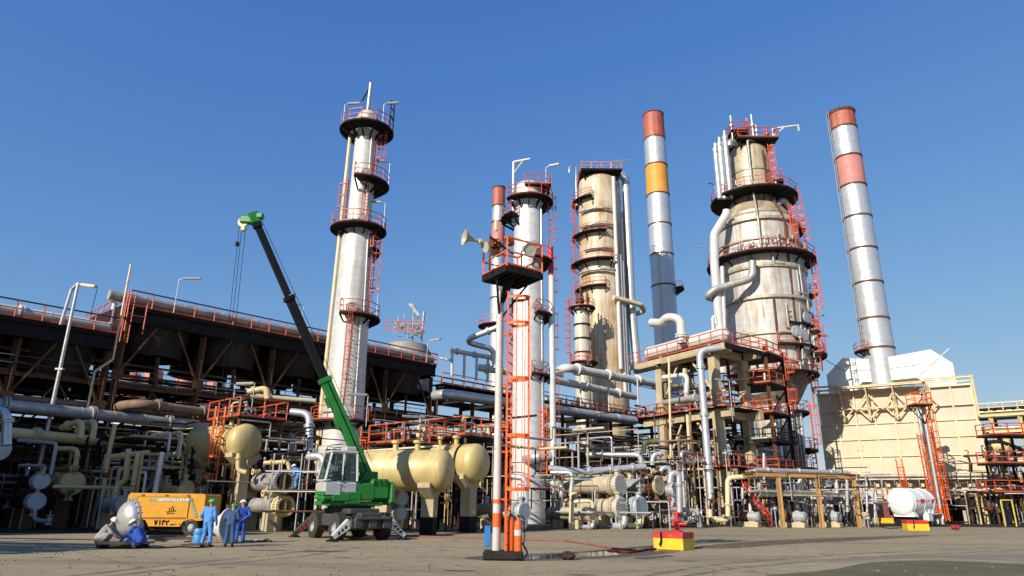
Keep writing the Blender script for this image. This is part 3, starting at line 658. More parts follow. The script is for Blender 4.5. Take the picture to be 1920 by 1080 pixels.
# top steelwork: square deck, rails, stubs and the davit
z = zz(278); pb = MB(); pb.box((.4, -.5, z), (5.6, 5.0, .25)); [pb.beam((.4 + i * 2.4, -.5 + j * 2.2, z - .1), (i * 1.4, j * 1.4, zt - .8), .2) for i in (-1, 1) for j in (-1, 1)]
p_ = pb.build('top_platform', DARK, t, True); rb = MB(); rail(rb, [(-2.3, -3, z + .12), (3.1, -3, z + .12), (3.1, 1.9, z + .12), (-2.3, 1.9, z + .12)], 1.4, .055, True); rb.build('railing', RED, p_, True)
pb = MB(); pb.box((-1.4, -.5, z + 1.9), (2.4, 2.4, .2)); [pb.beam((-1.4 + i, -.5 + j, z), (-1.4 + i, -.5 + j, z + 1.9), .14) for i in (-1, 1) for j in (-1, 1)]; p2 = pb.build('upper_deck', STEELD, t, True)
rb = MB(); rail(rb, [(-2.5, -1.6, z + 2), (-.3, -1.6, z + 2), (-.3, .6, z + 2), (-2.5, .6, z + 2)], 1.3, .05, True); rb.build('railing', RED, p2, True)
for x, h, m_ in ((-2.4, 4.4, GALV), (-.2, 4.0, RED2), (1.0, 3.0, SILVD), (2.4, 2.3, RED), (.5, 4.6, GALV)): mb = MB(); mb.tube([(x, -1.2, z), (x, -1.2, z + h)], .15, 7); mb.lathe([(.15, 0), (.32, 0), (.32, .3), (.15, .3)], (x, -1.2, z + h * .6), Z, 8); mb.build('vent_stub', m_, t, True)
mb = MB(); mb.tube([(2.7, -2.4, z), (2.7, -2.4, z + 1.7), (6.2, -2.8, z + 2.0)], .14, 8); mb.beam((2.8, -2.4, z + .6), (4.2, -2.6, z + 1.75), .14); mb.beam((6.1, -2.8, z + 1.9), (6.1, -2.8, z + 1.1), .18); mb.build('davit_arm', WHITEP, t, True)
sb = MB()
for i in range(14):
    a = rnd.uniform(-2, 2.8); b = rnd.uniform(-2.6, 1); h = rnd.uniform(.5, 1.8); sb.tube([(a, b, z), (a, b, z + h), (a + rnd.uniform(-.8, .8), b, z + h)], .09, 6)
sb.build('top_pipework', STEEL, t, True)
mb = MB(); mb.tube([at(1480, 392, Y - 2.2), at(1468, 372, Y - 3), at(1452, 392, Y - 3.2), at(1462, 402, Y - 2.6)], .4, 10, bend=.8); mb.build('elbow_pipe', SILVD, t)
for a, py, r_, tn in ((-5, 632, 6.0, 0), (-10, 672, 6.2, 20), (178, 500, 6.4, 0), (178, 380, 5.0, 30)): lamp_arm(t, a, r_, zz(py), 2.6, 1.0, tn)
# lower steel balconies right of the foot

r5 = random.Random(8)
for py, a0, a1, n_ in ((497, -150, -20, 12), (378, -150, -20, 9), (706, -160, 10, 12), (660, -95, -35, 6), (632, -40, 30, 5), (672, -40, 30, 5)):
    z = zz(py); mb = MB()
    for i in range(n_):
        a = r5.uniform(a0, a1); p = arc(rad(z) + r5.uniform(.3, .9), a, a + .1, z)[0]; h = r5.uniform(.6, 2.2); d = Vector((-p.y, p.x, 0)).normalized() * r5.uniform(-1, 1)
        mb.tube([p, p + Z * h, p + Z * h + d, p + Z * (h + .6) + d], r5.choice((.06, .09, .13)), 6, bend=.15); mb.lathe([(.08, 0), (.22, .04), (.22, .3), (.08, .34)], p + Z * h * .5, Z, 8)
    mb.build('platform_pipework', [SILVD, STEEL, GREY][n_ % 3], t, True)
for a, py0, py1 in ((-95, 496, 520), (-48, 578, 600), (-64, 530, 570), (-85, 590, 635), (-45, 640, 655)):
    mb = MB(); r0 = rad(zz(py1)) + .3; P = [arc(r0, a, a + .1, zz(py0))[0], arc(r0, a, a + .1, zz(py1))[0], arc(r0, a + 14, a + 14.1, zz(py1))[0]]; mb.tube(P, .14, 7, bend=.3); mb.build('loop_pipe', SILVD, t, True)
# ---------------------------------------------------------------- air-cooler racks (left) and pipe rack (centre)
A0 = Vector((-28.8, 48.9, 0))
def W(t, b, z): return A0 + U * t + V * b + Z * z
FAN = M('fan_shroud_sheet', (.04, .03, .023), .7, .1, .35, .8, .2)
PINKB = M('faded_plum_panel', (.19, .115, .105), .7, 0, .2, .6, .1)
def cooler(label, t0, t1, zd, bay, ax, width=10.5, header=True, low=True):
    root = thing('air_cooler_rack', label, 'air cooler', W((t0 + t1) / 2, 0, 0)); n = max(1, round((t1 - t0) / bay)); bay = (t1 - t0) / n
    def P(name, mb, mat): return mb.build(name, mat, root)
    P('deck', MB().prism([W(t0, -.2, zd - .25), W(t1, -.2, zd - .25), W(t1, width + .2, zd - .25), W(t0, width + .2, zd - .25)], Z * .25), STEELD)
    P('edge_girder', MB().ibeam(W(t0, -.05, zd - .75), W(t1, -.05, zd - .75), .3, .95), DARK); P('edge_girder', MB().ibeam(W(t0, width, zd - .75), W(t1, width, zd - .75), .3, .95), DARK)
    f = MB(); f.box(W((t0 + t1) / 2, .9, zd + .45), (t1 - t0, .12, .9), 0, (U, V, Z)); P('tube_bundle_side', f, PINKB)
    r = MB(); rail(r, [W(t0, width, zd), W(t0, -.3, zd), W(t1, -.3, zd), W(t1, width, zd)], 1.12, .042, posts=1); rp = P('railing', r, RED)
    g = MB(); g.beam(W(t0, -.3, zd + 1.14), W(t1, -.3, zd + 1.14), .08); g.build('top_rail', STEELD, rp)
    for i in range(n + 1):
        t = t0 + bay * i; t = min(max(t, t0 + .2), t1 - .2)
        for b in (.35, width * .5, width - .35):
            if b == width * .5 and i % 2: continue
            P('column', MB().ibeam(W(t, b, 0), W(t, b, zd - 1.25), .34, .36), STEEL)
        for z in (zd - 1.1, 9.6, 7.6):
            P('cross_beam', MB().ibeam(W(t, .35, z), W(t, width - .35, z), .26, .38), STEELD)
        for s_ in (-1, 1):
            if t0 <= t + s_ * 2.2 <= t1:
                P('knee_brace', MB().beam(W(t, .3, zd - 5.2), W(t + s_ * 2.2, .1, zd - 1.25), .15), STEEL)
        P('gusset', MB().box(W(t, .13, zd - 5.2), (.8, .05, .7), 0, (U, V, Z)), STEEL)
    for z in (9.6, 7.6, 4.2):
        for b in (.3, width - .3): P('long_beam', MB().ibeam(W(t0, b, z + .02), W(t1, b, z + .02), .2, .3), STEELD if b > 1 else STEEL)
    for i in range(n):
        ta, tb = t0 + bay * i, t0 + bay * (i + 1); tm = (ta + tb) / 2
        if i % 2 == 0:
            for b in (width - .4,):
                P('brace', MB().beam(W(ta, b, 4.2), W(tb, b, 9.5), .14), STEELD); P('brace', MB().beam(W(tb, b, 4.2), W(ta, b, 9.5), .14), STEELD)
        P('brace', MB().beam(W(ta, width * .5, 7.6), W(tb, width * .5, 9.6), .12), STEELD)
        P('brace', MB().beam(W(tb, width * .5, 7.6), W(ta, width * .5, 9.6), .12), STEELD)
        for b in (width * .27, width * .75):
            c = W(tm, b, zd - 3.2); q = bay * .46; fm = MB()
            fm.lathe([(q * .80, .0), (q * .84, -.1), (q * .86, .0), (q * .86, .9), (q * 1.05, 2.7)], c, Z, 28); fm.lathe([(q * .80, 0), (q * .80, .9), (q * 1.0, 2.7)], c, Z, 28)
            fo = P('fan_shroud', fm, FAN); bl = MB()
            for k in range(4):
                a = R(20 + 90 * k + 17 * i); d = U * math.cos(a) + V * math.sin(a); e = U * -math.sin(a) + V * math.cos(a)
                bl.add([c + Z * .5 + d * .2 - e * .15, c + Z * .55 + d * .2 + e * .15, c + Z * .62 + d * q * .76 + e * .22, c + Z * .48 + d * q * .76 - e * .22], [(0, 1, 2, 3)])
            bl.lathe([(0, .3), (.3, .3), (.3, .8), (0, .8)], c, Z, 10); bl.build('fan_blades', SILVD, fo)
            m_ = MB(); m_.beam(c - U * q * .95 - Z * .12, c + U * q * .95 - Z * .12, .14, .2); m_.box(c - Z * .5, (.6, .6, .75)); m_.build('motor_beam', DARK, fo)
        P('column', MB().ibeam(W(tm, .8, 0), W(tm, .8, zd - 3.4), .2, .22), STEEL)
        for z in (5.9, 6.9, 8.7, 10.6, 11.4): P('purlin', MB().beam(W(ta, 1.2 + (z * 2.3) % 2, z), W(tb, 1.2 + (z * 2.3) % 2, z), .11, .16), [STEEL, STEELD][int(z * 10) % 2])
        P('brace', MB().beam(W(ta, .6, 5.0), W(tm, .6, 9.4), .12), STEEL); P('brace', MB().beam(W(tb, .6, 5.0), W(tm, .6, 9.4), .12), STEEL)
        P('brace', MB().beam(W(ta, width * .72, 8), W(tb, width * .72, 11.6), .12), STEELD); P('brace', MB().beam(W(tb, width * .72, 8), W(ta, width * .72, 11.6), .12), STEELD)
        hg = MB()
        for q in range(9): t_ = ta + (tb - ta) * (q + .3) / 9; b_ = 1 + (q * 3.7 + i * 2) % 8; hg.beam(W(t_, b_, 7.7), W(t_, b_, 9.8 + (q % 3) * .9), .06)
        for q in range(4): hg.beam(W(ta, 2 + q * 2, 8.3 + q * .55), W(tb, 2 + q * 2, 8.3 + q * .55), .09)
        P('hangers', hg, STEELD); fr_ = MB(); rail(fr_, [W(ta, .2, 9.75), W(tb, .2, 9.75)], 1.05, .03, toe=0); P('front_railing', fr_, SILVD if i % 2 else STEEL)
        cr = MB(); cr.box(W(tm, width * .5, 9.85), (bay * .96, .9, .05), 0, (U, V, Z)); P('walkway', cr, DARK)
        rr = MB(); rail(rr, [W(ta, width * .5 - .45, 9.9), W(tb, width * .5 - .45, 9.9)], 1.05, .035, toe=0); P('walkway_railing', rr, STEELD)
    return root
def PW(label, pts, r, mat, **k): return pipe(label, [W(*p) for p in pts], r, mat, **k)
cooler('long upper air-cooler rack with red railing running behind the crane boom', 0, 30.4, 15.55, 6.08, 0)
cooler('lower air-cooler rack at the picture\'s left edge, beyond the silver lamp post', -29, -.4, 13.25, 5.72, 0)
PW('fat grey header pipe lying along the top of the upper cooler rack', [(-1.3, .3, 16.15), (30.2, .3, 16.15)], .4, SILVD, bands=3, n=14)
PW('grey header pipe along the top of the lower left cooler rack', [(-28, .4, 13.75), (-.9, .4, 13.75)], .36, WHITEP, bands=3, n=12)
PW('short upright stub holding the end of the fat grey header pipe', [(-.8, .35, 13.3), (-.8, .35, 15.7)], .17, WHITEP)
mb = MB(); mb.prism([W(-.25, .2, 13.1), W(-3.6, .2, 13.1), W(-.25, .2, 15.6)], V * 9, 0); tag(mb.build('wind_panel', PINKB), 'sloping plum-coloured sheet panel where the two cooler racks meet', 'panel')
mb = MB(); rail(mb, [W(-.35, -.5, 13.3), W(-.35, -1.4, 13.3), W(.9, -1.4, 13.3)], 2.4, .04, toe=0); ladder(mb, W(-.2, -1.2, 12.5), W(-.2, -1.2, 16.4), -V, .5, False, 0, 1.0)
tag(mb.build('ladder', RED), 'red ladder joining the lower and upper cooler decks', 'ladder')
PW('thin tall cream vent pipe rising past the red ladder between the cooler racks', [(-1.6, -1.0, 7.6), (-1.6, -1.0, 10.2), (-.6, -1.0, 11.2), (-.6, -1.0, 18.4)], .075, CREAM2)
# lamps on the rack
def rack_lamp(label, t, zb, h, turn, L=1.1, k=1.0):
    o = thing('rack_lamp', label, 'lamp', W(t, -.35, zb)); lp = lamp_arm(o, 0, 0, 0, h, L * k, turn); lp.name = 'arm'; return o
rack_lamp('fluorescent lamp on a bent post left of the crane cables, on the cooler railing', 3.2, 15.6, 2.7, 10, 1.3)
rack_lamp('lamp between the crane cables and the black boom, pointing left', 14.2, 15.6, 2.9, 205, 1.5)
rack_lamp('small lamp at the right end of the upper cooler railing', 28.9, 15.6, 2.2, -20, 1.2)
# small vessel with a scaffold on the upper rack
p = at(764, 640, 78); t_ = thing('rooftop_drum', 'grey domed drum under a tangle of scaffold on the upper rack', 'drum', (p.x, p.y, 0))
k = mpp(p); MB().lathe([(2.9, p.z - 6), (2.9, p.z - 1.6), (2.3, p.z - .5), (1.2, p.z - .2), (0, p.z)], n=24).build('shell', M('pale_grey_sheet', (.3, .27, .23), .7, .1, .3, .8, .25), t_, True)
s_ = MB()
for i in range(52):
    a = Vector((rnd.uniform(-1.7, 1.5), rnd.uniform(-1.2, 1.2), p.z + rnd.uniform(.1, 2.2))); d = rnd.choice([Vector((rnd.uniform(.7, 1.4), 0, rnd.uniform(-.2, .5))), Vector((rnd.uniform(-.2, .2), 0, rnd.uniform(.8, 1.5))), Vector((.3, rnd.uniform(.5, 1.2), .2))]); s_.tube([a, a + d], .05, 6)
s_.tube([(.6, 0, p.z), (.5, 0, p.z + 4.6)], .1, 7); s_.tube([(1.6, 0, p.z), (1.8, 0, p.z + 3.6)], .16, 7); s_.beam((0, 0, p.z + 4.6), (1.2, 0, p.z + 3.1), .3)
s_.build('scaffold', SILVD, t_, True); rb = MB(); rail(rb, [(-2.4, -1.6, p.z + .9), (2, -1.6, p.z + .9)], 1.1, .05); rb.build('railing', RED, t_, True)
# --- pipe rack in the middle
t0, t1, zd = 30.6, 74, 13.55
root = thing('pipe_rack', 'long steel pipe rack running from the yellow drums to behind the concrete frame', 'pipe rack', W(52, 0, 0))
root2 = root
MB().ibeam(W(t0, 0, zd - .35), W(t1, 0, zd - .35), .35, .7).build('edge_girder', DARK, root)
MB().ibeam(W(t0, 8, zd - .35), W(t1, 8, zd - .35), .35, .7).build('edge_girder', DARK, root)
MB().prism([W(t0, -1, zd - .06), W(t1, -1, zd - .06), W(t1, .9, zd - .06), W(t0, .9, zd - .06)], Z * .08).build('walkway', DARK, root)
rb = MB(); rail(rb, [W(t0, -1, zd), W(t1, -1, zd)], 1.15, .05); rb.build('railing', RED, root); rb = MB(); rail(rb, [W(t0, 1, zd), W(t1, 1, zd)], 1.15, .05); rb.build('railing', STEELD, root)
for i in range(9):
    t = t0 + .3 + i * 5.3
    for b in (.2, 7.8): MB().ibeam(W(t, b, 0), W(t, b, zd - .7), .4, .42).build('column', STEEL, root)
    for z in (zd - .9, 10.4, 7.2): MB().ibeam(W(t, .2, z), W(t, 7.8, z), .3, .45).build('cross_beam', STEELD, root)
    MB().ibeam(W(t, -1, zd - .28), W(t, .2, zd - .28), .16, .22).build('bracket', DARK, root)
    if i < 8:
        for z in (10.2, 7.0, 4.4): MB().ibeam(W(t, .2, z), W(t + 5.3, .2, z), .2, .3).build('long_beam', STEELD, root)
        for b in (.2, 7.8): MB().beam(W(t, b, 4.4 if i % 2 else 7), W(t + 5.3, b, 7 if i % 2 else 4.4), .14).build('brace', STEEL, root)
for i in range(26):      # pipe shoes and springs seen along the deck
    t = t0 + 10 + i * 1.25; m_ = MB(); m_.lathe([(.1, 0), (.22, .05), (.22, .35), (.3, .45), (.3, .75), (.12, .8), (0, .8)], W(t, .5, zd + .05), Z, 8)
    if i < 99: m_.build('valve_stub', SILVD if i % 3 else STEEL, root)
zpipe('fat silver pipe slung under the rack deck, left end behind the pole', [(815, 742), (838, 739), (1190, 789)], 12.1, 20, SILV, bands=4, n=14)
zpipe('upper of two white pipes crossing the pipe rack below the cream column', [(1050, 713), (1048, 695), (1061, 689), (1226, 719)], 18.6, 15, WHITEP, bands=3.5, n=14, bend=1.6)
zpipe('lower of two white pipes on the rack, running right from the stout column', [(1008, 706), (1190, 744)], 17.0, 15, WHITEP, bands=3.5, n=14)
for i, px in enumerate((1088, 1140, 1195)):
    p = pz(px, 719 + i * 6 - 20, 18.6); pipe('', [p, Vector((p.x, p.y, 13.6))], .14, GALV, name='pipe_prop')
    o = bpy.data.objects[-1] if False else None
for o in [o for o in bpy.data.objects if o.name.startswith('pipe_prop')]: tag(o, 'slim galvanised prop under the two white pipes crossing the rack', 'prop', 'props under the white rack pipes')
p = at(867, 640, 68)
ppipe('silver pipe making a sideways V between the stout white column and the header', [(942, 588, 66), (937, 612, 66), (866, 640, 67), (924, 654, 69), (929, 690, 69)], 11, SILV, n=12)
ppipe('white header pipe on four legs left of the floodlight pole', [(845, 657, 70), (942, 674, 71.5)], 9, WHITEP, n=10)
for i, px in enumerate((848, 871, 894, 915)):
    y = 658 + (px - 845) * .175; a = at(px, y, 70 + i * .4); ppipe('white leg with a swollen sleeve under the header left of the pole', [(px, y, 70 + i * .4), (px - 1, y + 46, 70 + i * .4)], 5, WHITEP, name='header_leg', cat='pipe leg', group='legs of the white header')
    mb = MB(); 
ppipe('stub of fat white pipe with flat end left of the floodlight pole', [(898, 689, 71), (950, 697, 72)], 14, WHITEP, n=14)
ppipe('slender pipe joining the rack rail to the white header', [(824, 671, 70), (848, 676, 70)], 4, WHITEP)
# pipes lying on the rack levels, in the shade
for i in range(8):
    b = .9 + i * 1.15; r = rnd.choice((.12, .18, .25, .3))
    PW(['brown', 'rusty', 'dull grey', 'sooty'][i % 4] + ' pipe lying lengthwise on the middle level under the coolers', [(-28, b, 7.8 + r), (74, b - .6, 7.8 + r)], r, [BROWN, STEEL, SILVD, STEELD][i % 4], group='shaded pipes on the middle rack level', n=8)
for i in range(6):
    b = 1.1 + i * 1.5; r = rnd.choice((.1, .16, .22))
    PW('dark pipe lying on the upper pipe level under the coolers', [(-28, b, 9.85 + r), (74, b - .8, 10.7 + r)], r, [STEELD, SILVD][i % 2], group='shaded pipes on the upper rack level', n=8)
# dark wall added to block sky light, and far red-and-white vessels seen through the steel
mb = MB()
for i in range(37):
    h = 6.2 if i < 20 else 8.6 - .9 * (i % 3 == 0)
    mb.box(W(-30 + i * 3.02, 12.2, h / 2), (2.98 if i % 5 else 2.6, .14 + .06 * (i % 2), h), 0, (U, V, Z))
tag(mb.build('sky_blocking_wall', M('dark_sheet_wall', (.03, .027, .025), .85, 0, .4, .5, .1)), 'low dark wall added behind the cooler racks to block sky light', 'wall')
for i, (px, py) in enumerate(((345, 726), (282, 742), (250, 690), (405, 720))):
    X, Y = basexy(px, py, 150); t = thing('far_stack', 'far pink-and-white banded stack seen through the rack steel', 'stack', (X, Y, 0), 0, 'far banded stacks'); z = zat(X, Y, 690 + i * 6)
    MB().lathe([(1.9, 0), (1.9, z * .72)], n=20).build('barrel', WHITEP, t, True); MB().lathe([(1.9, z * .72), (1.9, z), (1.5, z + .2), (0, z + .3)], n=20).build('band', CHP, t, True)
# ---------------------------------------------------------------- cream furnace with its ducts, right
FURN = M('furnace_cream_sheet', (.56, .485, .345), .6, 0, .1, .35, .03, (.3, .18, .08), .35, (.47, .37, .22))
FURN2 = M('furnace_pink_cream_sheet', (.55, .45, .35), .6, 0, .1, .35, .03, (.3, .18, .08), .35, (.44, .33, .24))
DUCT = M('duct_white_sheet', (.64, .64, .63), .45, .2, .1, .5, .02, streak=.3, scol=(.5, .48, .45))
E = Vector((-.832, .557, 0)).normalized(); NB = Vector((.557, .832, 0)).normalized(); FC = Vector((54.7, 80, 0))
def Q(s, d, z): return FC + E * s + NB * d + Z * z
fr = thing('furnace', 'big cream box furnace with bolted sheet panels below the right-hand chimney', 'furnace', Q(8.5, 5, 0))
def FP(name, mb, mat): return mb.build(name, mat, fr)
LEN, DEP = 17.2, 11
zl = [5.6, 7.6, 9.7, 11.6, 13.4, 15.6]
FP('casing', MB().box(Q(LEN / 2, DEP / 2, (5.4 + 11.6) / 2), (LEN, DEP, 6.2), 0, (E, NB, Z)), FURN)
FP('upper_casing', MB().box(Q(LEN / 2, DEP / 2 + .2, 13.6), (LEN - .3, DEP - .4, 4.0), 0, (E, NB, Z)), FURN2)
FP('lower_casing', MB().box(Q(LEN / 2, DEP / 2 + .4, 3.9), (LEN - .6, DEP - .8, 3.0), 0, (E, NB, Z)), FURN)
FP('roof', MB().box(Q(LEN / 2, DEP / 2, 15.7), (LEN + .1, DEP + .1, .2), 0, (E, NB, Z)), CREAM2)
rb = MB()
for i in range(9): s = .1 + i * (LEN - .2) / 8; rb.box(Q(s, -.06, 8.5), (.14, .12, 6.2), 0, (E, NB, Z)); rb.box(Q(s, .12, 13.6), (.14, .14, 4.0), 0, (E, NB, Z))
for z in zl[:-1]:
    for i in range(8): s = .1 + (i + .5) * (LEN - .2) / 8; rb.box(Q(s, -.09 if z < 12 else .1, z), ((LEN - .2) / 8 - .2, .18, .12), 0, (E, NB, Z))
for i in range(5):
    d = .3 + i * 2.6; rb.box(Q(-.06, d, 8.5), (.12, .14, 6.2), 0, (E, NB, Z)); rb.box(Q(.08, d, 13.6), (.14, .14, 4), 0, (E, NB, Z))
FP('stiffeners', rb, CREAM2)
pm = MB()
for i in range(16):
    for z0, z1 in zip(zl[:3], zl[1:4]): s = .3 + i * (LEN - .6) / 16; pm.box(Q(s + .5, -.012, (z0 + z1) / 2), (.94, .024, z1 - z0 - .35), 0, (E, NB, Z))
FP('sheet_panels', pm, FURN)
for s, z, w_, h_ in ((12.6, 6.3, 1.0, 1.1), (12.9, 8.7, .7, .7), (5.8, 9.0, .8, .5), (3.0, 6.4, .9, 1.0)): FP('inspection_door', MB().box(Q(s, -.06, z), (w_, .1, h_), 0, (E, NB, Z), .02), FURN2)
# legs and burner floor
for s in (.6, 4.6, 8.6, 12.6, 16.6):
    for d in (.8, DEP - .8): FP('leg', MB().ibeam(Q(s, d, 0), Q(s, d, 2.5), .4, .4), STEEL)
FP('burner_deck', MB().box(Q(LEN / 2, DEP / 2, 2.35), (LEN, DEP, .25), 0, (E, NB, Z)), DARK)
bb = MB()
for i in range(14):
    s = .8 + i * 1.2; bb.box(Q(s, .45, 3.2), (.75, .7, 1.1), 0, (E, NB, Z), .05); bb.box(Q(s, .2, 4.2), (.5, .5, .5), 0, (E, NB, Z), .05); bb.tube([Q(s + .2, .2, 3.3), Q(s + .2, -.3, 3.3), Q(s + .2, -.3, 5.1)], .07, 6)
FP('burner_boxes', bb, FURN)
rl = MB(); rail(rl, [Q(0, -1.1, 2.5), Q(LEN, -1.1, 2.5)], 1.1, .045, toe=0); FP('burner_railing', rl, RED)
FP('burner_walkway', MB().box(Q(LEN / 2, -.6, 2.36), (LEN, 1.1, .12), 0, (E, NB, Z)), DARK)
for z, r_, m_ in ((5.25, .2, BEIGE), (4.85, .12, SILVD), (5.5, .09, SILVD)):
    mb = MB(); mb.tube([Q(-1, -.55 - r_, z), Q(LEN + .5, -.55 - r_, z)], r_, 8)
    for i in range(13): mb.tube([Q(.5 + i * 1.3, -.55 - r_, z), Q(.5 + i * 1.3, -.55 - r_, z - .7)], .05, 6)
    FP('burner_header', mb, m_)
# lattice steelwork on the face
def lat(a, b, w_=.16): return MB().ibeam(Q(*a), Q(*b), w_, w_ * 1.1)
XS = (5.0, 8.2, 11.2, 14.2)
for s in XS:
    FP('frame_post', lat((s, -.5, 12.0), (s, -.5, 15.9), .22), CREAM2)
    FP('frame_strut', lat((s, -.5, 12.0), (s, .0, 11.8)), CREAM2); FP('frame_strut', lat((s, -.5, 14.0), (s, -1.5, 15.9), .15), CREAM2); FP('frame_arm', lat((s, -1.5, 15.95), (s, 1.0, 15.95), .18), CREAM2)
    FP('frame_strut', lat((s, -.5, 12.2), (s + 1.3, -.3, 13.6), .13), CREAM2); FP('frame_strut', lat((s + 1.3, -.3, 13.6), (s, -.45, 15.4), .13), CREAM2)
    FP('frame_strut', lat((s, -.5, 12.2), (s - 1.3, -.3, 13.6), .13), CREAM2); FP('frame_strut', lat((s - 1.3, -.3, 13.6), (s, -.45, 15.4), .13), CREAM2)
for a, b in zip(XS, XS[1:]):
    for d, z in ((-1.5, 16.1), (-.5, 15.75), (-.5, 13.55)): FP('frame_rail', lat((a, d, z), (b, d, z), .17), CREAM2)
FP('frame_deck', MB().box(Q(9.5, -.5, 16.25), (9.6, 2.0, .12), 0, (E, NB, Z)), CREAM)
for s0, s1 in ((-.3, 4.8), (14.5, 17.6)):
    for d in (-.4, 3.0): FP('frame_rail', lat((s0, d, 16.6), (s1, d, 16.6), .2), CREAM2)
    for s in (s0 + .2, s1 - .2):
        for d in (-.4, 3.0): FP('frame_post', lat((s, d, 11.8 if d < 0 and s < 5 else 15.8), (s, d, 16.5), .2), CREAM2)
# breeching ducts to the chimney
STK = Vector((basexy(1652, 690, 92)[0], 92, 0)); sk = (STK - FC).dot(E); dk = (STK - FC).dot(NB)
def duct(sg, far):
    a = [(1.4, 20.6), (1.4, 17.0), (3.4, 16.6) if False else (3.6, 17.0), (far - 3.4, 17.0)]
    poly = [(1.2, 20.9), (far - 2.2, 21.4), (far, 19.3), (far, 15.75), (far - 3.6, 15.75), (far - 3.6, 17.3), (far - 4.3, 17.9), (1.2, 17.8)]
    mb = MB(); P = [Q(sk + sg * s, dk - 1.9, z) for s, z in poly]; mb.prism(P if sg < 0 else P[::-1], NB * 3.8, 0); o = FP('duct', mb, DUCT); rb = MB()
    for s0, z0, s1, z1 in ((far - 4.2, 17.95, far - .1, 21.3), (far, 17.4, far - 3.6, 17.4), (1.2, 19.4, far - 3.5, 19.6)):
        rb.beam(Q(sk + sg * s0, dk - 1.93, z0), Q(sk + sg * s1, dk - 1.95, z1), .13, .1)
    rb.beam(Q(sk + sg * (far + .02), dk - 2, 17.4), Q(sk + sg * (far + .02), dk + 2, 17.4), .12); rb.beam(Q(sk + sg * (far + .02), dk - 1.95, 15.8), Q(sk + sg * (far + .02), dk - 1.95, 19.3), .12)
    rb.build('duct_ribs', SILVD, o)
duct(-1, 8.4); duct(1, 6.6)
MB().box(Q(8.6, 4, 16.0), (3, 2, .4), 0, (E, NB, Z)).build('roof_plinth', STEELD, fr)
# ---- silver post in front of the furnace, and the red floodlight tower beside it
def gp(px, py): p = gnd(px, py); return p
p = gnd(1757, 980); z = zat(p.x, p.y, 766)
t = thing('post', 'tall plain silver post standing behind the white tank trailer', 'post', p); MB().lathe([(.2, 0), (.2, z), (.0, z + .02)], n=14).build('pole', GALV, t, True); MB().lathe([(.42, 0), (.42, .06), (.2, .08)], n=12).build('base_plate', STEEL, t, True)
p = gnd(1785, 984); z = zat(p.x, p.y, 765); t = thing('floodlight_tower', 'red caged ladder tower with a small railed platform right of the silver post', 'tower', p)
c = Vector((.1, 2.2, 0)); k = 1
zp = zat(p.x, p.y + 2, 763); pm = MB(); pm.box((-.6, 1.0, zp), (1.9, 1.7, .14)); [pm.beam((-.6 + i * .8, 1.0 + j * .7, zp - .05), (-.1, 1.4, zp - 1.9), .09) for i in (-1, 1) for j in (-1, 1)]; pl = pm.build('platform', DARK, t, True)
rb = MB(); rail(rb, [(-1.5, .2, zp + .07), (.3, .2, zp + .07), (.3, 1.8, zp + .07), (-1.5, 1.8, zp + .07)], 1.25, .05, True); rb.build('railing', RED2, pl, True)
MB().tube([(0, 1.5, 0), (0, 1.5, zp)], .17, 10).build('pole', GALV, t, True); MB().tube([(0, 1.5, .7), (0, 1.5, 1.6)], .19, 10).build('red_band', RED2, t, True)
lb = MB(); ladder(lb, (.35, 1.1, .3), (.2, 1.1, zp), (.3, -1, 0), .5, True, 0, 1.3); lb.build('ladder', RED2, t, True)
fb = MB(); fb.box((.1, 1.2, zp + 1.9), (.9, .5, .5)); fb.beam((.3, 1.2, zp + .1), (.3, 1.2, zp + 1.9), .09); fb.box((-.5, 1.0, zp + 2.2), (.7, .5, .35)); fb.build('floodlights', SILVD, t, True)
for i, (px, top, d) in enumerate(((1808, 800, 3), (1822, 812, 6), (1790, 860, 8))):
    q = gnd(px, 984); q = q + Vector((0, d, 0)); z = zat(q.x, q.y, top); mb = MB(); ladder(mb, (q.x, q.y, .4), (q.x - .2, q.y, z), (-.3, -1, 0), .6, True, 0, 1.5)
    tag(mb.build('caged_ladder', RED2), ['tallest', 'middle', 'shortest'][i] + ' of the red caged ladders at the furnace right corner', 'ladder')
# dark end of the furnace: coil piping and platforms
for i, (z0, z1) in enumerate(((8.9, 8.3), (4.6, 4.0))):
    P = [Q(-.1, .6, z0), Q(-1.6, .4, z0 + .1), Q(-3.2, 1.6, z1), Q(-4.2, 4.2, z1 - .6), Q(-.2, 6, z1 - .8)]; pipe('sagging black pipe bend on the furnace right end, ' + ('higher' if i == 0 else 'lower') + ' of two', P, .22, STEELD, n=10, bend=1.2)
for i in range(3):
    z = [3.2, 6.2, 9.2][i]; mb = MB(); mb.box((54.6 + i * .5, 76, z), (6.5, 3, .18)); [mb.beam((52.2 + j * 2.9 + i * .5, y_, z - (3.0 if i else 3.2)), (52.2 + j * 2.9 + i * .5, y_, z), .2) for j in range(3) for y_ in (74.8, 77.2)]
    o = mb.build('balcony', DARK); tag(o, ['lowest', 'middle', 'top'][i] + ' black balcony with red railing at the furnace right end', 'platform'); rb = MB(); rail(rb, [(51.4 + i * .5, 77.4, z + .09), (51.4 + i * .5, 74.6, z + .09), (57.8 + i * .5, 74.6, z + .09), (57.8 + i * .5, 77.4, z + .09)], 1.2, .055); rb.build('railing', RED, o)
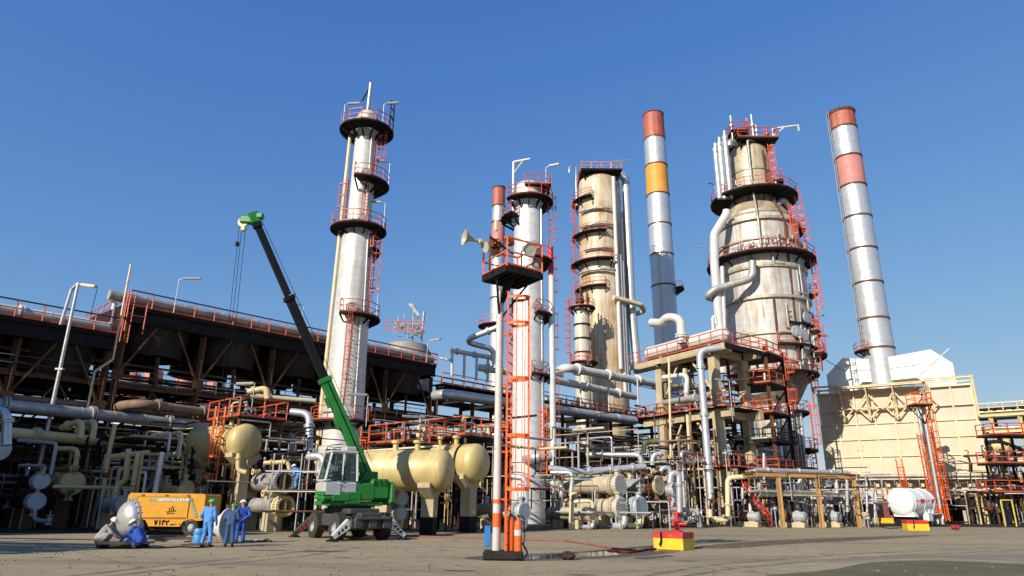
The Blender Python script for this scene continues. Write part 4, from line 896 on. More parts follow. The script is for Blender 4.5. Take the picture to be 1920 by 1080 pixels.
# ---------------------------------------------------------------- yellowed concrete frame structure
C0 = Vector((20.2, 63, 0)); Pd = Vector((-.50, .866, 0)); Qd = Vector((.80, .60, 0))
def K(p, q, z): return C0 + Pd * p + Qd * q + Z * z
KA = (Pd, Vector((-Pd.y, Pd.x, 0)), Z)
fr = thing('concrete_frame', 'yellowed concrete frame of three decks carrying a white vessel and exchangers', 'structure frame', K(5, 2, 0))
def FP(name, mb, mat=CONC): return mb.build(name, mat, fr)
LP, LQ, ZT = 12.6, 6.0, 16.3
cols = {}
for p in (2.0, 9.6):
    for q in (.7, LQ - .6): FP('column', MB().box(K(p, q, ZT / 2 - .3), (.85, .8, ZT - .6), 0, KA, .04))
for z, p0, p1 in ((16.0, -.2, 13.6), (10.0, .2, 12.4), (4.5, .4, 11.8)):
    for q in (.7, LQ - .6):
        ends = [p0, 2 - .44, 2 + .44, 9.6 - .44, 9.6 + .44, p1]
        for a, b in ((ends[0], ends[1]), (ends[2], ends[3]), (ends[4], ends[5])): FP('beam', MB().beam(K(a, q - .02, z), K(b, q - .02, z), .5, .78))
    for p in (2.0, 9.6): FP('beam', MB().beam(K(p, 1.12, z), K(p, LQ - 1.02, z), .5, .7))
    FP('deck', MB().prism([K(p0 + .3, .0, z + .4), K(p1, .0, z + .4), K(p1, LQ + 1, z + .4), K(p0 + .3, LQ + 1, z + .4)][::-1], Z * .14), DARK)
    rb = MB(); zz_ = z + .55; rail(rb, [K(p1, -.25, zz_), K(p0, -.25, zz_), K(p0, LQ + 1.0, zz_)], 1.15, .045); FP('railing', rb, RED)
FP('edge_fascia', MB().beam(K(-.3, -.32, 16.1), K(13.7, -.32, 16.1), .08, .55)); FP('edge_fascia', MB().beam(K(-.3, -.2, 16.1), K(-.3, LQ + 1, 16.1), .08, .5), DARK)
for z in (12.9, 13.6, 7.6, 8.6, 6.4, 11.9): FP('secondary_beam', MB().ibeam(K(2.5, 1.4 + rnd.uniform(0, 3.5), z), K(9.1, 1.4 + rnd.uniform(0, 3.5), z + .0), .25, .35), M('ochre_steel', (.30, .19, .08), .6, 0, .3, 1, .2) if z < 9 else CREAM)
for a, b in ((2.5, 4.8), (9.0, 7.0)): FP('strut', MB().beam(K(a, .7, 12.4), K(b, .7, 15.4), .16), CREAM2); FP('strut', MB().beam(K(a, .8, 6.2), K(b, .8, 9.4), .16), CREAM2)
FP('thin_post', MB().box(K(5.7, .4, 7.6), (.3, .3, 14.6), 0, KA), CREAM2)
# white vessel on the top deck with its fat bent pipe
v = thing('horizontal_drum', 'white horizontal vessel lying on the top deck of the concrete frame', 'drum', K(6.5, 1.6, 16.55)); r_ = .85
mb = MB(); mb.lathe([(0, -.35), (r_ * .6, -.2), (r_, .2), (r_, 11.0), (r_ * .6, 11.4), (0, 11.55)], K(.8, 1.5, 17.6), Pd, 24); mb.build('shell', WHITEP, v)
for p in (2.5, 9.6): MB().box(K(p, 1.5, 16.85), (.3, 1.2, .58), 0, KA).build('saddle', CREAM, v)
a = at(1277, 622, 68); pipe('fat white double-bent pipe rising above the concrete frame deck', [Vector((a.x, a.y, 17.5)), at(1276, 598, 68), at(1251, 594, 68.6), at(1240, 606, 69.5), at(1222, 605, 71)], .46, WHITEP, bend=1.1, n=14)
pipe('curly thin white vent stub at the right end of the concrete frame deck', [at(1338, 628, 66), at(1336, 596, 66), at(1341, 592, 66), at(1343, 608, 66)], .16, WHITEP)
ppipe('silver downpipe running the full height of the concrete frame front corner', [(1352, 652, 62.2), (1311, 657, 62.4), (1333, 936, 61.6)], 13, SILV, bands=1.2, n=14, bend=.9)
ppipe('white bent pipe looping inside the second bay of the concrete frame', [(1243, 708, 69), (1289, 702, 67), (1287, 737, 67)], 9, WHITEP)
ppipe('thin tall cream pipe standing inside the concrete frame bay', [(1254, 672, 66), (1258, 860, 66)], 4, CREAM2)
ppipe('thin rusty pipe standing inside the concrete frame bay', [(1294, 772, 66), (1296, 845, 66)], 4, BROWN)
for i, (px, py, r, L, m_, Y) in enumerate(((1306, 745, 7, 4.6, SILV, 66), (1302, 722, 5, 4, SILVD, 68), (1349, 738, 8, 4, SILV, 67), (1346, 861, 8, 4, SILVD, 67), (1300, 866, 7, 4, SILV, 68))):
    p = at(px, py, Y); exchanger(['silver exchanger on the second deck of the concrete frame', 'dull exchanger high in the concrete frame behind the silver one', 'round-ended silver exchanger at the right of the second deck', 'exchanger at the lowest deck right of the front column', 'silver exchanger on the lowest deck inside the concrete frame'][i], p, Pd, L, r * mpp(p), m_, GREY, GREYB, saddle=False, chl=.6)
# dark steel access tower between frame and great column
at_ = thing('access_tower', 'dark steel access tower with red railings between concrete frame and huge column', 'steel tower', (26, 70.5, 0)); ctr = Vector((25.4, 69.5, 0))
for i in (-1, 1):
    for j in (-1, 1): MB().ibeam(ctr + U * i * 2.2 + V * j * 2.0, ctr + U * i * 2.2 + V * j * 2.0 + Z * 17, .25, .28).build('column', STEEL if i < 0 else DARK, at_)
for z in (4.7, 7.6, 10.3, 13.2, 16.2):
    o = MB().box(ctr + Z * z, (5.2, 4.8, .16), 0, (U, V, Z)).build('deck', DARK, at_); rb = MB(); rail(rb, [ctr + U * i * 2.6 + V * j * 2.4 + Z * (z + .08) for i, j in ((-1, -1), (1, -1), (1, 1), (-1, 1))], 1.15, .05, True); rb.build('railing', RED if z != 7.6 else DARK, o)
    if z < 16:
        MB().beam(ctr + U * -2.2 - V * 2.1 + Z * z, ctr + U * 2.2 - V * 2.1 + Z * (z + 2.9), .12).build('brace', STEELD, at_)
        lb = MB(); ladder(lb, ctr + U * 1.5 - V * 2.55 + Z * z, ctr + U * 1.5 - V * 2.55 + Z * (z + 3.6), -V, .55, True, 0, 1.3, 1.5); lb.build('ladder', RED if z > 9 else DARK, at_)
# ---------------------------------------------------------------- yellow drums on pedestals
DRUMM = M('pale_yellow_drum_paint', (.56, .445, .19), .45, .05, .14, .5, .10, (.24, .11, .03), .75, (.34, .235, .08))
SIGNY = M('small_yellow_sign', (.8, .55, .02), .5)
def drum(label, px, py, Y, r, L, ped, strap=False, V=V):
    U = Vector((V.y, -V.x, 0))
    c = at(px, py, Y); t = thing('horizontal_drum', label, 'drum', Vector((c.x, c.y, 0)) + V * L / 2)
    s = MB(); hd = [(r * math.sin(a), -r * .55 * math.cos(a)) for a in [R(x) for x in range(0, 91, 9)]]
    tl = [(a, L - h) for a, h in hd[::-1]]
    s.lathe(hd + [(r, .04), (r + .012, .06), (r + .012, .1), (r, .12)] + [(r, L * .36), (r + .014, L * .36), (r + .014, L * .36 + .05), (r, L * .36 + .05), (r, L * .7), (r + .014, L * .7), (r + .014, L * .7 + .05), (r, L * .7 + .05), (r, L - .1)] + tl, c, V, 36); s.build('shell', DRUMM, t)
    if strap: m_ = MB(); m_.lathe([(r, .75), (r + .05, .75), (r + .05, .9), (r, .9)], c, V, 36); m_.build('strap', DARK, t)
    for i, q in enumerate(ped):
        p = c + V * q; ztop = c.z - r * .62; cm = MB(); sd = V.cross(Z)
        cm.prism([Vector((p.x, p.y, 0)) + sd * a - V * .35 + Z * z for a, z in ((-r * .95, ztop), (-r * .95, ztop - .25), (-.34, ztop - .85), (-.34, .9), (.34, .9), (.34, ztop - .85), (r * .95, ztop - .25), (r * .95, ztop))], V * .7, 0)
        sm = MB(); sm.prism([p + sd * r * math.sin(R(a)) * 1.0 - Z * r * math.cos(R(a)) * .995 - V * .16 for a in range(-52, 53, 8)][::-1] + [Vector((p.x, p.y, ztop)) - sd * r * .9 - V * .16, Vector((p.x, p.y, ztop)) + sd * r * .9 - V * .16], V * .32, 0); sm.build('saddle', DRUMM, t)
        o = cm.build('pedestal', CONC, t); b = MB(); b.box((p.x, p.y, .455), (.72, .74, .91), 0, (sd, V, Z)); b.build('painted_base', DARK, o)
        if i == 0: MB().box(p - V * .37 + Z * (1.15 - p.z), (.36, .02, .22), 0, (sd, V, Z)).build('sign', SIGNY, o)
    for q in (.35, .65): p = c + V * L * q; n = MB(); n.tube([p + Z * r * .9, p + Z * (r + .5)], .16, 10); flange(n, p + Z * (r + .45), Z, .26); n.build('nozzle', DRUMM, t)
    n = MB(); n.tube([c - Z * r * .7 - V * r * .3, c - Z * (r + .25) - V * r * .3, c - Z * (r + .5) + U * .6 - V * r * .3], .07, 8, bend=.2)
    n.build('drain_pipe', DRUMM, t); return c, t
d1 = drum('large pale yellow drum on a pedestal right of the crane, nearest of the drums', 830, 882, 39, 1.12, 4.4, (.7, 3.4), V=Vector((-.975, .22, 0)).normalized())
d2 = drum('pale yellow drum with a dark strap, just left of the red-and-white pole', 893, 868, 42.5, 1.15, 4.4, (.5, 3.4), True, Vector((-.85, .53, 0)).normalized())
d3 = drum('pale yellow drum high on a T-shaped pedestal behind the yellow compressor', 461, 829, 43, 1.13, 4.4, (.1, 3.6), V=Vector((-.86, .51, 0)).normalized())
# working platforms above the drums
def workdeck(label, px, py, Y, lu, lv, name='working_platform', rm=None, posts=True):
    c = at(px, py, Y); o = MB().box(c, (lu, lv, .12), 0, (U, V, Z)).build(name, DARK); tag(o, label, 'platform'); rb = MB()
    P = [c + U * lu / 2 * i + V * lv / 2 * j + Z * .07 for i, j in ((-1, -1), (1, -1), (1, 1), (-1, 1))]; rail(rb, P, 1.15, .042, True); rb.build('railing', rm or RED, o)
    for i in (-1, 1):
        for j in (-1, 1): MB().beam(Vector((c.x, c.y, 0)) + U * lu * .45 * i + V * lv * .45 * j, c + U * lu * .45 * i + V * lv * .45 * j - Z * .06, .16).build('post', STEEL, o)
    return c, o
w1 = workdeck('railed platform with yellow valves above the drum on the T-shaped pedestal', 462, 790, 45, 3.2, 4.4)
w2 = workdeck('red-railed platform packed with pipes above the largest yellow drum', 770, 836, 44.5, 4.0, 3.6)
w3 = workdeck('red-railed platform above the strapped yellow drum', 880, 824, 46, 4.2, 3.6)
def lad(label, px, py0, py1, Y, k=1.3, out=(.3, -1, 0), mat=None, cage=True):
    a = at(px, py0, Y); z1 = zat(a.x, a.y, py1); m_ = MB(); ladder(m_, a, Vector((a.x, a.y, z1)), out, .55, cage, 0, k, 1.5); return tag(m_.build('caged_ladder', mat or RED2), label, 'ladder')
lad('bright red caged ladder left of the drum on the T-shaped pedestal', 395, 905, 762, 42.5, 1.7)
lad('red caged ladder right of the stout white column foot', 1019, 890, 760, 56, 1.6)
lad('red ladder between the largest yellow drum and the green crane boom', 678, 905, 800, 46, 1.3)
# ---------------------------------------------------------------- heat exchangers
def EX(label, px, py, Y, rpx, L, sm, cm, vm, **k):
    c = at(px, py, Y); return exchanger(label, c, k.pop('back', V), L, rpx * mpp(c), sm, cm, vm, **k)
EX('long beige exchanger with a round pale cover, uppermost of the centre bundle', 1164, 909, 51, 19, 6.0, BEIGE, BEIGE, M('pale_grey_cover', (.50, .47, .40), .5, .1, .15, 2, .06))
EX('beige exchanger directly under the uppermost long one in the centre bundle', 1166, 952, 50.6, 19, 5.2, BEIGE, BEIGE, M('pale_grey_cover', (.5, .47, .4)))
EX('small beige exchanger low at the left of the centre bundle', 1112, 964, 49.5, 14, 4.0, BEIGE, BEIGE, BEIGE)
EX('exchanger with blue-grey cover right of the beige bundle, above a bent pipe', 1205, 951, 51.5, 18, 4.5, SILVD, GREYB, GREYB)
EX('rust-strapped silver exchanger at the right of the centre bundle', 1237, 910, 53.5, 17, 5.6, SILVD, STEEL, BEIGE)
EX('small silver exchanger under the inverted U pipe', 1268, 919, 54, 13, 4.0, SILVD, SILV, GREYB)
EX('dull exchanger in the shade left of the concrete front column', 1241, 946, 55.5, 15, 4.0, SILVD, GREY, BEIGE)
EX('half-hidden exchanger behind the red-and-yellow hydrant plinth', 1268, 950, 55, 13, 4.0, SILVD, GREY, GREYB)
EX('exchanger with bolted grey cover just right of the red-and-white pole', 984, 960, 44, 17, 4.2, BEIGE, GREY, GREYB)
EX('silver exchanger under the nearest yellow drum, upper of a stacked pair', 755, 935, 41, 13, 4.2, BROWN, SILVD, GREYB)
EX('silver exchanger under the nearest yellow drum, lower of a stacked pair', 753, 963, 41, 13, 4.2, BROWN, SILVD, GREYB, saddle=False)
EX('pale blue-grey exchanger cover at far left, upper of two', 78, 902, 41, 14, 4.5, STEELD, GREYB, GREYB)
EX('pale blue-grey exchanger cover at far left, lower of two', 69, 940, 41, 15, 4.5, STEELD, GREYB, GREYB)
EX('yellow exchanger with bulging bolted end in the shade at left', 137, 906, 42.5, 20, 4.5, CREAM, CREAM, CREAM)
EX('grey flanged exchanger half hidden by the left end of the yellow compressor', 236, 947, 40.5, 17, 4.0, SILVD, GREY, GREY)
EX('yellow-banded exchanger end above the yellow compressor', 350, 917, 42.5, 15, 4.0, CREAM, CREAM, CREAM)
EX('tall silver flanged exchanger cut by the left picture edge', -3, 842, 38, 20, 4.0, SILV, SILV, GREYB)
# two opened exchangers behind the crane, channel rings without covers
def openex(label, px, py, Y, rpx, L, sm, rm):
    c = at(px, py, Y); r = rpx * mpp(c); t = thing('opened_exchanger', label, 'heat exchanger', Vector((c.x, c.y, 0)) + V * L / 2); s = MB()
    s.lathe([(r * .86, .5), (r * .86, L), (0, L)], c, V, 26); s.build('shell', sm, t); g = MB(); g.lathe([(r * .8, 1.6), (r * .8, 0), (r * 1.12, 0), (r * 1.12, .2), (r * .9, .22), (r * .9, .5), (r * 1.1, .5), (r * 1.1, .66), (r * .86, .66)], c, V, 28)
    for i in range(24):
        a = i * math.pi / 12; d = U * math.cos(a) * r * 1.02 + Z * math.sin(a) * r * 1.02; g.beam(c + d - V * .1, c + d + V * .75, .05)
    g.build('channel_ring', rm, t); b = MB(); b.lathe([(r * .8, 1.6), (0, 1.6)], c, V, 24); b.build('tube_sheet', DARK, t)
    p = MB(); p.box(c + V * .3, (.1, .6, r * 1.5), 0, (U, V, Z)); p.build('pass_plate', CREAM, t)
    for q in (1.2, L - .8): e = c + V * q; MB().box((e.x, e.y, (e.z - r * .8) / 2), (.9, .3, max(.1, e.z - r * .8)), 0, (U, V, Z)).build('saddle', CONC, t)
openex('opened silver exchanger with bare bolted ring, where the man in blue leans', 534, 903, 41.5, 20, 5, SILVD, SILVD)
openex('opened cream exchanger ring under the one being worked on', 536, 949, 41, 17, 5, SILVD, CREAM2)
sc_ = thing('scaffold', 'tube scaffold round the two opened exchangers behind the crane', 'scaffold', at(535, 985, 40.5) * Vector((1, 1, 0)) if False else Vector((at(535, 985, 40.5).x, 40.5, 0)))
o0 = Vector((at(500, 985, 40.2).x, 40.2, 0))
for i in range(3):
    for j in range(2): MB().tube([o0 + Vector((i * 1.6, j * 1.5, 0)), o0 + Vector((i * 1.6, j * 1.5, 4.3))], .04, 6).build('standard', GALV, sc_)
for z in (1.1, 2.2, 3.3):
    for j in range(2): MB().tube([o0 + Vector((-.4, j * 1.5, z)), o0 + Vector((4.4, j * 1.5, z))], .04, 6).build('ledger', GALV if z > 2 else STEEL, sc_)
MB().box(o0 + Vector((2.0, .3, 2.28)), (4.4, .7, .06)).build('boards', STEEL, sc_); MB().box(o0 + Vector((1.6, .2, 1.15)), (5.2, .7, .06)).build('boards', STEEL, sc_)
# ---------------------------------------------------------------- pipes, left foreground of the plant
zpipe('long silver pipe bracketing out over the left yard, topmost of the near pipes', [(-60, 752), (388, 800)], 7.2, 24, SILVD, bands=2.2, n=14)
zpipe('thick brown insulated pipe bending above the long silver pipe', [(215, 770), (226, 761), (262, 757), (500, 789)], 8.0, 17, BROWN, bands=2, n=12)
zpipe('long yellow pipe running below the silver one to the drum', [(12, 811), (372, 845)], 5.4, 21, CREAM, n=14)
ppipe('yellow pipe hook standing on the long yellow pipe, left of a pair', [(116, 802, 43), (154, 788, 42.6), (150, 822, 42.6)], 12, CREAM, n=12)
ppipe('yellow pipe hook standing on the long yellow pipe, right of a pair', [(150, 799, 44), (179, 788, 43.2), (173, 824, 43.2)], 11, CREAM, n=12)
ppipe('big silver elbow pipe dropping at the left picture edge', [(-30, 770, 37), (13, 770, 37), (12, 835, 37)], 17, SILV, n=14, bend=.7)
for a in ((('slender yellow pipe falling from the long yellow pipe beside a valve'), [(216, 795, 43), (204, 850, 43), (190, 945, 43)], 8, CREAM),
    ('yellow pipe with an elbow, dropping left of the compressor', [(241, 842, 42), (236, 900, 42), (219, 912, 42), (211, 968, 41)], 11, CREAM),
    ('straight yellow pipe, left of two dropping behind the compressor', [(259, 849, 41.5), (247, 925, 41.5)], 9, CREAM),
    ('straight thin yellow pipe, right of two dropping behind the compressor', [(267, 851, 41.8), (256, 925, 41.8)], 6, CREAM),
    ('silver pipe standing behind the compressor', [(304, 848, 41), (290, 926, 41)], 11, SILV),
    ('thin grey pipe hooking over beside the silver standpipe', [(262, 888, 40.6), (274, 884, 40.6), (268, 925, 40.6)], 5, GALV),
    ('thin white pipe hook above the compressor, left of two', [(284, 816, 42), (320, 810, 42), (314, 854, 42)], 5, WHITEP),
    ('thin white pipe hook above the compressor, right of two', [(300, 818, 43), (342, 809, 42.4), (334, 860, 42.4)], 6, CREAM2),
    ('grey pipe running level then dropping past the two pale covers', [(34, 826, 41), (106, 831, 41), (95, 890, 41)], 7, GREY),
    ('yellow pipe feeding the top of the bulging yellow exchanger', [(108, 841, 42.5), (146, 842, 42.5), (140, 888, 42.5)], 9, CREAM),
    ('grey pipe with U-bend above the upper pale cover', [(36, 873, 41), (86, 873, 41), (80, 890, 41)], 6, SILVD),
    ('low grey pipe with valve under the pale covers', [(66, 955, 40.6), (64, 975, 40.6), (90, 977, 40.6)], 7, GREY),
    ('level yellow pipe above the row of dropping yellow pipes', [(210, 856, 42), (280, 848, 42)], 9, CREAM),
    ('level yellow pipe behind the compressor lamp post', [(332, 815, 44), (350, 838, 44)], 5, CREAM),
    ('yellow drain pipe hooking from the T-shaped pedestal drum', [(448, 850, 42), (446, 882, 42), (462, 886, 42)], 9, CREAM),
    ('silver insulated pipe curving up left of the crane boom', [(545, 772, 47), (580, 776, 47), (580, 855, 46.5)], 14, SILV),
    ('silver insulated pipe behind the crane cab, bending down', [(578, 857, 42.5), (609, 855, 42), (605, 905, 42)], 15, SILV),
    ('pair-mate thin silver pipe bending left of the insulated pipe', [(490, 811, 46), (553, 818, 45.6), (550, 850, 45.6)], 10, SILVD),
    ('thin silver pipe dropping beside its pair-mate', [(520, 815, 47), (546, 822, 46.6), (541, 850, 46.6)], 7, SILV),
    ('yellow curved pipe over the opened exchanger', [(495, 868, 42), (540, 866, 42), (543, 882, 42)], 8, CREAM),
    ('grey-brown pipe level in front of the white column base', [(470, 742, 50), (592, 752, 51)], 9, BEIGE),
    ('short cream pipe with elbow above the drum valves', [(465, 735, 49), (500, 728, 49), (502, 748, 49)], 12, CREAM),
    ('silver pipe leaving the nearest drum, curling down to the stacked pair', [(714, 884, 40.6), (757, 884, 39.8), (754, 922, 39.8)], 10, SILV),
    ('thin cream pipe along the top of the nearest yellow drum', [(683, 846, 42), (824, 836, 41), (823, 848, 41)], 4, CREAM2),
    ('short grey drain pipe under the stacked pair', [(752, 975, 40.6), (752, 988, 40.6)], 7, CREAM),
    ('silver pipe arching down onto the exchanger beside the pole', [(950, 893, 45), (986, 896, 44.4), (986, 945, 44.4)], 11, SILV),
    ('silver pipe sweeping under the exchanger beside the pole', [(985, 976, 44.4), (982, 992, 44.4), (945, 990, 45)], 11, SILV),
    ('silver pipe along the top of the centre bundle', [(1028, 878, 52), (1090, 884, 52), (1210, 875, 53)], 12, SILV),
    ('second silver pipe on top of the centre bundle, bending down at left', [(1032, 886, 50), (1074, 886, 49.6), (1070, 930, 49.6)], 8, SILV),
    ('dark olive pipe arching over beside the concrete rear column', [(1207, 850, 62), (1206, 830, 62), (1232, 827, 62)], 9, M('olive_pipe', (.13, .13, .05), .6)),
    ('grey pipe bending down behind the centre bundle', [(1100, 853, 58), (1202, 853, 56), (1203, 880, 56)], 10, SILVD),
    ('silver pipe bending down by the rust-strapped exchanger', [(1245, 850, 56), (1224, 852, 56), (1223, 872, 56)], 9, SILV),
    ('inverted U of silver pipe left of the concrete front column', [(1256, 905, 53), (1258, 887, 53), (1273, 887, 53), (1274, 960, 53)], 11, SILV),
    ('short inverted U of silver pipe beside the larger one', [(1238, 895, 55), (1240, 877, 55), (1256, 877, 55), (1254, 905, 55)], 9, SILV),
    ('cream pipe looping over the small low exchanger', [(1072, 998, 48.6), (1073, 941, 48.6), (1110, 939, 48.6), (1112, 952, 48.6)], 7, CREAM2),
    ('thin cream standpipe left of the cream loop', [(1068, 995, 48.3), (1070, 926, 48.3), (1078, 925, 48.3)], 4, CREAM2),
    ('silver pipe hanging under the small low exchanger', [(1112, 975, 49.5), (1112, 988, 49.5), (1086, 988, 49.5)], 8, SILV),
    ('fat silver elbow under the beige exchangers', [(1172, 968, 50.4), (1170, 986, 50.4), (1148, 987, 50.4)], 13, SILV),
    ('pale bent pipe under the blue-grey exchanger', [(1204, 967, 51.6), (1203, 985, 51.6), (1175, 985, 51)], 9, CREAM2),
    ('vertical silver pipe left of the centre bundle', [(1053, 903, 52), (1051, 985, 52)], 8, SILV),
    ('thin grey pipe left of the vertical silver one', [(1039, 900, 52), (1036, 985, 52)], 5, SILVD),
    ('cream pipe rising and turning right beyond the concrete front column', [(1365, 968, 57), (1364, 896, 57), (1392, 894, 57)], 9, CREAM2),
    ('cream U-bend low between two valves right of the concrete column', [(1331, 955, 58), (1332, 975, 58), (1365, 975, 58), (1366, 955, 58)], 9, CREAM2),
    ('silver pipe with handwheel valves, low left of the concrete front column', [(1258, 955, 54), (1308, 957, 54), (1312, 988, 54)], 9, SILVD),
    ('silver low pipe leading to the handwheel valve', [(1252, 973, 54), (1306, 976, 54)], 8, SILVD)):
    ppipe(a[0], a[1], a[2], a[3], n=12)
for px, py, Y, s, m_ in ((190, 938, 42.8, .24, CREAM), (330, 905, 41, .22, DARK), (392, 880, 41.5, .3, DARK), (378, 905, 41, .26, STEELD), (92, 975, 40.5, .26, GREY), (1290, 972, 54, .34, SILVD), (1338, 940, 57.5, .3, STEEL), (1355, 958, 57.5, .28, DARK), (500, 925, 41, .25, CREAM), (480, 885, 42, .22, CREAM), (1056, 960, 51.5, .26, SILVD), (1308, 962, 54, .3, SILV), (246, 925, 40.8, .2, SILVD), (138, 880, 42.3, .2, CREAM), (312, 858, 41.8, .18, GREY), (1203, 888, 53, .3, STEEL), (1222, 884, 53.5, .3, BEIGE), (1240, 888, 54, .28, STEEL), (1180, 893, 51.2, .22, CREAM)):
    valve('handwheel valve on the ' + ('left yard' if px < 520 else 'centre') + ' pipework', at(px, py, Y), rnd.choice((U, V, Z)) if s < .3 else U, s, m_, None, 'handwheel valves of the ' + ('left yard' if px < 520 else 'centre bundle'), up=rnd.choice((Z, -V)))
# ---------------------------------------------------------------- low pipe bridge, right, with pumps under it
BRG = M('ochre_bridge_steel', (.46, .27, .10), .6, 0, .25, 1.2, .15)
br = thing('pipe_bridge', 'ochre steel pipe bridge on posts in front of the huge column foot', 'pipe bridge', (at(1530, 985, 60).x, 60, 0))
bx = lambda px, Y: Vector((at(px, 985, Y).x, Y, 0)); BZ = zat(at(1470, 890, 58).x, 58, 890)
fa, fb_ = bx(1468, 57), bx(1612, 60); ra, rb_ = bx(1440, 61.5), bx(1600, 65)
for a, b in ((fa, fb_), (ra, rb_)):
    MB().ibeam(a - (b - a).normalized() * 2.2 + Z * BZ, b + (b - a).normalized() * .8 + Z * BZ, .25, .4).build('beam', BRG, br)
    MB().ibeam(a + Z * BZ * .62, b + Z * BZ * .62, .16, .22).build('beam', BEIGE, br)
    for q in (0, .5, 1): c = a + (b - a) * q; MB().ibeam(c, c + Z * (BZ - .2), .28, .3).build('post', BRG, br)
for q in (0, .5, 1): MB().ibeam(fa + (fb_ - fa) * q + Z * (BZ + .02), ra + (rb_ - ra) * q + Z * (BZ + .02), .2, .3).build('beam', BRG, br)
dd = (fb_ - fa).normalized(); nn = (ra - fa).normalized()
for i in range(6):
    q = fa + nn * (.5 + i * .7) - dd * 2 + Z * (BZ + .32); L = (fb_ - fa).length + rnd.uniform(1, 3)
    pipe(['silver', 'white', 'thin grey', 'dull silver', 'cream', 'grey'][i] + ' pipe lying on top of the ochre pipe bridge', [q, q + dd * L], (.17, .1, .06, .14, .1, .08)[i], [SILV, WHITEP, GALV, SILVD, CREAM2, GREY][i])
    q = fa + nn * (.3 + i * .6) - dd * 2.5 + Z * (BZ * .62 + .22)
    pipe('small pipe on the lower tier of the ochre pipe bridge', [q, q + dd * (L + .5)], (.12, .06, .09, .07, .1, .06)[i], [SILVD, GALV, BEIGE][i % 3], group='lower tier pipes of the ochre bridge')
for i, (px, y0, y1, w_, m_) in enumerate(((1432, 850, 905, 5, SILV), (1424, 905, 930, 9, SILVD), (1503, 892, 930, 9, SILV), (1568, 890, 925, 8, SILV), (1392, 915, 960, 6, GALV), (1406, 912, 960, 6, WHITEP), (1462, 895, 985, 6, SILVD), (1521, 905, 960, 5, GALV), (1546, 900, 950, 5, SILVD), (1588, 900, 960, 6, SILVD), (1625, 905, 975, 4, GALV), (1640, 940, 985, 4, GALV))):
    ppipe('upright small pipe around the ochre pipe bridge', [(px, y0, 59.5), (px + 1, y1, 59.5)], w_, m_, group='upright pipes at the ochre bridge')
ppipe('silver pipe with two elbows crossing in front of the ochre bridge left post', [(1425, 926, 58.5), (1444, 927, 58.5), (1496, 926, 59), (1500, 895, 59), (1516, 892, 59.5)], 9, SILV)
ppipe('fat silver pipe with elbow under the ochre bridge', [(1475, 926, 60), (1536, 924, 60.5), (1538, 900, 60.5)], 8, SILVD)
def pump(label, px, py, Y, s=1.0, mot=None):
    g = Vector((at(px, py, Y).x, Y, 0)); t = thing('pump', label, 'pump', g); d = -V
    MB().box(g + Z * .2, (.9 * s, 2.0 * s, .4), 0, (U, V, Z), .03).build('plinth', CONC, t)
    m_ = MB(); m_.lathe([(0, -.62), (.2, -.62), (.36, -.55), (.4, -.5), (.4, -.42), (.36, -.4), (.36, .35), (.28, .42), (0, .45)], g + Z * (.4 + .45 * s) + d * .45 * s, -d, 20)
    for i in range(18): a = i * .349; q = U * math.cos(a) * .36 * s + Z * math.sin(a) * .36 * s; m_.box(g + Z * (.4 + .45 * s) + d * .4 * s + q, (.03, .7 * s, .05), 0, (U, V, Z))
    m_.box(g + Z * (.42) + d * .4 * s, (.6 * s, .6 * s, .12), 0, (U, V, Z)); m_.box(g + Z * (.4 + .85 * s) + d * .4 * s, (.25, .3, .16), 0, (U, V, Z)); m_.build('motor', mot or GREY, t)
    c = MB(); c.lathe([(0, -.25), (.3, -.25), (.34, -.1), (.34, .1), (.3, .25), (0, .25)], g + Z * .85 - d * .6 * s, V, 18); c.tube([g + Z * .85 - d * .6 * s, g + Z * 1.7 - d * .6 * s], .12, 8); flange(c, g + Z * 1.6 - d * .6 * s, Z, .2); c.tube([g + Z * .85 - d * .25, g + Z * .85 + d * .1], .06, 8); c.build('casing', STEEL, t)
pump('grey pump motor under the ochre pipe bridge, nearer its left post', 1489, 985, 58.5); pump('grey pump motor under the ochre pipe bridge, nearer its right post', 1555, 984, 60.5)
pump('grey pump with motor low between concrete frame and ochre bridge', 1405, 986, 59, .9)
# small red stair, left of the bridge
t = thing('stair', 'short steep stair with red handrails by the concrete column', 'stair', (at(1430, 985, 58).x, 58, 0)); a = Vector((at(1444, 985, 58).x, 58, 0)); b = Vector((at(1396, 925, 59.5).x, 59.5, 2.6))
for s_ in (-.35, .35):
    o = Vector((0, s_, 0)); MB().beam(a + o, b + o, .06, .2).build('stringer', STEELD, t); m_ = MB(); m_.beam(a + o + Z, b + o + Z, .07); m_.beam(a + o + Z * .5, b + o + Z * .5, .05)
    for q in (0, .33, .66, 1): m_.beam(a + o + (b - a) * q, a + o + (b - a) * q + Z, .06)
    m_.build('handrail', REDP, t)
for i in range(10): MB().box(a + (b - a) * (i + .5) / 10, (.25, .7, .04)).build('tread', STEEL, t)
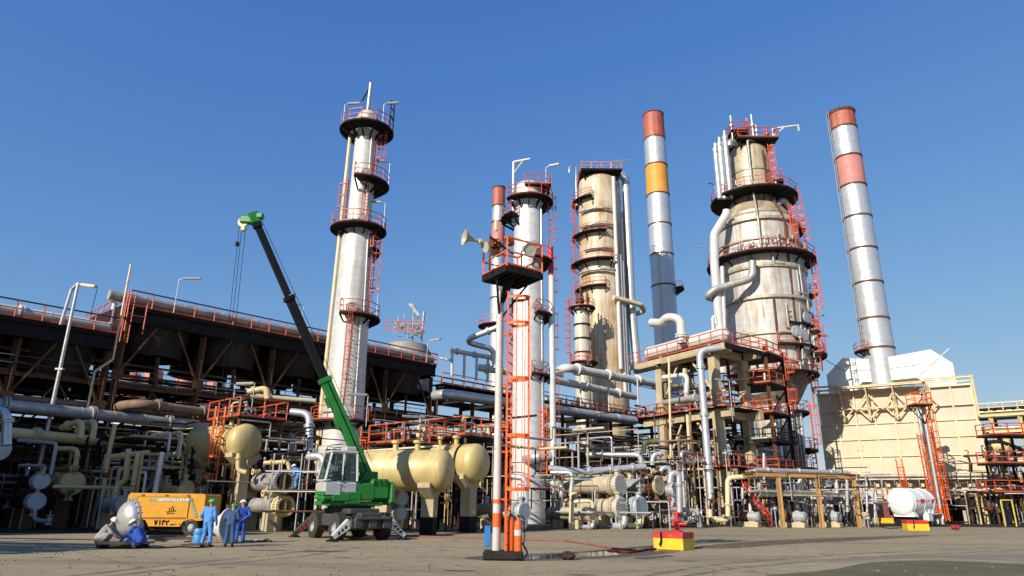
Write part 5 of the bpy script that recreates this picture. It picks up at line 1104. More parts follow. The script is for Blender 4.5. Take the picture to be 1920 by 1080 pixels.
# white junction cabinet and small red-fronted boards near the furnace
p = Vector((at(1632, 935, 63).x, 63, 0)); z = zat(p.x, 63, 945); t = thing('junction_cabinet', 'white junction cabinet on thin legs left of the white tank trailer', 'cabinet', p); MB().box((0, 0, z + .55), (.95, .45, 1.1), 0, None, .02).build('box', WHITEP, t, True)
for i in (-.35, .35): MB().tube([(i, 0, 0), (i, 0, z)], .035, 6).build('leg', GALV, t, True)
MB().box((-.2, -.235, z + .6), (.22, .02, .3)).build('panel', M('teal_label', (.08, .3, .3), .5), t, True)
p = Vector((at(1656, 985, 64).x, 64.5, 0)); t = thing('instrument_board', 'brown notice board with a white plate behind the far hydrant plinth', 'board', p); MB().box((0, 0, 1.5), (1.9, .1, 1.5)).build('board', M('maroon_board', (.2, .06, .04), .6), t, True); MB().box((-.1, -.06, 1.6), (.35, .02, .35)).build('plate', WHITEP, t, True); MB().box((0, .0, .37), (.12, .1, .74)).build('post', STEEL, t, True)
# ---------------------------------------------------------------- green mobile crane
GREEN = M('crane_green_paint', (.018, .19, .026), .45, .05, .25, 1.2, .08, (.06, .06, .03), .3, (.02, .1, .02))
CHAS = M('chassis_grey', (.07, .07, .07), .6, .2, .3, 2, .1)
BOOMB = M('black_boom_paint', (.007, .008, .009), .75, .0, .3, 1)
CABW = M('cab_pale_grey', (.42, .43, .42), .4, .05, .1, 2, .03)
def glass():
    m, t, b, tc = _base('tinted_glass'); b.inputs['Base Color'].default_value = (.16, .24, .23, 1); b.inputs['Roughness'].default_value = .03
    b.inputs['Transmission Weight'].default_value = .85; b.inputs['IOR'].default_value = 1.3; return m
GLASS = glass()
cx = at(655, 990, 34.5); CB = Vector((cx.x, 34.5, 0))
fw = Vector((.60, -.80, 0)); lf = Vector((-fw.y, fw.x, 0)) * -1   # lf: towards the visible (left-of-picture) side
lf = Vector((-.80, -.60, 0))
crane = thing('mobile_crane', 'green mobile crane with black telescopic boom raised to the left', 'crane', CB)
def L3(a, b, z): return CB + fw * a + lf * b + Z * z
AX = (fw, lf, Z)
m_ = MB(); m_.box(L3(0, 0, .95), (4.6, 1.1, .5), 0, AX, .05); m_.box(L3(0, 0, 1.25), (3.2, 1.5, .25), 0, AX, .04); m_.box(L3(-.2, 0, 1.5), (1.6, 1.6, .25), 0, AX, .04)
for a in (-1.35, 1.25): m_.box(L3(a, 0, .62), (.5, 1.7, .35), 0, AX, .05)
for a, b in ((-.1, .85), (-.1, -.85)): m_.box(L3(a, b, .85), (1.5, .5, .55), 0, AX, .06)
m_.build('chassis', CHAS, crane)
mb = MB(); mb.lathe([(0, 0), (.75, 0), (.75, .16), (.7, .2), (.7, .3), (0, .3)], L3(-.2, 0, 1.37), Z, 26); mb.build('slewing_ring', DARK, crane)
for a in (-1.35, 1.25):
    for sg in (1, -1):
        c = L3(a, sg * 1.12, .6); w = MB(); w.lathe([(.3, -.24), (.5, -.24), (.58, -.19), (.6, -.1), (.6, .1), (.58, .19), (.5, .24), (.3, .24)], c, lf, 30)
        for i in range(22):
            th = i * 2 * math.pi / 22; d = fw * math.cos(th) + Z * math.sin(th); e = fw * -math.sin(th) + Z * math.cos(th)
            for s_ in (-1, 1): w.box(c + d * .595 + lf * .1 * s_, (.035, .09, .19), 0, (d, e, lf))
        wo = w.build('wheel', DIRTYRUB, crane); r = MB(); r.lathe([(0, .1), (.12, .1), (.14, .06), (.24, .04), (.31, .14), (.33, .24)], c, lf * sg, 22); r.build('rim', GREY, wo)
# stabilisers: front blade beam with folding legs, rear legs
HATCH = M('pale_stabiliser_paint', (.55, .55, .53), .5, .1, .2, 2, .15)
def legs(a, spread, nm):
    m_ = MB(); m_.box(L3(a, 0, .72), (.4, 2.1, .42), 0, AX, .06); m_.box(L3(a + .12, 0, .96), (.6, 1.7, .1), 0, AX, .03)
    for i in range(3): m_.box(L3(a + .3, -.7 + i * .7, .8), (.1, .4, .5), 0, AX, .03)
    o = m_.build(nm, CHAS, crane)
    for sg in (1, -1):
        p, q = L3(a, sg * 1.0, .78), L3(a, sg * spread, .18); l_ = MB(); e = (q - p).normalized(); up = fw.cross(e).normalized()
        poly = [p + up * .2, q + up * .09, q - up * .09, p - up * .2]; l_.prism([x - fw * .14 for x in poly], fw * .28, 0); le = l_.build('stabiliser_leg', HATCH if a > 0 else CHAS, crane)
        mr = MB()
        if a > 0:
            for k in (.3, .5, .7): c_ = p + (q - p) * k; mr.box(c_ + fw * .146, (.012, .13, .09), 0, (fw, (e + up).normalized(), fw.cross((e + up).normalized())))
        else:
            for k in (.3, .5, .7): c_ = p + (q - p) * k; mr.box(c_ + fw * .146, (.012, .1, .22), 0, (fw, e, up))
        mr.build('warning_stripes', BLACKR if a > 0 else REDP, le)
        pd = MB(); pd.lathe([(.0, .26), (.09, .26), (.12, .12), (.26, .06), (.28, 0), (0, 0)], Vector((q.x, q.y, .0)), Z, 14); pd.build('stabiliser_pad', DARK, le)
        hy = MB(); hy.tube([L3(a + .05, sg * .75, 1.2), (p + q) / 2 + up * .12], .06, 8); hy.build('ram', DARK, le)
legs(2.2, 1.75, 'front_outrigger_box'); legs(-2.3, 1.8, 'rear_outrigger_box')
# superstructure
ux = Vector((-.82, -.57, 0)); uy = Vector((-.57, .82, 0)) * -1      # ux: where the cab looks, uy: towards the viewer-right side
TB = L3(-.2, 0, 0)
def S3(a, b, z): return TB + ux * a + uy * b + Z * (z * 1.16 - .7)
UX = (ux, uy, Z)
b_ = MB(); b_.box(S3(.05, 0, 1.98), (2.7, 2.0, .2), 0, UX, .03)
b_.box(S3(-1.1, -.05, 2.55), (1.0, 2.3, 1.0), 0, UX, .12); b_.box(S3(-.25, .82, 2.45), (1.1, .6, .8), 0, UX, .06); b_.box(S3(.9, .9, 2.2), (.9, .55, .35), 0, UX, .05); b_.box(S3(.2, -.85, 2.5), (1.9, .6, .9), 0, UX, .1)
b_.box(S3(.75, -.1, 2.3), (1.0, 1.5, .8), 0, UX, .08); b_.box(S3(.3, .9, 2.2), (.8, .5, .6), 0, UX, .05); b_.build('superstructure', GREEN, crane)
c_ = MB(); c_.box(S3(-1.75, 0, 2.4), (.4, 2.25, 1.1), 0, UX, .15); c_.build('counterweight', GREEN, crane)
dm = MB()
def stroke(mb, org, ax, ay, nrm, pts, s, w): 
    P = [org + ax * x * s + ay * y * s + nrm * .012 for x, y in pts]
    for p, q in zip(P, P[1:]):
        d = (q - p); 
        if d.length > 1e-5: d.normalize(); e = nrm.cross(d).normalized(); mb.box((p + q) / 2, ((q - p).length + w * .7, w, .02), 0, (d, e, nrm))
DIG = {'6': [(.6, 1), (.1, .9), (0, .5), (0, .1), (.5, 0), (.6, .25), (.5, .5), (0, .5)], '1': [(.1, .8), (.35, 1), (.35, 0)], '3': [(0, 1), (.6, 1), (.25, .55), (.6, .4), (.5, 0), (0, .05)]}
hx = ux * -1
for i, ch in enumerate('613'): stroke(dm, S3(-.72 - i * .27, 1.115, 2.72), hx, Z, uy, DIG[ch], .26, .045)
dm.build('number', M('dark_green_lettering', (.01, .07, .012), .5), crane)
g_ = MB()
for i in range(7): g_.tube([S3(1.05, -1.15 + .62 + i * .14 - .6, 2.05), S3(1.25, -1.15 + .62 + i * .14 - .6, 2.8)], .02, 6)
for z in (2.1, 2.3, 2.5, 2.75): g_.tube([S3(1.06 + (z - 2.05) * .26, -1.15, z), S3(1.06 + (z - 2.05) * .26, -.3, z)], .02, 6)
for a in (.2, .6, 1.0):
    g_.tube([S3(a, -1.18, 2.05), S3(a, -1.18, 3.0)], .02, 6)
g_.tube([S3(.1, -1.18, 3.0), S3(1.2, -1.18, 3.0)], .025, 6); g_.build('guard_grille', GREEN, crane)
# cab on the viewer side, raised
cc = S3(.95, .55, 3.05); CW, CD, CH = 1.55, 1.05, 1.75
fm = MB(); z0, z1 = 2.18, 3.95
def cab(a, b, z): return S3(.95 + a, .62 + b, z)
corn = [(-.8, -.5), (-.8, .5), (.78, .5), (.78, -.5)]; top = [(-.72, -.47), (-.72, .47), (.55, .47), (.55, -.47)]
for (a, b), (a2, b2) in zip(corn, top): fm.beam(cab(a, b, 2.85), cab(a2, b2, z1), .1, .09)
fm.box(cab(-.08, 0, z1 + .05), (1.4, 1.06, .14), 0, UX, .05); fm.box(cab(.0, 0, 2.55), (1.62, 1.04, .62), 0, UX, .06)
fm.beam(cab(-.05, .5, 2.85), cab(-.05, .47, z1), .08, .06); fm.beam(cab(.8, -.5, 2.87), cab(.8, .5, 2.87), .08); fm.box(cab(-.45, 0, z1 + .2), (.55, .7, .22), 0, UX, .05)
cabo = fm.build('cab', CABW, crane)
fl = MB(); fl.box(cab(.0, 0, 2.19), (1.66, 1.1, .16), 0, UX, .04); fl.box(cab(.3, .0, 2.36), (1.1, 1.09, .2), 0, UX, .03); fl.build('cab_base', GREEN, cabo)
gl = MB()
gl.prism([cab(.79, -.45, 2.88), cab(.79, .45, 2.88), cab(.57, .42, z1 - .04), cab(.57, -.42, z1 - .04)], ux * .012); gl.build('windscreen', GLASS, cabo)
gl = MB(); gl.prism([cab(.0, .505, 2.9), cab(.72, .505, 2.9), cab(.5, .475, z1 - .05), cab(.0, .475, z1 - .05)], uy * .01); gl.build('door_window', GLASS, cabo)
gl = MB(); gl.prism([cab(-.75, .505, 2.9), cab(-.1, .505, 2.9), cab(-.1, .475, z1 - .05), cab(-.68, .475, z1 - .05)], uy * .01); gl.build('side_window', GLASS, cabo)
dr = MB(); dr.box(cab(.38, .535, 2.55), (.72, .03, .56), 0, UX, .01); dr.box(cab(.12, .56, 2.75), (.16, .03, .04)); dr.build('door', CABW, cabo)
se = MB(); se.box(cab(-.25, 0, 2.95), (.5, .5, .14), 0, UX, .03); se.box(cab(-.48, 0, 3.3), (.12, .46, .7), 0, UX, .03); se.build('seat', BLACKR, cabo)
mi = MB(); mi.tube([cab(.75, .55, 3.7), cab(.95, .75, 3.72), cab(.95, .75, 3.5)], .018, 6); mi.box(cab(.95, .77, 3.45), (.04, .2, .3), 0, UX); mi.build('mirror', BLACKR, cabo)
# boom: green outer section, black telescopic sections, green head
BR_ = S3(-1.0, -.25, 3.0); tip = at(478, 412, 32.2); bd = (tip - BR_).normalized(); BL = (tip - BR_).length
bs = bd.cross(Z).normalized(); bu = bs.cross(bd).normalized()
def boomsec(a, b, w, h, mat, name, par):
    m = MB(); m.box(BR_ + bd * (a + b) / 2 * 1.0, (b - a, w, h), 0, (bd, bs, bu), .03); m.box(BR_ + bd * (b - .12), (.24, w + .1, h + .1), 0, (bd, bs, bu), .02); return m.build(name, mat, par)
q1 = BL * .385
bo = boomsec(-.5, q1, .44, .52, GREEN, 'boom', crane); boomsec(q1, BL * .70, .35, .42, BOOMB, 'boom_section', bo); boomsec(BL * .70, BL - .2, .28, .33, BOOMB, 'boom_section', bo)
lt = MB(); lt.prism([BR_ - bs * .225 + bd * q1 * .02, BR_ - bs * .225 + bd * q1 * .98, BR_ - bs * .225 + bd * q1 * .98 + bu * .05, BR_ - bs * .225 + bd * q1 * .02 + bu * .05], -bs * .02); lt.build('boom_edge_line', DARK, bo)
for q in (.30, .22): c = BR_ + bd * BL * q; cl = MB(); cl.box(c - bu * .33, (.55, .34, .16), 0, (bd, bs, bu), .03); cl.build('boom_bracket', GREEN, bo)

hh = MB(); hh.box(tip + bd * .1, (.6, .42, .5), 0, (bd, bs, bu), .05); hh.box(tip + Vector((-.35, 0, -.02)), (.75, .4, .42), 0, None, .06); hh.box(tip + Vector((.22, 0, .2)), (.4, .35, .3), 0, None, .05); hh.build('boom_head', GREEN, bo)
sh = MB(); sh.lathe([(0, -.06), (.26, -.06), (.2, 0), (.26, .06), (0, .06)], tip + Vector((-.58, -.02, -.15)), (0, 1, 0), 18); sh.box(tip + Vector((-.5, 0, -.5)), (.22, .3, .3), 0, None, .04); sh.build('sheave', CREAM2, bo)
cb = MB(); lo = at(404, 800, 36)
for k, (dx, l2) in enumerate(((-.75, at(408, 800, 37)), (-.62, at(420, 760, 37)), (-.42, at(426, 760, 37)))): cb.tube([tip + Vector((dx, -.02, -.2)), l2], .014, 6)
cb.tube([tip + bu * .3, BR_ + bu * .5 + bd * .5], .014, 6); cb.build('hoist_cables', BLACKR, bo)
bl_ = MB(); bl_.lathe([(0, 0), (.09, .05), (.11, .15), (.09, .25), (0, .3)], tip + Vector((-.72, -.02, -1.5)), Z, 10); bl_.build('limit_weight', STEELD, bo)
rm = MB(); rm.tube([S3(.5, -.25, 2.3), BR_ + bd * q1 * .33 - bu * .3], .13, 12); rm.build('lift_ram', SILVD, crane); bt = MB(); bt.prism([S3(-1.4, -.58, 2.2), S3(.0, -.58, 2.2), S3(-.7, -.58, 3.3), S3(-1.3, -.58, 3.3)], uy * .1); bt.prism([S3(-1.4, .08, 2.2), S3(.0, .08, 2.2), S3(-.7, .08, 3.3), S3(-1.3, .08, 3.3)], uy * .1); bt.build('boom_pivot', GREEN, crane)
lg = MB(); cgd = BR_ + bd * BL * .70; lg.tube([cgd + bs * -.2, cgd - bs * .3 + bu * .3, cgd + bs * .35 + bu * .45], .025, 6); lg.build('cable_guide', SILVD, bo)
# ---------------------------------------------------------------- yellow towed compressor
OCH = M('compressor_yellow', (.56, .255, .008), .45, .03, .1, 1.5, .05, (.35, .13, .02), .25, (.6, .28, .01))
kp = at(321, 985, 36.0); t = thing('air_compressor', 'orange-yellow towed air compressor with black lettering, behind the standing workers', 'compressor', Vector((kp.x, 36, 0)), R(-3))
H0, H1 = .78, 2.0; L_ = 3.95
def cz(y): return zat(kp.x, 36, y)
H0, H1 = cz(986), cz(925)
pf = [(-L_ / 2, H0 + .35), (-L_ / 2 + .02, H1 - .12), (-L_ / 2 + .14, H1), (L_ / 2 - .1, H1 - .02), (L_ / 2, H1 - .1), (L_ / 2, H0 + .3), (L_ / 2 - .15, H0 + .28), (L_ / 2 - .9, H0 + .28), (L_ / 2 - 1.1, H0), (-L_ / 2 + 1.3, H0), (-L_ / 2 + 1.08, H0 + .3), (-L_ / 2 + .25, H0 + .3)]
MB().prism([(x, -.85, z) for x, z in pf], (0, 1.7, 0)).build('body', OCH, t, True)
pn = MB(); pn.box((-.15, -.862, (H0 + H1) / 2 + .12), (2.7, .03, (H1 - H0) * .62), 0, None, .01); 
pn.build('side_door', OCH, t, True)
sm = MB(); sm.beam((-1.45, -.88, H1 - .18), (1.25, -.88, H1 - .18), .02, .02); sm.beam((-1.45, -.88, H0 + .38), (1.15, -.88, H0 + .38), .02, .02)
for x in (-1.45, 1.2): sm.beam((x, -.88, H0 + .38), (x, -.88, H1 - .18), .02)
for x in (-1.2, .0, 1.1): sm.box((x, -.885, H1 - .1), (.16, .03, .05))
sm.build('door_seams', M('dark_ochre', (.2, .09, .01), .6), t, True)
tq = MB(); tq.box((-1.35, -.866, H1 - .32), (1.1, .012, .13)); tq.box((.25, -.882, H1 - .32), (2.2, .012, .13)); tq.prism([(1.2, -.888, H1 - .26), (1.32, -.888, H1 - .3), (1.72, -.888, H0 + .45), (1.55, -.888, H0 + .45)], (0, .012, 0)); tq.build('teal_stripe', M('faded_teal', (.20, .27, .2), .6, 0, .3, 4), t, True)
LET = {'I': [[(.3, 0), (.3, 1)]], 'N': [[(0, 0), (0, 1), (.7, 0), (.7, 1)]], 'G': [[(.7, .9), (.3, 1), (0, .6), (.1, .1), (.5, 0), (.7, .2), (.7, .5), (.4, .5)]], 'E': [[(.65, 1), (0, 1), (0, 0), (.65, 0)], [(0, .5), (.5, .5)]], 'R': [[(0, 0), (0, 1), (.55, .95), (.6, .6), (0, .5), (.65, 0)]], 'S': [[(.65, .9), (.2, 1), (.05, .7), (.6, .35), (.5, 0), (0, .1)]], 'O': [[(.3, 1), (0, .7), (.05, .2), (.35, 0), (.7, .3), (.65, .8), (.3, 1)]], 'L': [[(0, 1), (0, 0), (.6, 0)]], 'A': [[(0, 0), (.35, 1), (.7, 0)], [(.15, .4), (.55, .4)]], 'D': [[(0, 0), (0, 1), (.5, .85), (.65, .5), (.5, .1), (0, 0)]]}
tx = MB()
for i, ch in enumerate('INGERSOLLRAND'):
    for sk_ in LET[ch]: stroke(tx, Vector((-.42 + i * .128, -.882, H1 - .375)), Vector((1, 0, 0)), Z, Vector((0, -1, 0)), sk_, .115, .026)
tx.build('lettering', M('lettering_white', (.75, .75, .7), .5), t, True)
tx = MB(); X1, Y1 = Vector((1, 0, 0)), Vector((0, -1, 0))
PD = [[[(0, 1), (.3, 0), (.6, 1)]], [[(.3, 1), (.35, 0)]], [[(0, .7), (.15, 1), (.25, .75), (.4, 1), (.55, .75), (.6, .95)], [(.02, .8), (.1, 0)]], [[(0, .8), (.3, .75), (.55, 1)], [(.02, .8), (.12, 0)]], [[(0, .1), (.9, .1)]], [[(.3, .2), (.38, .2)]], [[(.3, .2), (.38, .2)]], [[(.3, .75), (.05, .4), (.1, .1), (.3, .05), (.55, .15), (.55, .45), (.3, .75)]]]
for i, d_ in enumerate(PD):
    tx = MB()
    for s_ in d_: stroke(tx, Vector((-.40 + i * .2, -.868, H0 + .08)), X1, Z, Y1, s_, .2, .04)
    tx.build('painted_digit', BLACKR, t, True)
tx = MB()
for s_ in ([(0, .3), (.3, .1), (.6, .35), (.9, .2), (1.2, .5), (1.3, .3), (1.7, .4)], [(.5, .8), (.6, .3)], [(1.2, .9), (1.3, .4)], [(.2, -.1), (.9, .0), (1.5, -.05)], [(1.0, 1.1), (.8, .5)]): stroke(tx, Vector((.1, -.882, H0 + .62)), X1, Z, Y1, s_, .3, .022)
tx.build('painted_scrawl', BLACKR, t, True)
un = MB(); un.box((0, 0, H0 - .1), (3.3, 1.2, .18)); un.box((0, 0, H0 + .1), (2.2, 1.4, .3)); un.tube([(L_ / 2 - .3, 0, H0 - .1), (L_ / 2 + .9, 0, .5)], .06, 8); un.tube([(-1.3, -.8, .42), (-1.3, .8, .42)], .05, 8); un.tube([(1.4, -.8, .42), (1.4, .8, .42)], .05, 8); un.build('undercarriage', DARK, t, True)
for x in (-1.3, 1.4):
    for y in (-.72, .72):
        wm = MB(); wm.lathe([(.2, -.13), (.38, -.13), (.42, -.07), (.42, .07), (.38, .13), (.2, .13)], (x, y, .42), (0, 1, 0), 24); wo = wm.build('wheel', DIRTYRUB, t, True); r_ = MB(); r_.lathe([(0, .1), (.1, .1), (.21, .02), (.22, .12)], (x, y, .42), (0, -1 if y < 0 else 1, 0), 18); r_.build('rim', GREY, wo, True)
# ---------------------------------------------------------------- white tank trailer
kp = at(1716, 985, 66); t = thing('tank_trailer', 'white tank trailer with red lettering parked before the furnace', 'trailer', Vector((kp.x, 66, 0)), R(36)); TW = M('trailer_white', (.68, .68, .67), .35, .05, .06, 1.5, .02, streak=.2, scol=(.5, .48, .44))
ct = at(1712, 942, 66); rr = 1.22; lz = ct.z; Lr = 4.3
s = MB(); hd = [(rr * math.sin(R(a)), -.42 * math.cos(R(a))) for a in range(0, 91, 10)]
s.lathe(hd + [(rr, Lr)] + [(a, Lr - h) for a, h in hd[::-1]], (-Lr / 2, 0, lz), (1, 0, 0), 34)
for q in (.3, 2.1, 3.9): s.lathe([(rr, -.05), (rr + .04, -.05), (rr + .04, .05), (rr, .05)], (-Lr / 2 + q, 0, lz), (1, 0, 0), 34)
s.build('tank', TW, t, True)
sk_ = MB(); sk_.prism([(-2.0, -.9, lz - .75), (-2.3, -1.15, lz - 1.25), (-1.5, -1.15, lz - 1.25), (-1.6, -.9, lz - .75)], (0, 1.8, 0)); sk_.box((.2, 0, lz - 1.2), (4.4, .9, .14)); [sk_.box((x, 0, lz - .85), (.16, 2.2, .8)) for x in (.2, .9, 1.6)]; sk_.build('cradle', TW, t, True)
tx = MB(); xx = -1.5
for i, w_ in enumerate((.25, .1, .3, .3, .3, .12, .25, 0, .3, .3)):
    if w_: 
        an = R(-8); tx.box((xx, -rr * .985 - .01, lz + .15 - (.05 if i % 3 else 0)), (w_, .05, .34 if i in (2, 3, 4, 8, 9) else .14)); 
    xx += .36
tx.build('red_lettering', REDP, t, True)
ch = MB(); ch.box((.4, 0, .95), (4.6, .9, .22)); ch.box((-1.5, 0, .55), (.9, 1.5, 1.05)); ch.build('chassis', DARK, t, True); bx_ = MB(); bx_.box((.55, -1.0, .85), (.9, .5, .75), 0, None, .03); bx_.build('locker', TW, t, True); fd = MB(); fd.box((2.0, -1.02, 1.12), (2.3, .5, .06)); fd.box((3.1, -1.02, .9), (.1, .5, .5)); fd.build('mudguard', TW, t, True)
for x in (1.0, 2.05):
    for y in (-.95, .95):
        w = MB(); w.lathe([(.28, -.16), (.44, -.16), (.5, -.1), (.5, .1), (.44, .16), (.28, .16)], (x, y, .5), (0, 1, 0), 26); wo = w.build('wheel', DIRTYRUB, t, True); r_ = MB(); r_.lathe([(0, .12), (.1, .12), (.27, .02), (.3, .15)], (x, y, .5), (0, -1 if y < 0 else 1, 0), 18); r_.build('rim', CREAM2, wo, True)
# ---------------------------------------------------------------- red-and-white floodlight pole
p = gnd(930, 1050); PY = p.y
t = thing('floodlight_pole', 'white pole with orange band, orange caged ladder and square railed platform on top', 'pole', p)
zz = lambda py: zat(p.x, PY, py)
ztop = zz(548); PO = M('pole_dusty_white', (.52, .49, .46), .5, .05, .15, 1.5, .06, (.45, .12, .05)); PL = M('plinth_black', (.02, .02, .018), .8, 0, .4, 3)
kd = Vector((.82, .57, 0)); ks = Vector((-.57, .82, 0)); KX = (kd, ks, Z)
zb = .28
MB().box((.22, .08, zb / 2), (1.25, .8, zb), 0, None, .05).build('plinth', PL, t, True)
MB().lathe([(.13, zb), (.115, ztop)], n=20).build('mast', PO, t, True)
for a, b in ((988, 962), (944, 936)): MB().lathe([(.133, zz(a)), (.131, zz(b))], n=20).build('orange_band', RED2, t, True)
for py in (936, 847, 800, 720, 628, 600): MB().beam((0, 0, zz(py)), (.36, .02, zz(py)), .09, .06).build('stay', RED2, t, True)
lb = MB(); la = Vector((.36, .02, 0)); ladder(lb, la + Z * zb, la + Z * ztop, Vector((.94, -.35, 0)), .42, False, 0, 1.15)
ring_z = [zz(y) for y in (917, 817, 711, 608, 560)]; prv = None; so_ = Vector((.35, .94, 0)); ou = Vector((.94, -.35, 0))
for z in ring_z:
    R_ = [la + so_ * (.34 * math.cos(R(a))) + ou * (.7 * math.sin(R(a))) + Z * z for a in range(0, 181, 30)]
    R_[0] = la + so_ * .25 + Z * z; R_[-1] = la - so_ * .25 + Z * z
    for a, b in zip(R_, R_[1:]): lb.beam(a, b, .025, .10)
    if prv:
        for j in (1, 2, 3, 4, 5): lb.beam(prv[j], R_[j], .045, .03)
    prv = R_
lb.build('caged_ladder', RED2, t, True)
dz = zz(520); c0 = Vector((.42, -.2, 0)); hw = .74
pm = MB(); pm.box(c0 + Z * dz, (hw * 2, hw * 2, .06), 0, KX)
for i in (-1, 1): pm.box(c0 + kd * hw * i + Z * (dz - .06), (.1, hw * 2, .24), 0, KX); pm.box(c0 + ks * hw * i + Z * (dz - .06), (hw * 2 - .12, .1, .24), 0, KX)
for i in range(-2, 3): pm.box(c0 + kd * hw * .38 * i + Z * (dz - .1), (.05, hw * 1.9, .12), 0, KX)
pm.beam((.0, .0, zz(600)), c0 + kd * hw * .95 + Z * (dz - .15), .07); pm.beam((0, 0, zz(600)), c0 - kd * hw * .9 + Z * (dz - .15), .07); pm.beam((0, 0, ztop - .4), c0 + Z * dz, .2)
pl = pm.build('platform', DARK, t, True)
rb = MB(); rail(rb, [c0 + kd * hw * i + ks * hw * j + Z * dz for i, j in ((-1, -1), (1, -1), (1, 1), (-1, 1))], 1.05, .032, True, posts=1); rb.build('railing', RED2, pl, True)
fz = dz + 1.0
fm = MB(); fm.beam(c0 - kd * .95 + Z * dz, c0 - kd * .95 + Z * (fz + .3), .07); fm.beam(c0 - kd * 1.3 - ks * .5 + Z * fz, c0 + kd * .3 + ks * .4 + Z * fz, .06); fm.beam(c0 + kd * .4 + Z * dz, c0 + kd * .4 + Z * fz, .06); fm.box(c0 - kd * .6 + ks * .2 + Z * (fz + .12), (.3, .25, .3)); fm.build('lamp_frame', STEEL, pl, True)
for d, off, nm in ((Vector((-.75, -.55, -.25)), c0 + Vector((-.85, -.1, 0)), 'floodlight'), (Vector((.3, -.9, -.35)), c0 + Vector((.55, -.5, -.25)), 'floodlight'), (Vector((-.3, .9, -.3)), c0 - kd * .35 + ks * .5, 'floodlight')):
    d.normalize(); m_ = MB(); s_, u_ = frame(d); q = off + Z * (fz + .05)
    m_.lathe([(.05, -.26), (.1, -.24), (.12, -.08), (.22, .12), (.23, .15), (.21, .15), (.12, -.08), (0, -.08)], q, d, 20); m_.box(q - d * .32, (.2, .2, .2), 0, (d, s_, u_)); fo = m_.build(nm, SILVD, pl, True); g = MB(); g.lathe([(0, .12), (.215, .12)], q, d, 20); g.build('lens', M('lamp_lens', (.42, .44, .36), .25, .0), fo, True)
hn = MB(); hd_ = Vector((-.86, -.42, .1)).normalized(); hp = c0 + Vector((-1.5, -.3, fz + .25))
hn.lathe([(.04, -.35), (.06, -.34), (.07, -.1), (.12, .05), (.24, .2), (.29, .22), (.28, .2), (.1, .02), (0, .0)], hp, hd_, 22); hn.beam(hp - hd_ * .3, hp - hd_ * .3 + kd * .9 + ks * .1, .05); hn.lathe([(0, -.5), (.1, -.5), (.11, -.36), (.05, -.32)], hp, hd_, 14); hn.build('loudspeaker', M('horn_olive_grey', (.40, .40, .30), .5), pl, True)
bx_ = MB(); bx_.box(c0 - kd * .5 - ks * .55 + Z * (fz + .0), (.26, .22, .3), 0, KX, .02); bx_.build('junction_box', M('rust_brown_box', (.30, .10, .04), .6, 0, .3, 3, .2), pl, True)
bx_ = MB(); bx_.box(c0 - kd * 1.1 - ks * .62 + Z * (fz + .42), (.14, .1, .42), 0, KX, .02); bx_.build('antenna_panel', CREAM2, pl, True)
bx_ = MB(); bx_.box((-.27, -.05, zb + .42), (.2, .12, .62), 0, None, .02); bx_.build('blue_box', M('blue_box_paint', (.02, .16, .42), .45), t, True)
# extinguisher stand at the pole's foot
q = p + Vector((.56, -.05, zb)); e = thing('extinguisher', 'orange-red fire extinguisher with white label strapped to the pole foot', 'fire extinguisher', q)
ER = M('extinguisher_orange', (.70, .12, .02), .35); MB().lathe([(0, 0), (.12, 0), (.125, .05), (.125, .78), (.1, .88), (.05, .93), (.04, 1.0), (0, 1.0)], (.12, -.12, 0), Z, 18).build('cylinder', ER, e, True)
MB().lathe([(.127, .45), (.127, .62)], (.12, -.12, 0), Z, 18).build('label', WHITEP, e, True)
m_ = MB(); m_.box((.12, -.12, 1.04), (.05, .16, .06)); m_.tube([(.12, -.1, 1.0), (.3, -.15, 1.02), (.33, -.18, .6), (.3, -.2, .2)], .018, 6, bend=.1); m_.build('valve_hose', BLACKR, e, True)
e2 = thing('extinguisher', 'second orange extinguisher, half behind the labelled one at the pole foot', 'fire extinguisher', q + Vector((-.12, .1, 0))); MB().lathe([(0, 0), (.12, 0), (.125, .05), (.125, .85), (.1, .95), (.04, 1.05), (0, 1.05)], (0, 0, 0), Z, 18).build('cylinder', ER, e2, True); MB().box((0, 0, 1.08), (.05, .18, .06)).build('lever', BLACKR, e2, True)
m_ = MB(); m_.tube([q + Vector((x, y, z)) for x, y, z in ((.25, -.2, .25), (.42, -.3, -.05), (.3, -.36, -.2), (.1, -.3, -.2))], .03, 8, bend=.12); tag(m_.build('hose_coil', BLACKR), 'short black rubber hose curled beside the extinguishers', 'hose')
# ---------------------------------------------------------------- hydrant plinths
def plinth(label, px, py, w, d, h, rz, hyd):
    g = gnd(px, py); t = thing('hydrant_plinth', label, 'hydrant plinth', g, rz)
    MB().box((0, 0, h * .33), (w, d, h * .66), 0, None, .02).build('yellow_base', YELLOW, t, True); MB().box((0, 0, h * .83), (w + .012, d + .012, h * .34), 0, None, .02).build('red_top', REDP, t, True)
    if hyd:
        m_ = MB(); m_.lathe([(.2, h), (.2, h + .05), (.1, h + .08), (.1, h + .38), (.17, h + .4), (.17, h + .47), (.08, h + .5), (.06, h + .75), (0, h + .76)], (.15, .1, 0), Z, 14); m_.tube([(.15, .1, h + .3), (.15, -.35, h + .3)], .07, 10); m_.tube([(.15, .1, h + .3), (.5, .2, h + .3)], .07, 10); m_.tube([(.15, .1, h + .62), (-.1, .15, h + 1.1), (-.18, .18, h + 1.45)], .02, 6); m_.beam((-.05, .1, h + .7), (.35, .1, h + .74), .05); m_.build('hydrant', REDP, t, True)
    m_ = MB(); m_.tube([(-w * .2, -d / 2 - .05, h), (-w * .2, -d / 2 - .06, h * .5), (-w * .25, -d / 2 - .1, h * .25)], .035, 8, bend=.1); m_.build('hose_end', BLACKR, t, True)
    return g
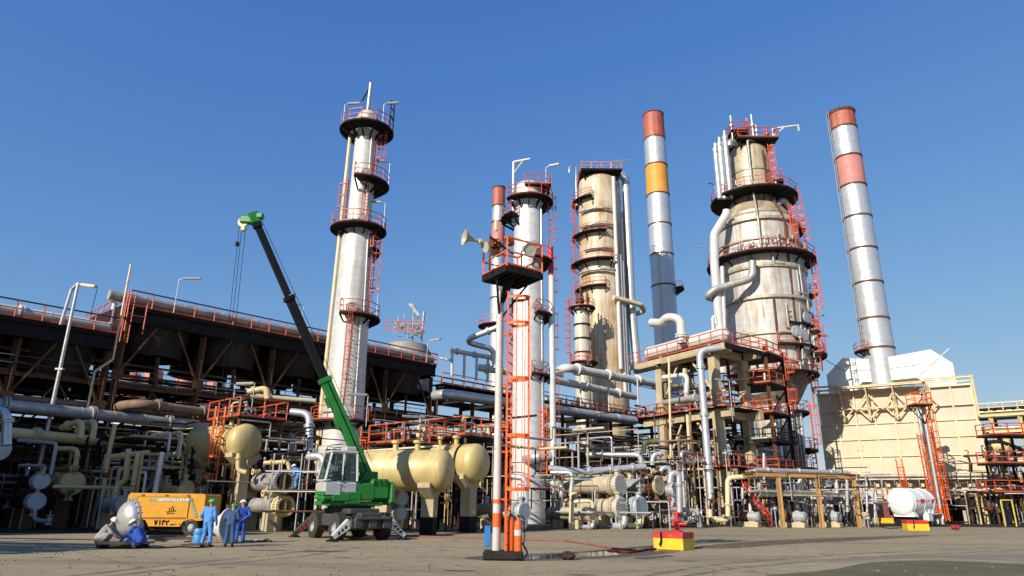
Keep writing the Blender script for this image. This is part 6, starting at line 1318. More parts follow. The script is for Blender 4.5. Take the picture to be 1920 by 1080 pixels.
g1 = plinth('red-and-yellow hydrant plinth standing alone in the middle of the yard', 1264, 1030, 1.25, 1.15, .66, R(-36), True)
plinth('red-and-yellow hydrant plinth in front of the white tank trailer', 1718, 995, 1.5, 1.1, .75, R(-10), False)
plinth('red-and-yellow hydrant plinth half behind the trailer and notice board', 1655, 981, 1.9, 1.2, .8, R(-8), True)
m_ = MB(); hp_ = [gnd(*a) for a in ((700, 1004), (880, 1010), (945, 1012), (1060, 1015), (1090, 1020), (1150, 1030), (1200, 1033), (1233, 1027))]; m_.tube([q + Z * .035 for q in hp_], .035, 8, bend=.8); tag(m_.build('fire_hose', M('faded_red_hose', (.30, .07, .05), .7, 0, .3, 2)), 'faded red fire hose snaking from the crane to the middle plinth', 'hose')
m_ = MB(); m_.tube([gnd(*a) + Z * .03 for a in ((1140, 1033), (1180, 1037), (1215, 1031), (1232, 1030))], .03, 8, bend=.5); tag(m_.build('fire_hose', M('dark_red_hose', (.13, .03, .025), .7)), 'short dark red hose loop lying by the middle plinth', 'hose')
m_ = MB(); m_.tube([gnd(*a) + Z * .03 for a in ((1640, 985), (1665, 992), (1695, 990), (1708, 984))], .035, 8, bend=.5); tag(m_.build('rubber_hose', BLACKR), 'black hose lying between the two far hydrant plinths', 'hose')
# bundle of rags / stone on the ground
def lump(label, px, py, r, mat, name='rag_bundle', cat='rag bundle'):
    g = gnd(px, py); m_ = MB(); n = 12; vs = []
    for i in range(7):
        ph = math.pi * i / 6 - math.pi / 2
        for j in range(n): th = j * 2 * math.pi / n; q = r * (1 + rnd.uniform(-.22, .22)); vs.append(g + Vector((q * 1.25 * math.cos(ph) * math.cos(th), q * math.cos(ph) * math.sin(th), r * .62 + q * .62 * math.sin(ph))))
    m_.add(vs, [(i * n + j, i * n + (j + 1) % n, (i + 1) * n + (j + 1) % n, (i + 1) * n + j) for i in range(6) for j in range(n)]); return tag(m_.build(name, mat), label, cat)
lump('dark bundle lying on the ground right of the floodlight pole', 1065, 1050, .2, M('dark_rag', (.05, .035, .022), .9, 0, .5, 6))
lump('small red bag by the foot of the red floodlight tower', 1792, 994, .3, M('dark_red_cloth', (.3, .02, .02), .8, 0, .3, 5), 'bag', 'bag')
lump('small dark lump on the ground at the right, past the red tower', 1896, 975, .4, M('dark_rag', (.05, .035, .022)), 'rubble_heap', 'rubble')
# silver lamp post at left
p = gnd(60, 985); p = Vector((at(98, 760, 45.3).x, 45.3, 0)); t = thing('lamp_post', 'silver lamp post with a bent double arm, at left before the coolers', 'lamp post', p); z = zat(p.x, 45.3, 530)
MB().lathe([(.14, 0), (.10, z - .1), (.1, z)], n=14).build('post', GALV, t, True); mb = MB(); mb.tube([(0, 0, z - .05), (-.45, .1, z - .5), (-.75, .2, z - 3.0)], .11, 10, bend=.3); mb.build('conduit', GALV, t, True)
mb = MB(); mb.tube([(0, 0, z - .1), (.5, -.1, z - .15)], .05, 8); a = mb.build('arm', GALV, t, True); m_ = MB(); floodlight(m_, (.3, -.05, z - .15), (1, -.2, -.16), 1.2, 0, .13); m_.build('lamp_head', CREAM2, a, True); mb = MB(); mb.tube([(1.5, -.3, z - .3), (1.6, -.3, z - .4), (1.5, -.3, z - 2.5)], .025, 6); mb.build('cable', STEELD, t, True); mb = MB(); mb.box((0, 0, z * .62), (.5, .3, .12)); mb.build('clamp', SILVD, t, True)
def yardlamp(label, px, pyb, pyt, Y, turn, L=1.0, cat='lamp post'):
    q = Vector((at(px, pyb, Y).x, Y, 0)); zb_ = zat(q.x, Y, pyb); z = zat(q.x, Y, pyt); t = thing('lamp_post', label, cat, q); MB().tube([(0, 0, 0 if pyb > 930 else zb_), (0, 0, z)], .035, 6).build('post', GALV, t, True)
    e = Vector((math.cos(R(turn)), math.sin(R(turn)), 0)); mb = MB(); floodlight(mb, e * .05 + Z * z, e, L); mb.build('lamp_head', LAMPM, t, True)
yardlamp('thin lamp on a stalk in front of the slim white column foot', 686, 800, 740, 50, 190, 1.4)
yardlamp('lamp low on a thin stalk right of the slim white column', 795, 850, 782, 48, 200, 1.6)
yardlamp('lamp on a stalk above the rails by the T-shaped pedestal drum', 470, 780, 718, 46, 170, 1.3)
yardlamp('lamp on a stalk in the concrete frame behind its right edge', 1374, 790, 712, 63, 190, 1.4)
# ---------------------------------------------------------------- people
SKIN = M('skin', (.33, .17, .10), .55, 0, .08, 8)
BOOT = M('boot_leather', (.02, .017, .015), .6, 0, .3, 8)
def cloth(name, c): return M(name, c, .85, 0, .28, 5, 0, bump=.5)
CLB, CLD, CLC, CLG = cloth('coverall_light_blue', (.07, .24, .55)), cloth('coverall_dark_blue', (.03, .075, .17)), cloth('coverall_blue', (.02, .075, .36)), cloth('coverall_grey', (.30, .27, .24))
HW, HG = M('helmet_white', (.8, .8, .78), .3, 0, .05, 4), M('helmet_green', (.03, .38, .10), .3, 0, .05, 4)
def caps(mb, p, q, r1, r2, n=12):
    p, q = Vector(p), Vector(q); d = q - p; L = d.length
    if L < 1e-4: d = Vector((0, 0, 1)); L = 1e-4
    pf = [(r1 * math.sin(R(a)), -r1 * math.cos(R(a))) for a in (0, 30, 60)] + [(r1, 0), (r2, L)] + [(r2 * math.cos(R(a)), L + r2 * math.sin(R(a))) for a in (30, 60, 90)]
    o = len(mb.v); dn = d.normalized(); a, b = frame(dn); vs = []
    for r, h in pf:
        r = max(r, 1e-4)
        for k in range(n): t = 2 * math.pi * k / n; vs.append(p + dn * h + (a * math.cos(t) + b * math.sin(t)) * r)
    N = len(pf); fs = [(i * n + k, i * n + (k + 1) % n, (i + 1) * n + (k + 1) % n, (i + 1) * n + k) for i in range(N - 1) for k in range(n)]
    mb.add(vs, fs + [tuple(range(n))[::-1], tuple(range((N - 1) * n, N * n))])
def remesh(o, vox, it=4):
    m = o.modifiers.new('remesh', 'REMESH'); m.mode = 'VOXEL'; m.voxel_size = vox; m.use_smooth_shade = True
    s = o.modifiers.new('smooth', 'SMOOTH'); s.factor = .5; s.iterations = it
STAND = dict(pel=(0, 0, .97), che=(0, .02, 1.30), nec=(0, .02, 1.47), hea=(0, .05, 1.60), look=(0, 1, 0), sh=((-.19, 0, 1.42), (.19, 0, 1.42)), el=((-.27, -.04, 1.14), (.27, -.04, 1.14)), wr=((-.27, .08, .90), (.26, .10, .90)),
    hip=((-.09, 0, .93), (.09, 0, .93)), kn=((-.12, .03, .50), (.12, .03, .50)), an=((-.14, -.02, .09), (.14, -.02, .09)))
CROUCH = dict(pel=(0, -.12, .33), che=(0, .10, .64), nec=(0, .22, .80), hea=(0, .30, .91), look=(0, .9, -.45), sh=((-.19, .16, .76), (.19, .16, .76)), el=((-.26, .38, .56), (.26, .38, .55)), wr=((-.16, .58, .42), (.14, .60, .38)),
    hip=((-.1, -.12, .30), (.1, -.12, .30)), kn=((-.2, .28, .50), (.2, .26, .47)), an=((-.15, .02, .09), (.15, -.02, .09)))
SIT = dict(pel=(0, 0, .12), che=(0, .02, .45), nec=(0, .04, .62), hea=(0, .07, .76), look=(0, 1, 0), sh=((-.19, .02, .57), (.19, .02, .57)), el=((-.25, .14, .32), (.25, .14, .32)), wr=((-.17, .40, .34), (.17, .40, .34)),
    hip=((-.1, 0, .1), (.1, 0, .1)), kn=((-.13, .42, .14), (.13, .42, .14)), an=((-.13, .46, -.28), (.13, .46, -.28)))
def person(label, loc, rz, P, clo, helm, k=1.0, group=None):
    t = thing('person', label, 'person', loc, rz, group); t.scale = (k, k, k); V_ = lambda x: Vector(x)
    b = MB(); lk = V_(P['look']).normalized(); hea = V_(P['hea']); up = (hea - V_(P['nec'])).normalized(); up = (up - lk * up.dot(lk)).normalized(); sd_ = lk.cross(up)
    caps(b, P['nec'], hea - up * .02, .058, .06); caps(b, hea - up * .02 - lk * .005, hea + up * .07 - lk * .012, .082, .088); caps(b, hea - up * .05 + lk * .02, hea - up * .08 + lk * .052, .06, .036)
    caps(b, hea + lk * .085 + up * .02, hea + lk * .103 - up * .012, .011, .016, 8); caps(b, hea + lk * .082 - up * .045 - sd_ * .018, hea + lk * .082 - up * .045 + sd_ * .018, .009, .009, 6)
    for s in (-1, 1): caps(b, hea + sd_ * s * .085 + up * .015 - lk * .01, hea + sd_ * s * .088 - up * .025, .016, .011, 8); caps(b, hea + lk * .078 + sd_ * s * .032 + up * .03, hea + lk * .08 + sd_ * s * .036 + up * .03, .012, .012, 6)
    caps(b, P['pel'], P['che'], .09, .085); caps(b, P['che'], P['nec'], .08, .055)
    for i in (0, 1):
        sg = -1 if i == 0 else 1; sh, el, wr = (V_(P[x][i]) for x in ('sh', 'el', 'wr')); hp, kn, an = (V_(P[x][i]) for x in ('hip', 'kn', 'an'))
        caps(b, P['che'], sh, .075, .05); caps(b, sh, el, .05, .04); caps(b, el, wr, .04, .027); caps(b, P['pel'], hp, .1, .09); caps(b, hp, kn, .082, .055); caps(b, kn, an, .056, .036)
        d = (wr - el).normalized(); a, c = frame(d); inn = Vector((-sg, .3, 0)); inn = (inn - d * inn.dot(d)).normalized(); wd = d.cross(inn).normalized()
        pc = wr + d * .05; caps(b, wr, pc + d * .02, .027, .032); caps(b, pc - wd * .022, pc + wd * .022, .024, .024)
        for f, (off, ln) in enumerate(((-.033, .07), (-.011, .085), (.011, .08), (.032, .06))):
            s0 = wr + d * .085 + wd * off; k1 = s0 + d * ln * .5 + inn * .008; k2 = k1 + d * ln * .38 + inn * ln * .3; caps(b, s0 - d * .02, k1, .0095, .009, 8); caps(b, k1, k2, .009, .0075, 8)
        th = wr + d * .03 - wd * .03 * (1 if sg > 0 else 1); t1 = th + d * .035 - wd * .02 + inn * .02; caps(b, th, t1, .013, .011, 8); caps(b, t1, t1 + d * .03 + inn * .008, .011, .009, 8)
    remesh(b.build('body', SKIN, t, True), .0125, 2)
    c = MB(); up2 = (V_(P['che']) - V_(P['pel'])).normalized()
    for o in (-.07, 0, .07): caps(c, V_(P['pel']) + Vector((o, 0, 0)), V_(P['che']) + Vector((o * 1.15, 0, 0)), .135, .142)
    caps(c, P['che'], V_(P['nec']) - up2 * .06, .14, .075)
    for i in (0, 1):
        sh, el, wr = (V_(P[x][i]) for x in ('sh', 'el', 'wr')); hp, kn, an = (V_(P[x][i]) for x in ('hip', 'kn', 'an'))
        caps(c, P['che'], sh, .13, .082); caps(c, sh, el, .076, .062); caps(c, el, wr + (el - wr) * .06, .062, .05); caps(c, P['pel'], hp, .135, .125); caps(c, hp, kn, .118, .085); caps(c, kn, an + (kn - an) * .12, .086, .078)
    co = c.build('coverall', clo, t, True); remesh(co, .016, 3)
    tx = bpy.data.textures.get('folds') or bpy.data.textures.new('folds', 'CLOUDS'); tx.noise_scale = .11; dm_ = co.modifiers.new('folds', 'DISPLACE'); dm_.texture = tx; dm_.strength = .035; dm_.mid_level = .5
    for i in (0, 1):
        kn, an = V_(P['kn'][i]), V_(P['an'][i]); m = MB(); f = Vector((0, 1, 0)); caps(m, an + Vector((0, -.03, -.03)), an + Vector((0, .15, -.05)), .05, .042); caps(m, an + Vector((0, -.02, .08)), an + Vector((0, -.02, -.03)), .052, .05); remesh(m.build('boot', BOOT, t, True), .015, 2)
    h = MB(); hc = hea + up * .055 - lk * .005
    pf = [(.135 * math.cos(R(a)), .125 * math.sin(R(a))) for a in range(0, 91, 10)]; h.lathe([(.128, -.012), (.15, -.012), (.152, .004), (.135, .006)] + pf[1:], hc, up, 24)
    ring = [hc + (sd_ * math.cos(R(a)) * .15 + lk * math.sin(R(a)) * .15) - up * .004 for a in range(30, 151, 15)]; tipr = [hc + (sd_ * math.cos(R(a)) * .155 + lk * (math.sin(R(a)) * .2)) - up * .014 for a in range(30, 151, 15)]
    for q in range(len(ring) - 1): h.add([ring[q], ring[q + 1], tipr[q + 1], tipr[q]], [(0, 1, 2, 3)]); h.add([x - up * .008 for x in (ring[q], tipr[q], tipr[q + 1], ring[q + 1])], [(0, 1, 2, 3)])
    h.tube([hc + lk * .132 + up * .02, hc + lk * .07 + up * .118, hc - lk * .07 + up * .118, hc - lk * .132 + up * .02], .012, 6, bend=.05); h.build('helmet', helm, t, True); return t
def scaled_to(px, pyf, pyt, base=1.75): g = gnd(px, pyf); return g, zat(g.x, g.y, pyt) / base
def pose(P, **k): d = dict(P); d.update(k); return d
g, k = scaled_to(385, 1026, 936); person('tallest worker, in light blue overalls and green helmet, back to the camera', g, R(-12), pose(STAND, el=((-.30, -.10, 1.15), (.27, -.02, 1.14)), wr=((-.22, .06, 1.0), (.26, .12, .9)), kn=((-.13, .04, .5), (.15, .0, .5)), an=((-.17, -.02, .09), (.2, -.06, .09))), CLB, HG, k)
g, k = scaled_to(428, 1026, 944); person('worker in dark navy overalls and green helmet, between two others in blue', g, R(8), pose(STAND, hea=(0, .1, 1.57), look=(.1, .9, -.4), wr=((-.2, .2, 1.02), (.2, .22, 1.0)), el=((-.28, -.02, 1.15), (.28, -.02, 1.15))), CLD, HG, k)
g, k = scaled_to(448, 1019, 938); person('worker in bright blue overalls and white helmet, hands clasped behind the back', g, R(35), pose(STAND, wr=((-.06, -.17, .98), (.06, -.19, 1.0)), el=((-.29, -.16, 1.16), (.29, -.16, 1.16)), hea=(0, .08, 1.6), look=(0, .95, -.25)), CLC, HW, k)
g, k = scaled_to(188, 1027, 971, 1.06); person('crouching worker in grey overalls and white helmet, facing the steel dome', g + Vector((0, 0, 0)), R(-80), CROUCH, CLG, HW, min(1.12, k))
g, k = scaled_to(258, 1029, 973, 1.06); person('crouching worker in royal blue with a white helmet, leaning over the round plate', g, R(82), pose(CROUCH, wr=((-.15, .66, .22), (.12, .7, .2)), el=((-.25, .42, .46), (.25, .42, .44)), hea=(0, .34, .88), look=(0, .8, -.6)), CLC, HW, min(1.12, k))
q = Vector((at(556, 925, 40.4).x, 40.45, 2.31)); person('worker in blue on the scaffold, bending into the opened exchanger', q, R(60), pose(STAND, pel=(0, -.1, .86), che=(0, .2, 1.08), nec=(0, .34, 1.17), hea=(0, .44, 1.24), look=(0, .9, -.35), sh=((-.19, .28, 1.15), (.19, .28, 1.15)), el=((-.24, .42, .92), (.24, .42, .9)), wr=((-.15, .62, .86), (.15, .62, .84)), hip=((-.09, -.1, .83), (.09, -.1, .83)), kn=((-.12, .06, .46), (.12, .06, .46))), CLB, HW, 1.0)
q = cab(-.2, .05, 2.92); person('crane driver in blue overalls sitting behind the cab glass', q, math.atan2(-ux.x, ux.y), SIT, CLB, HW, .95)
# ---------------------------------------------------------------- things lying about the workers
DOME = M('dished_end_steel', (.46, .45, .42), .45, .4, .25, 2, .08)
g = gnd(232, 1012); o = thing('dished_end', 'silver dished vessel end standing on edge between the crouching men', 'vessel end', g); r = .78; m_ = MB(); ax = Vector((.62, .78, .1)).normalized(); m_.lathe([(0, -.36), (r * .4, -.33), (r * .75, -.22), (r * .95, -.06), (r, .05), (r, .14), (r * 1.1, .14), (r * 1.1, .24), (r * .95, .24), (r * .9, .0), (0, -.28)], Vector((0, 0, r * 1.08)), ax, 30); m_.build('shell', DOME, o, True)
m_ = MB(); a_, b_2 = frame(ax)
for i in range(18): th = i * math.pi / 9; c = Vector((0, 0, r * 1.08)) + (a_ * math.cos(th) + b_2 * math.sin(th)) * r * 1.03; m_.beam(c + ax * .1, c + ax * .3, .05)
m_.build('studs', STEEL, o, True)
g = gnd(234, 1026); o = thing('round_plate', 'round flanged plate propped flat on the ground before the crouching men', 'plate', g); m_ = MB(); m_.lathe([(0, .12), (.8, .12), (.86, .14), (.98, .14), (1.0, .18), (.98, .24), (.8, .24), (.74, .2), (0, .2)], (0, 0, 0), (.02, -.12, 1), 36); m_.build('disc', M('rusty_tan_plate', (.38, .29, .17), .7, .1, .35, 3, .2), o, True)
for x, y in ((-.6, -.3), (.6, .2), (.3, -.5)): MB().box((x, y, .06), (.3, .14, .12)).build('chock', M('old_timber', (.12, .08, .045), .9), o, True)
g = gnd(408, 1020); o = thing('cone_cover', 'white cone-shaped vessel cover lying on its side beside the standing workers', 'vessel cover', g + Vector((0, .5, 0))); m_ = MB(); ax = Vector((.97, -.22, .05)).normalized(); m_.lathe([(0, -.5), (.2, -.5), (.24, -.42), (.62, .22), (.68, .24), (.68, .3), (.58, .3), (.2, -.36), (0, -.38)], Vector((-.1, 0, .69)), ax, 32); m_.build('shell', M('dirty_white_cover', (.6, .6, .57), .5, .1, .15, 2, .08), o, True)
o = thing('blue_drum', 'small light blue plastic drum behind the tallest worker', 'drum', gnd(371, 1019)); MB().lathe([(0, 0), (.2, 0), (.22, .04), (.22, .3), (.21, .32), (.22, .34), (.22, .52), (.18, .58), (0, .58)], n=20).build('shell', M('plastic_blue', (.06, .26, .55), .4), o, True)
SHEET = M('grey_sheet_offcut', (.22, .225, .23), .45, .4, .25, 2, .1)
for i, (px, py, w_, d_, rz, hz) in enumerate(((300, 1013, 1.6, .5, 10, .03), (330, 1016, 1.2, .35, -20, .05), (352, 1012, 1.9, .28, 5, .08), (318, 1009, 2.4, .2, -6, .1), (365, 1022, 1.0, .5, 25, .03), (475, 1012, 1.3, .5, -12, .04), (490, 1016, .9, .3, 30, .03), (456, 1015, .8, .4, 4, .05))):
    c = gnd(px, py); m_ = MB(); m_.box(c + Z * (hz / 2 + .004), (w_, d_, hz), 0, (Vector((math.cos(R(rz)), math.sin(R(rz)), 0)), Vector((-math.sin(R(rz)), math.cos(R(rz)), 0)), Z)); m_.box(c + Z * (hz + .02) + Vector((.1, .05, 0)), (w_ * .7, .06, .03)); tag(m_.build('metal_offcut', SHEET if i % 2 else STEEL), 'loose piece of sheet or flat bar lying on the ground near the workers', 'scrap metal', 'scrap metal around the workers')
TIMB = M('old_timber', (.12, .08, .045), .9)
for i in range(7): c = gnd(300 + i * 11, 1003 - (i % 2)); tag(MB().box(c + Z * .07, (1.3, .12, .14), 0, (Vector((.97, .2 * (-1) ** i, 0)).normalized(), Vector((-.2 * (-1) ** i, .97, 0)).normalized(), Z)).build('timber_baulk', TIMB), 'short old timber baulk lying under the compressor edge', 'timber', 'timber baulks by the compressor')
m_ = MB(); m_.tube([gnd(*a) + Z * .03 for a in ((250, 1024), (290, 1030), (340, 1026), (372, 1029), (400, 1024))], .025, 6, bend=.4); tag(m_.build('air_hose', BLACKR), 'black air hose trailing over the ground between the two groups of workers', 'hose')
# ---------------------------------------------------------------- the crowd of small pipes, stands and valves
CM = [CREAM, SILVD, BROWN, STEELD, GREY, BEIGE, SILV, STEEL, WHITEP]
NAMES = {id(CREAM): 'yellow', id(SILVD): 'dull silver', id(BROWN): 'brown', id(STEELD): 'sooty', id(GREY): 'grey', id(BEIGE): 'beige', id(SILV): 'silver', id(STEEL): 'rusty', id(WHITEP): 'white'}
JUN = []
def jungle(n, px0, px1, Y0, Y1, ztop, where, mats, seed, rmin=.035, rmax=.13, runs=(1, 5)):
    r_ = random.Random(seed)
    for i in range(n):
        Y = r_.uniform(Y0, Y1); px = r_.uniform(px0, px1); c = Vector((at(px, 985, Y).x, Y, 0)); mt = r_.choice(mats); r = rmin + (rmax - rmin) * r_.random() ** 2
        z = r_.uniform(.25, 1.2); p = c + Z * z; P = [p]
        vert = r_.random() < .75
        if vert: P = [c + Z * .02, c + Z * r_.uniform(.4, 1) * ztop]
        else: P = [c + Z * r_.uniform(.5, ztop), ]
        for k in range(r_.randint(*runs)):
            d = r_.choice((U, -U, V, -V, U, V, Z, -Z)); L = r_.uniform(.5, 2.6) * (1.6 if abs(d.z) < .5 else .8); q = P[-1] + d * L
            q.z = min(max(q.z, .2), ztop)
            if (q - P[-1]).length > r * 3 and not (len(P) > 1 and (q - P[-1]).normalized().dot((P[-1] - P[-2]).normalized()) < -.9): P.append(q)
        if len(P) < 2: P.append(P[0] + U * 2)
        nm = NAMES[id(mt)]; JUN.append((r / Y * (.45 if where == L4 else 1), f'thin {nm} pipe among the crowded pipework {where}', P, r, mt, f'{nm} small pipes {where}', (0,) if r > .08 and vert else ()))
def stands(n, px0, px1, Y0, Y1, where, seed, mats):
    r_ = random.Random(seed)
    for i in range(n):
        Y = r_.uniform(Y0, Y1); c = Vector((at(r_.uniform(px0, px1), 985, Y).x, Y, 0)); h = r_.uniform(1.5, 4.2); w_ = r_.uniform(1.2, 2.6); mb = MB()
        d = r_.choice((U, V)); mt = r_.choice(mats); s_ = 2 if r_.random() < .4 else 1
        for j in (-1, 1): mb.ibeam(c + d * w_ / 2 * j, c + d * w_ / 2 * j + Z * h, .14, .15)
        mb.ibeam(c - d * (w_ / 2 + .3) + Z * (h + .08), c + d * (w_ / 2 + .3) + Z * (h + .08), .14, .16)
        if s_ == 2: mb.ibeam(c - d * w_ / 2 + Z * h * .55, c + d * w_ / 2 + Z * h * .55, .12, .14)
        tag(mb.build('pipe_support', mt), f'goalpost-shaped steel pipe support {where}', 'pipe support', f'pipe supports {where}')
VP = {}
def valves(n, px0, px1, Y0, Y1, z0, z1, where, seed):
    r_ = random.Random(seed); ms = [(GREY, DARK), (SILVD, GREY), (STEEL, REDP), (CREAM, DARK)]
    for i in range(n):
        Y = r_.uniform(Y0, Y1); c = Vector((at(r_.uniform(px0, px1), 985, Y).x, Y, r_.uniform(z0, z1))); k = i % 4; lab = f'small valve with a handwheel in the pipework {where}'; grp = f'small valves {where}'
        if k not in VP: o = valve(lab, c, U if k % 2 else V, .2, ms[k][0], ms[k][1], grp, up=Z if k < 2 else -V); VP[k] = (o, o.location - c)
        else: s, off = VP[k]; o = dup(s); o.location = c + off; o['label'] = lab; o['group'] = grp
        st = c.copy(); mb = MB(); mb.tube([Vector((c.x, c.y, 0)), c - Z * .1], .045, 6); tag(mb.build('valve_stand', STEEL if i % 2 else GALV), f'thin pipe stand under a small valve {where}', 'stand', f'valve stands {where}')
L1, L2, L3_, L4, L5, L6 = 'in the left yard', 'behind the crane', 'behind the centre bundle', 'inside the concrete frame', 'around the ochre bridge', 'at the far right'
YD = [CREAM, SILVD, BROWN, STEELD, CREAM, STEELD, STEEL, GREY]
jungle(80, -20, 400, 43.5, 49, 6.4, L1, YD, 3); stands(12, 0, 400, 43.5, 49, L1, 4, [STEEL, STEELD, CREAM]); valves(16, 0, 390, 42, 46, .6, 3.2, L1, 5)
jungle(52, 400, 620, 43.5, 53, 6.2, L2, YD, 13); stands(6, 400, 620, 44, 52, L2, 14, [STEEL, STEELD]); valves(10, 420, 620, 42, 48, .6, 3.6, L2, 15)
jungle(56, 655, 935, 46, 62, 7.6, L2, [STEELD, SILVD, BROWN, STEEL, CREAM, STEELD], 23); stands(8, 660, 930, 46, 60, L2, 24, [STEEL, STEELD])
jungle(70, 1015, 1235, 53.5, 74, 7.5, L3_, [STEELD, SILVD, BROWN, STEEL, BEIGE, STEELD, SILV], 33); stands(8, 1020, 1230, 54, 72, L3_, 34, [STEEL, STEELD]); valves(14, 1030, 1260, 50.5, 55, .5, 3.8, L3_, 35)
jungle(12, 1030, 1260, 50, 52, 3.4, L3_, [SILVD, GREY, STEEL], 36, .03, .07); jungle(60, 1235, 1420, 69, 78, 14.5, L4, [STEELD, STEELD, STEEL, SILVD], 37, .05, .18, (2, 6))
jungle(60, 1255, 1420, 64.5, 74, 8.5, L4, [STEELD, SILVD, BROWN, STEEL, CREAM, SILV], 43, .05, .16); valves(8, 1260, 1400, 60, 66, 5.2, 6.3, L4, 45)
jungle(70, 1400, 1640, 59, 68, 4.6, L5, [SILVD, STEEL, BEIGE, GREY, STEELD, SILV], 53, .035, .1); valves(16, 1400, 1640, 58, 63, .5, 2.4, L5, 55)
# pipes and vessels added to block sky gaps and darken under the racks
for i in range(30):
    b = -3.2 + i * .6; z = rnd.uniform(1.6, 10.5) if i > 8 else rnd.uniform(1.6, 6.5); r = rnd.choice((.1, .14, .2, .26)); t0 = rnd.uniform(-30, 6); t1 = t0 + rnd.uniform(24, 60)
    PW('dark pipe added to block sky gaps under the cooler racks', [(t0, b, z), (t1, b, z)], r, [STEELD, BROWN, STEELD, STEEL][i % 4], group='added dark pipes under the racks', n=8)
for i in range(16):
    t = -26 + i * 6.2; z = rnd.uniform(2.2, 4.6); c = W(t, 5.5, z); r = rnd.uniform(.5, .9); o = thing('added_dark_vessel', 'dark horizontal vessel added to darken the gaps under the racks', 'vessel', W(t, 5.5, 0), 0, 'added dark vessels under the racks'); m_ = MB(); m_.lathe([(0, -2.1), (r * .7, -1.95), (r, -1.6), (r, 1.6), (r * .7, 1.95), (0, 2.1)], c, V, 18); m_.build('shell', [STEELD, BROWN, SILVD][i % 3], o)
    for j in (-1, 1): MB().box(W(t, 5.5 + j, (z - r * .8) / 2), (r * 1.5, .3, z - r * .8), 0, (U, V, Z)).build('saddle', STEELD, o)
# clutter on the working platforms
for (c, o), wh in ((w1, 'on the platform above the T-shaped pedestal drum'), (w2, 'on the platform above the largest yellow drum'), (w3, 'on the platform above the strapped drum')):
    for i in range(9):
        p = c + U * rnd.uniform(-1.6, 1.6) + V * rnd.uniform(-1.5, 1.5); mt = rnd.choice([CREAM, GREY, SILVD, STEEL, CREAM2]); h = rnd.uniform(.5, 1.5); mb = MB(); mb.tube([p, p + Z * h, p + Z * h + rnd.choice((U, -U, V, -V)) * rnd.uniform(.4, 1.3)], .06, 7, bend=.12); mb.lathe([(.05, -.14), (.15, -.12), (.15, .12), (.05, .14)], p + Z * h * .5, Z, 9); mb.lathe([(.04, -.1), (.12, -.1), (.12, .1), (.04, .1)], p + Z * h * .8, Z, 9)
        tag(mb.build('valve_pipe', mt), 'short valve and pipe stub ' + wh, 'valve', 'valve stubs ' + wh)
# ---------------------------------------------------------------- right-hand edge: cream pipe rack
Rr = thing('pipe_rack', 'cream steel pipe rack with many pipes at the right edge of the picture', 'pipe rack', (70, 86, 0))
def RX(px, Y, z=0): p = at(px, 960, Y); return Vector((p.x, Y, z))
ra, rb2 = RX(1838, 92), RX(2010, 86); rd = (rb2 - ra).normalized(); rn = Vector((-rd.y, rd.x, 0)); RL = (rb2 - ra).length
LV = [zat(ra.x, ra.y, y) for y in (915, 872, 812, 782)]
for i in range(4):
    for j in (0, 1): q = ra + rd * RL * i / 3 + rn * 5 * j; MB().ibeam(q, q + Z * LV[-1], .35, .38).build('column', CREAM if j == 0 else BROWN, Rr)
    for z in LV: q = ra + rd * RL * i / 3; MB().ibeam(q + Z * z, q + rn * 5 + Z * z, .25, .35).build('cross_beam', CREAM, Rr)
for z in LV:
    for j in (0, 1): MB().ibeam(ra - rd * 1 + rn * (5 * j - .2) + Z * (z + .02), rb2 + rn * (5 * j - .2) + Z * (z + .02), .22, .4).build('long_beam', CREAM if z > LV[1] else BROWN, Rr)
MB().prism([ra + Z * (LV[-1] + .3), rb2 + Z * (LV[-1] + .3), rb2 + rn * 5 + Z * (LV[-1] + .3), ra + rn * 5 + Z * (LV[-1] + .3)], Z * .1).build('deck', DARK, Rr)
m_ = MB(); rail(m_, [ra + Z * (LV[-1] + .4), rb2 + Z * (LV[-1] + .4)], 1.2, .06); m_.build('railing', CREAM2, Rr)
for k, z in enumerate(LV):
    for i in range(5):
        r = rnd.choice((.08, .12, .2, .26)); q = ra + rn * (.3 + i * .95) + Z * (z + .26 + r + (.35 if k == 3 else 0)); pipe(['silver', 'cream', 'dull silver', 'sooty'][(i + k) % 4] + ' pipe lying on the cream rack at the right edge', [q - rd * 1.5, q + rd * (RL + 1)], r, [SILV, CREAM2, SILVD, STEELD][(i + k) % 4], group='pipes on the right-hand rack', n=8)
for i in range(9): q = ra + rd * (RL * (i + .5) / 9) + Z * (LV[-1] + .45) + rn * .8; m_ = MB(); m_.tube([q, q + Z * rnd.uniform(.7, 1.5), q + Z * 1.2 + rd * rnd.uniform(-.8, .8)], .09, 7); m_.lathe([(.1, 0), (.25, .05), (.25, .4), (.1, .45)], q + Z * .3, Z, 9); tag(m_.build('relief_valve', [CREAM, BEIGE, GREY][i % 3]), 'relief valve stub on top of the cream rack at the right edge', 'valve', 'relief valves on the right-hand rack')
c = at(1896, 836, 80); EX('yellow rust-streaked drum end on the second level of the right-hand rack', 1896, 836, 86, 14, 4.5, CREAM, CREAM, M('rust_streaked_yellow', (.6, .42, .14), .5, 0, .15, 1, .12, streak=.9, scol=(.35, .12, .03)), saddle=False)
EX('beige exchanger low at the right edge', 1893, 925, 78, 12, 4, BEIGE, BEIGE, BEIGE); EX('dark exchanger low at the right edge below the beige one', 1872, 948, 77, 12, 4, STEELD, STEEL, GREY)
jungle(70, 1835, 1960, 78, 90, 8.5, L6, [STEELD, SILVD, STEEL, STEELD, CREAM, STEELD], 63, .04, .11); jungle(40, 1812, 1960, 74, 80, 3.5, L6, [STEELD, SILVD, STEELD, STEEL], 64, .04, .1); stands(8, 1830, 1960, 76, 86, L6, 65, [CREAM, STEEL])
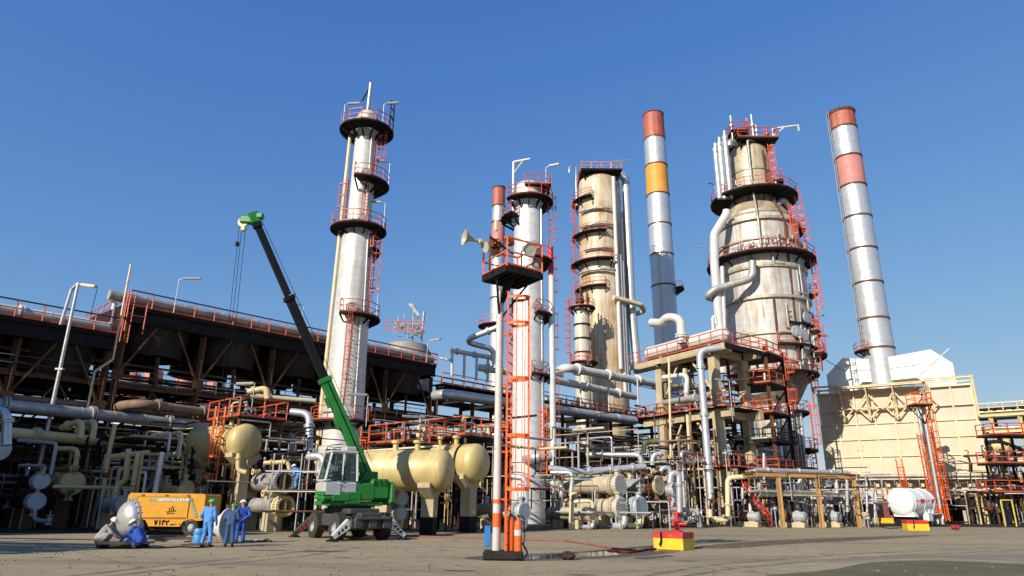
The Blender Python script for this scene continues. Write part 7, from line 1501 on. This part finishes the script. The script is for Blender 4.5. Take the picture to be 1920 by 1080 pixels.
tag(MB().box(RX(1880, 97, 3.2), (40, .3, 6.4)).build('site_wall', M('dark_sheet_wall', (.03, .027, .025))), 'dark wall closing the yard behind the right-hand rack', 'wall')
m_ = MB(); m_.tube([RX(1880, 68, .0), RX(1880, 68, 2.4), RX(1901, 68, 2.4), RX(1901, 68, .0)], .06, 8, bend=.15); tag(m_.build('hoop_barrier', YELLOW), 'yellow tubular hoop standing at the right edge', 'barrier')
# ---------------------------------------------------------------- plant standing left of the picture, whose shadow falls across the left yard
lb_ = thing('process_building', 'tall shed of dark sheet standing left of the picture, shading the left yard', 'building', (-42, 27, 0))
MB().box((-42, 27.5, 8.6), (20, 7, 17.2)).build('wall', STEEL, lb_); MB().prism([(-52.3, 23.8, 17.2), (-31.7, 23.8, 17.2), (-31.7, 31.2, 17.2), (-52.3, 31.2, 17.2)], Z * .3).build('roof', STEELD, lb_)
sr = thing('pipe_rack', 'steel pipe rack standing left of the picture, throwing streaked shade on the ground', 'pipe rack', (-27, 17, 0))
for i in range(4):
    for j in (0, 1): MB().ibeam((-22.8 - i * 5, 15 + j * 5 + i * .4, 0), (-22.8 - i * 5, 15 + j * 5 + i * .4, 8), .3, .3).build('column', STEEL, sr)
for z in (4, 6, 8):
    for j in (0, 1): MB().ibeam((-22, 15 + j * 5, z), (-40, 16.4 + j * 5, z), .25, .35).build('beam', STEEL, sr)
for i in range(12): pipe('pipe lying on the rack left of the picture', [(-22, 15.3 + (i % 6) * .85, 4.4 if i < 6 else 6.4), (-42, 16.8 + (i % 6) * .85, 4.4 if i < 6 else 6.4)], rnd.choice((.12, .2, .3)), SILVD, group='pipes on the left-hand rack')

# the largest of the small pipes are things of their own, the rest one tangle
JUN.sort(key=lambda e: -e[0]); nfree = max(0, 285 - sum(o.name.split('.')[0] == 'pipe' for o in bpy.data.objects)); rest = MB(); rm_ = []
for i, (_, lab, P, r, mt, grp, fl) in enumerate(JUN):
    if i < nfree: pipe(lab, P, r, mt, group=grp, n=7, flanges=fl)
    else:
        if mt not in rm_: rm_.append(mt)
        rest.tube(P, r, 7, rm_.index(mt), bend=r * 2.4)
tag(rest.build('small_pipework', rm_), 'tangle of thin process pipes filling the yards between the larger equipment', 'pipework', kind='stuff')
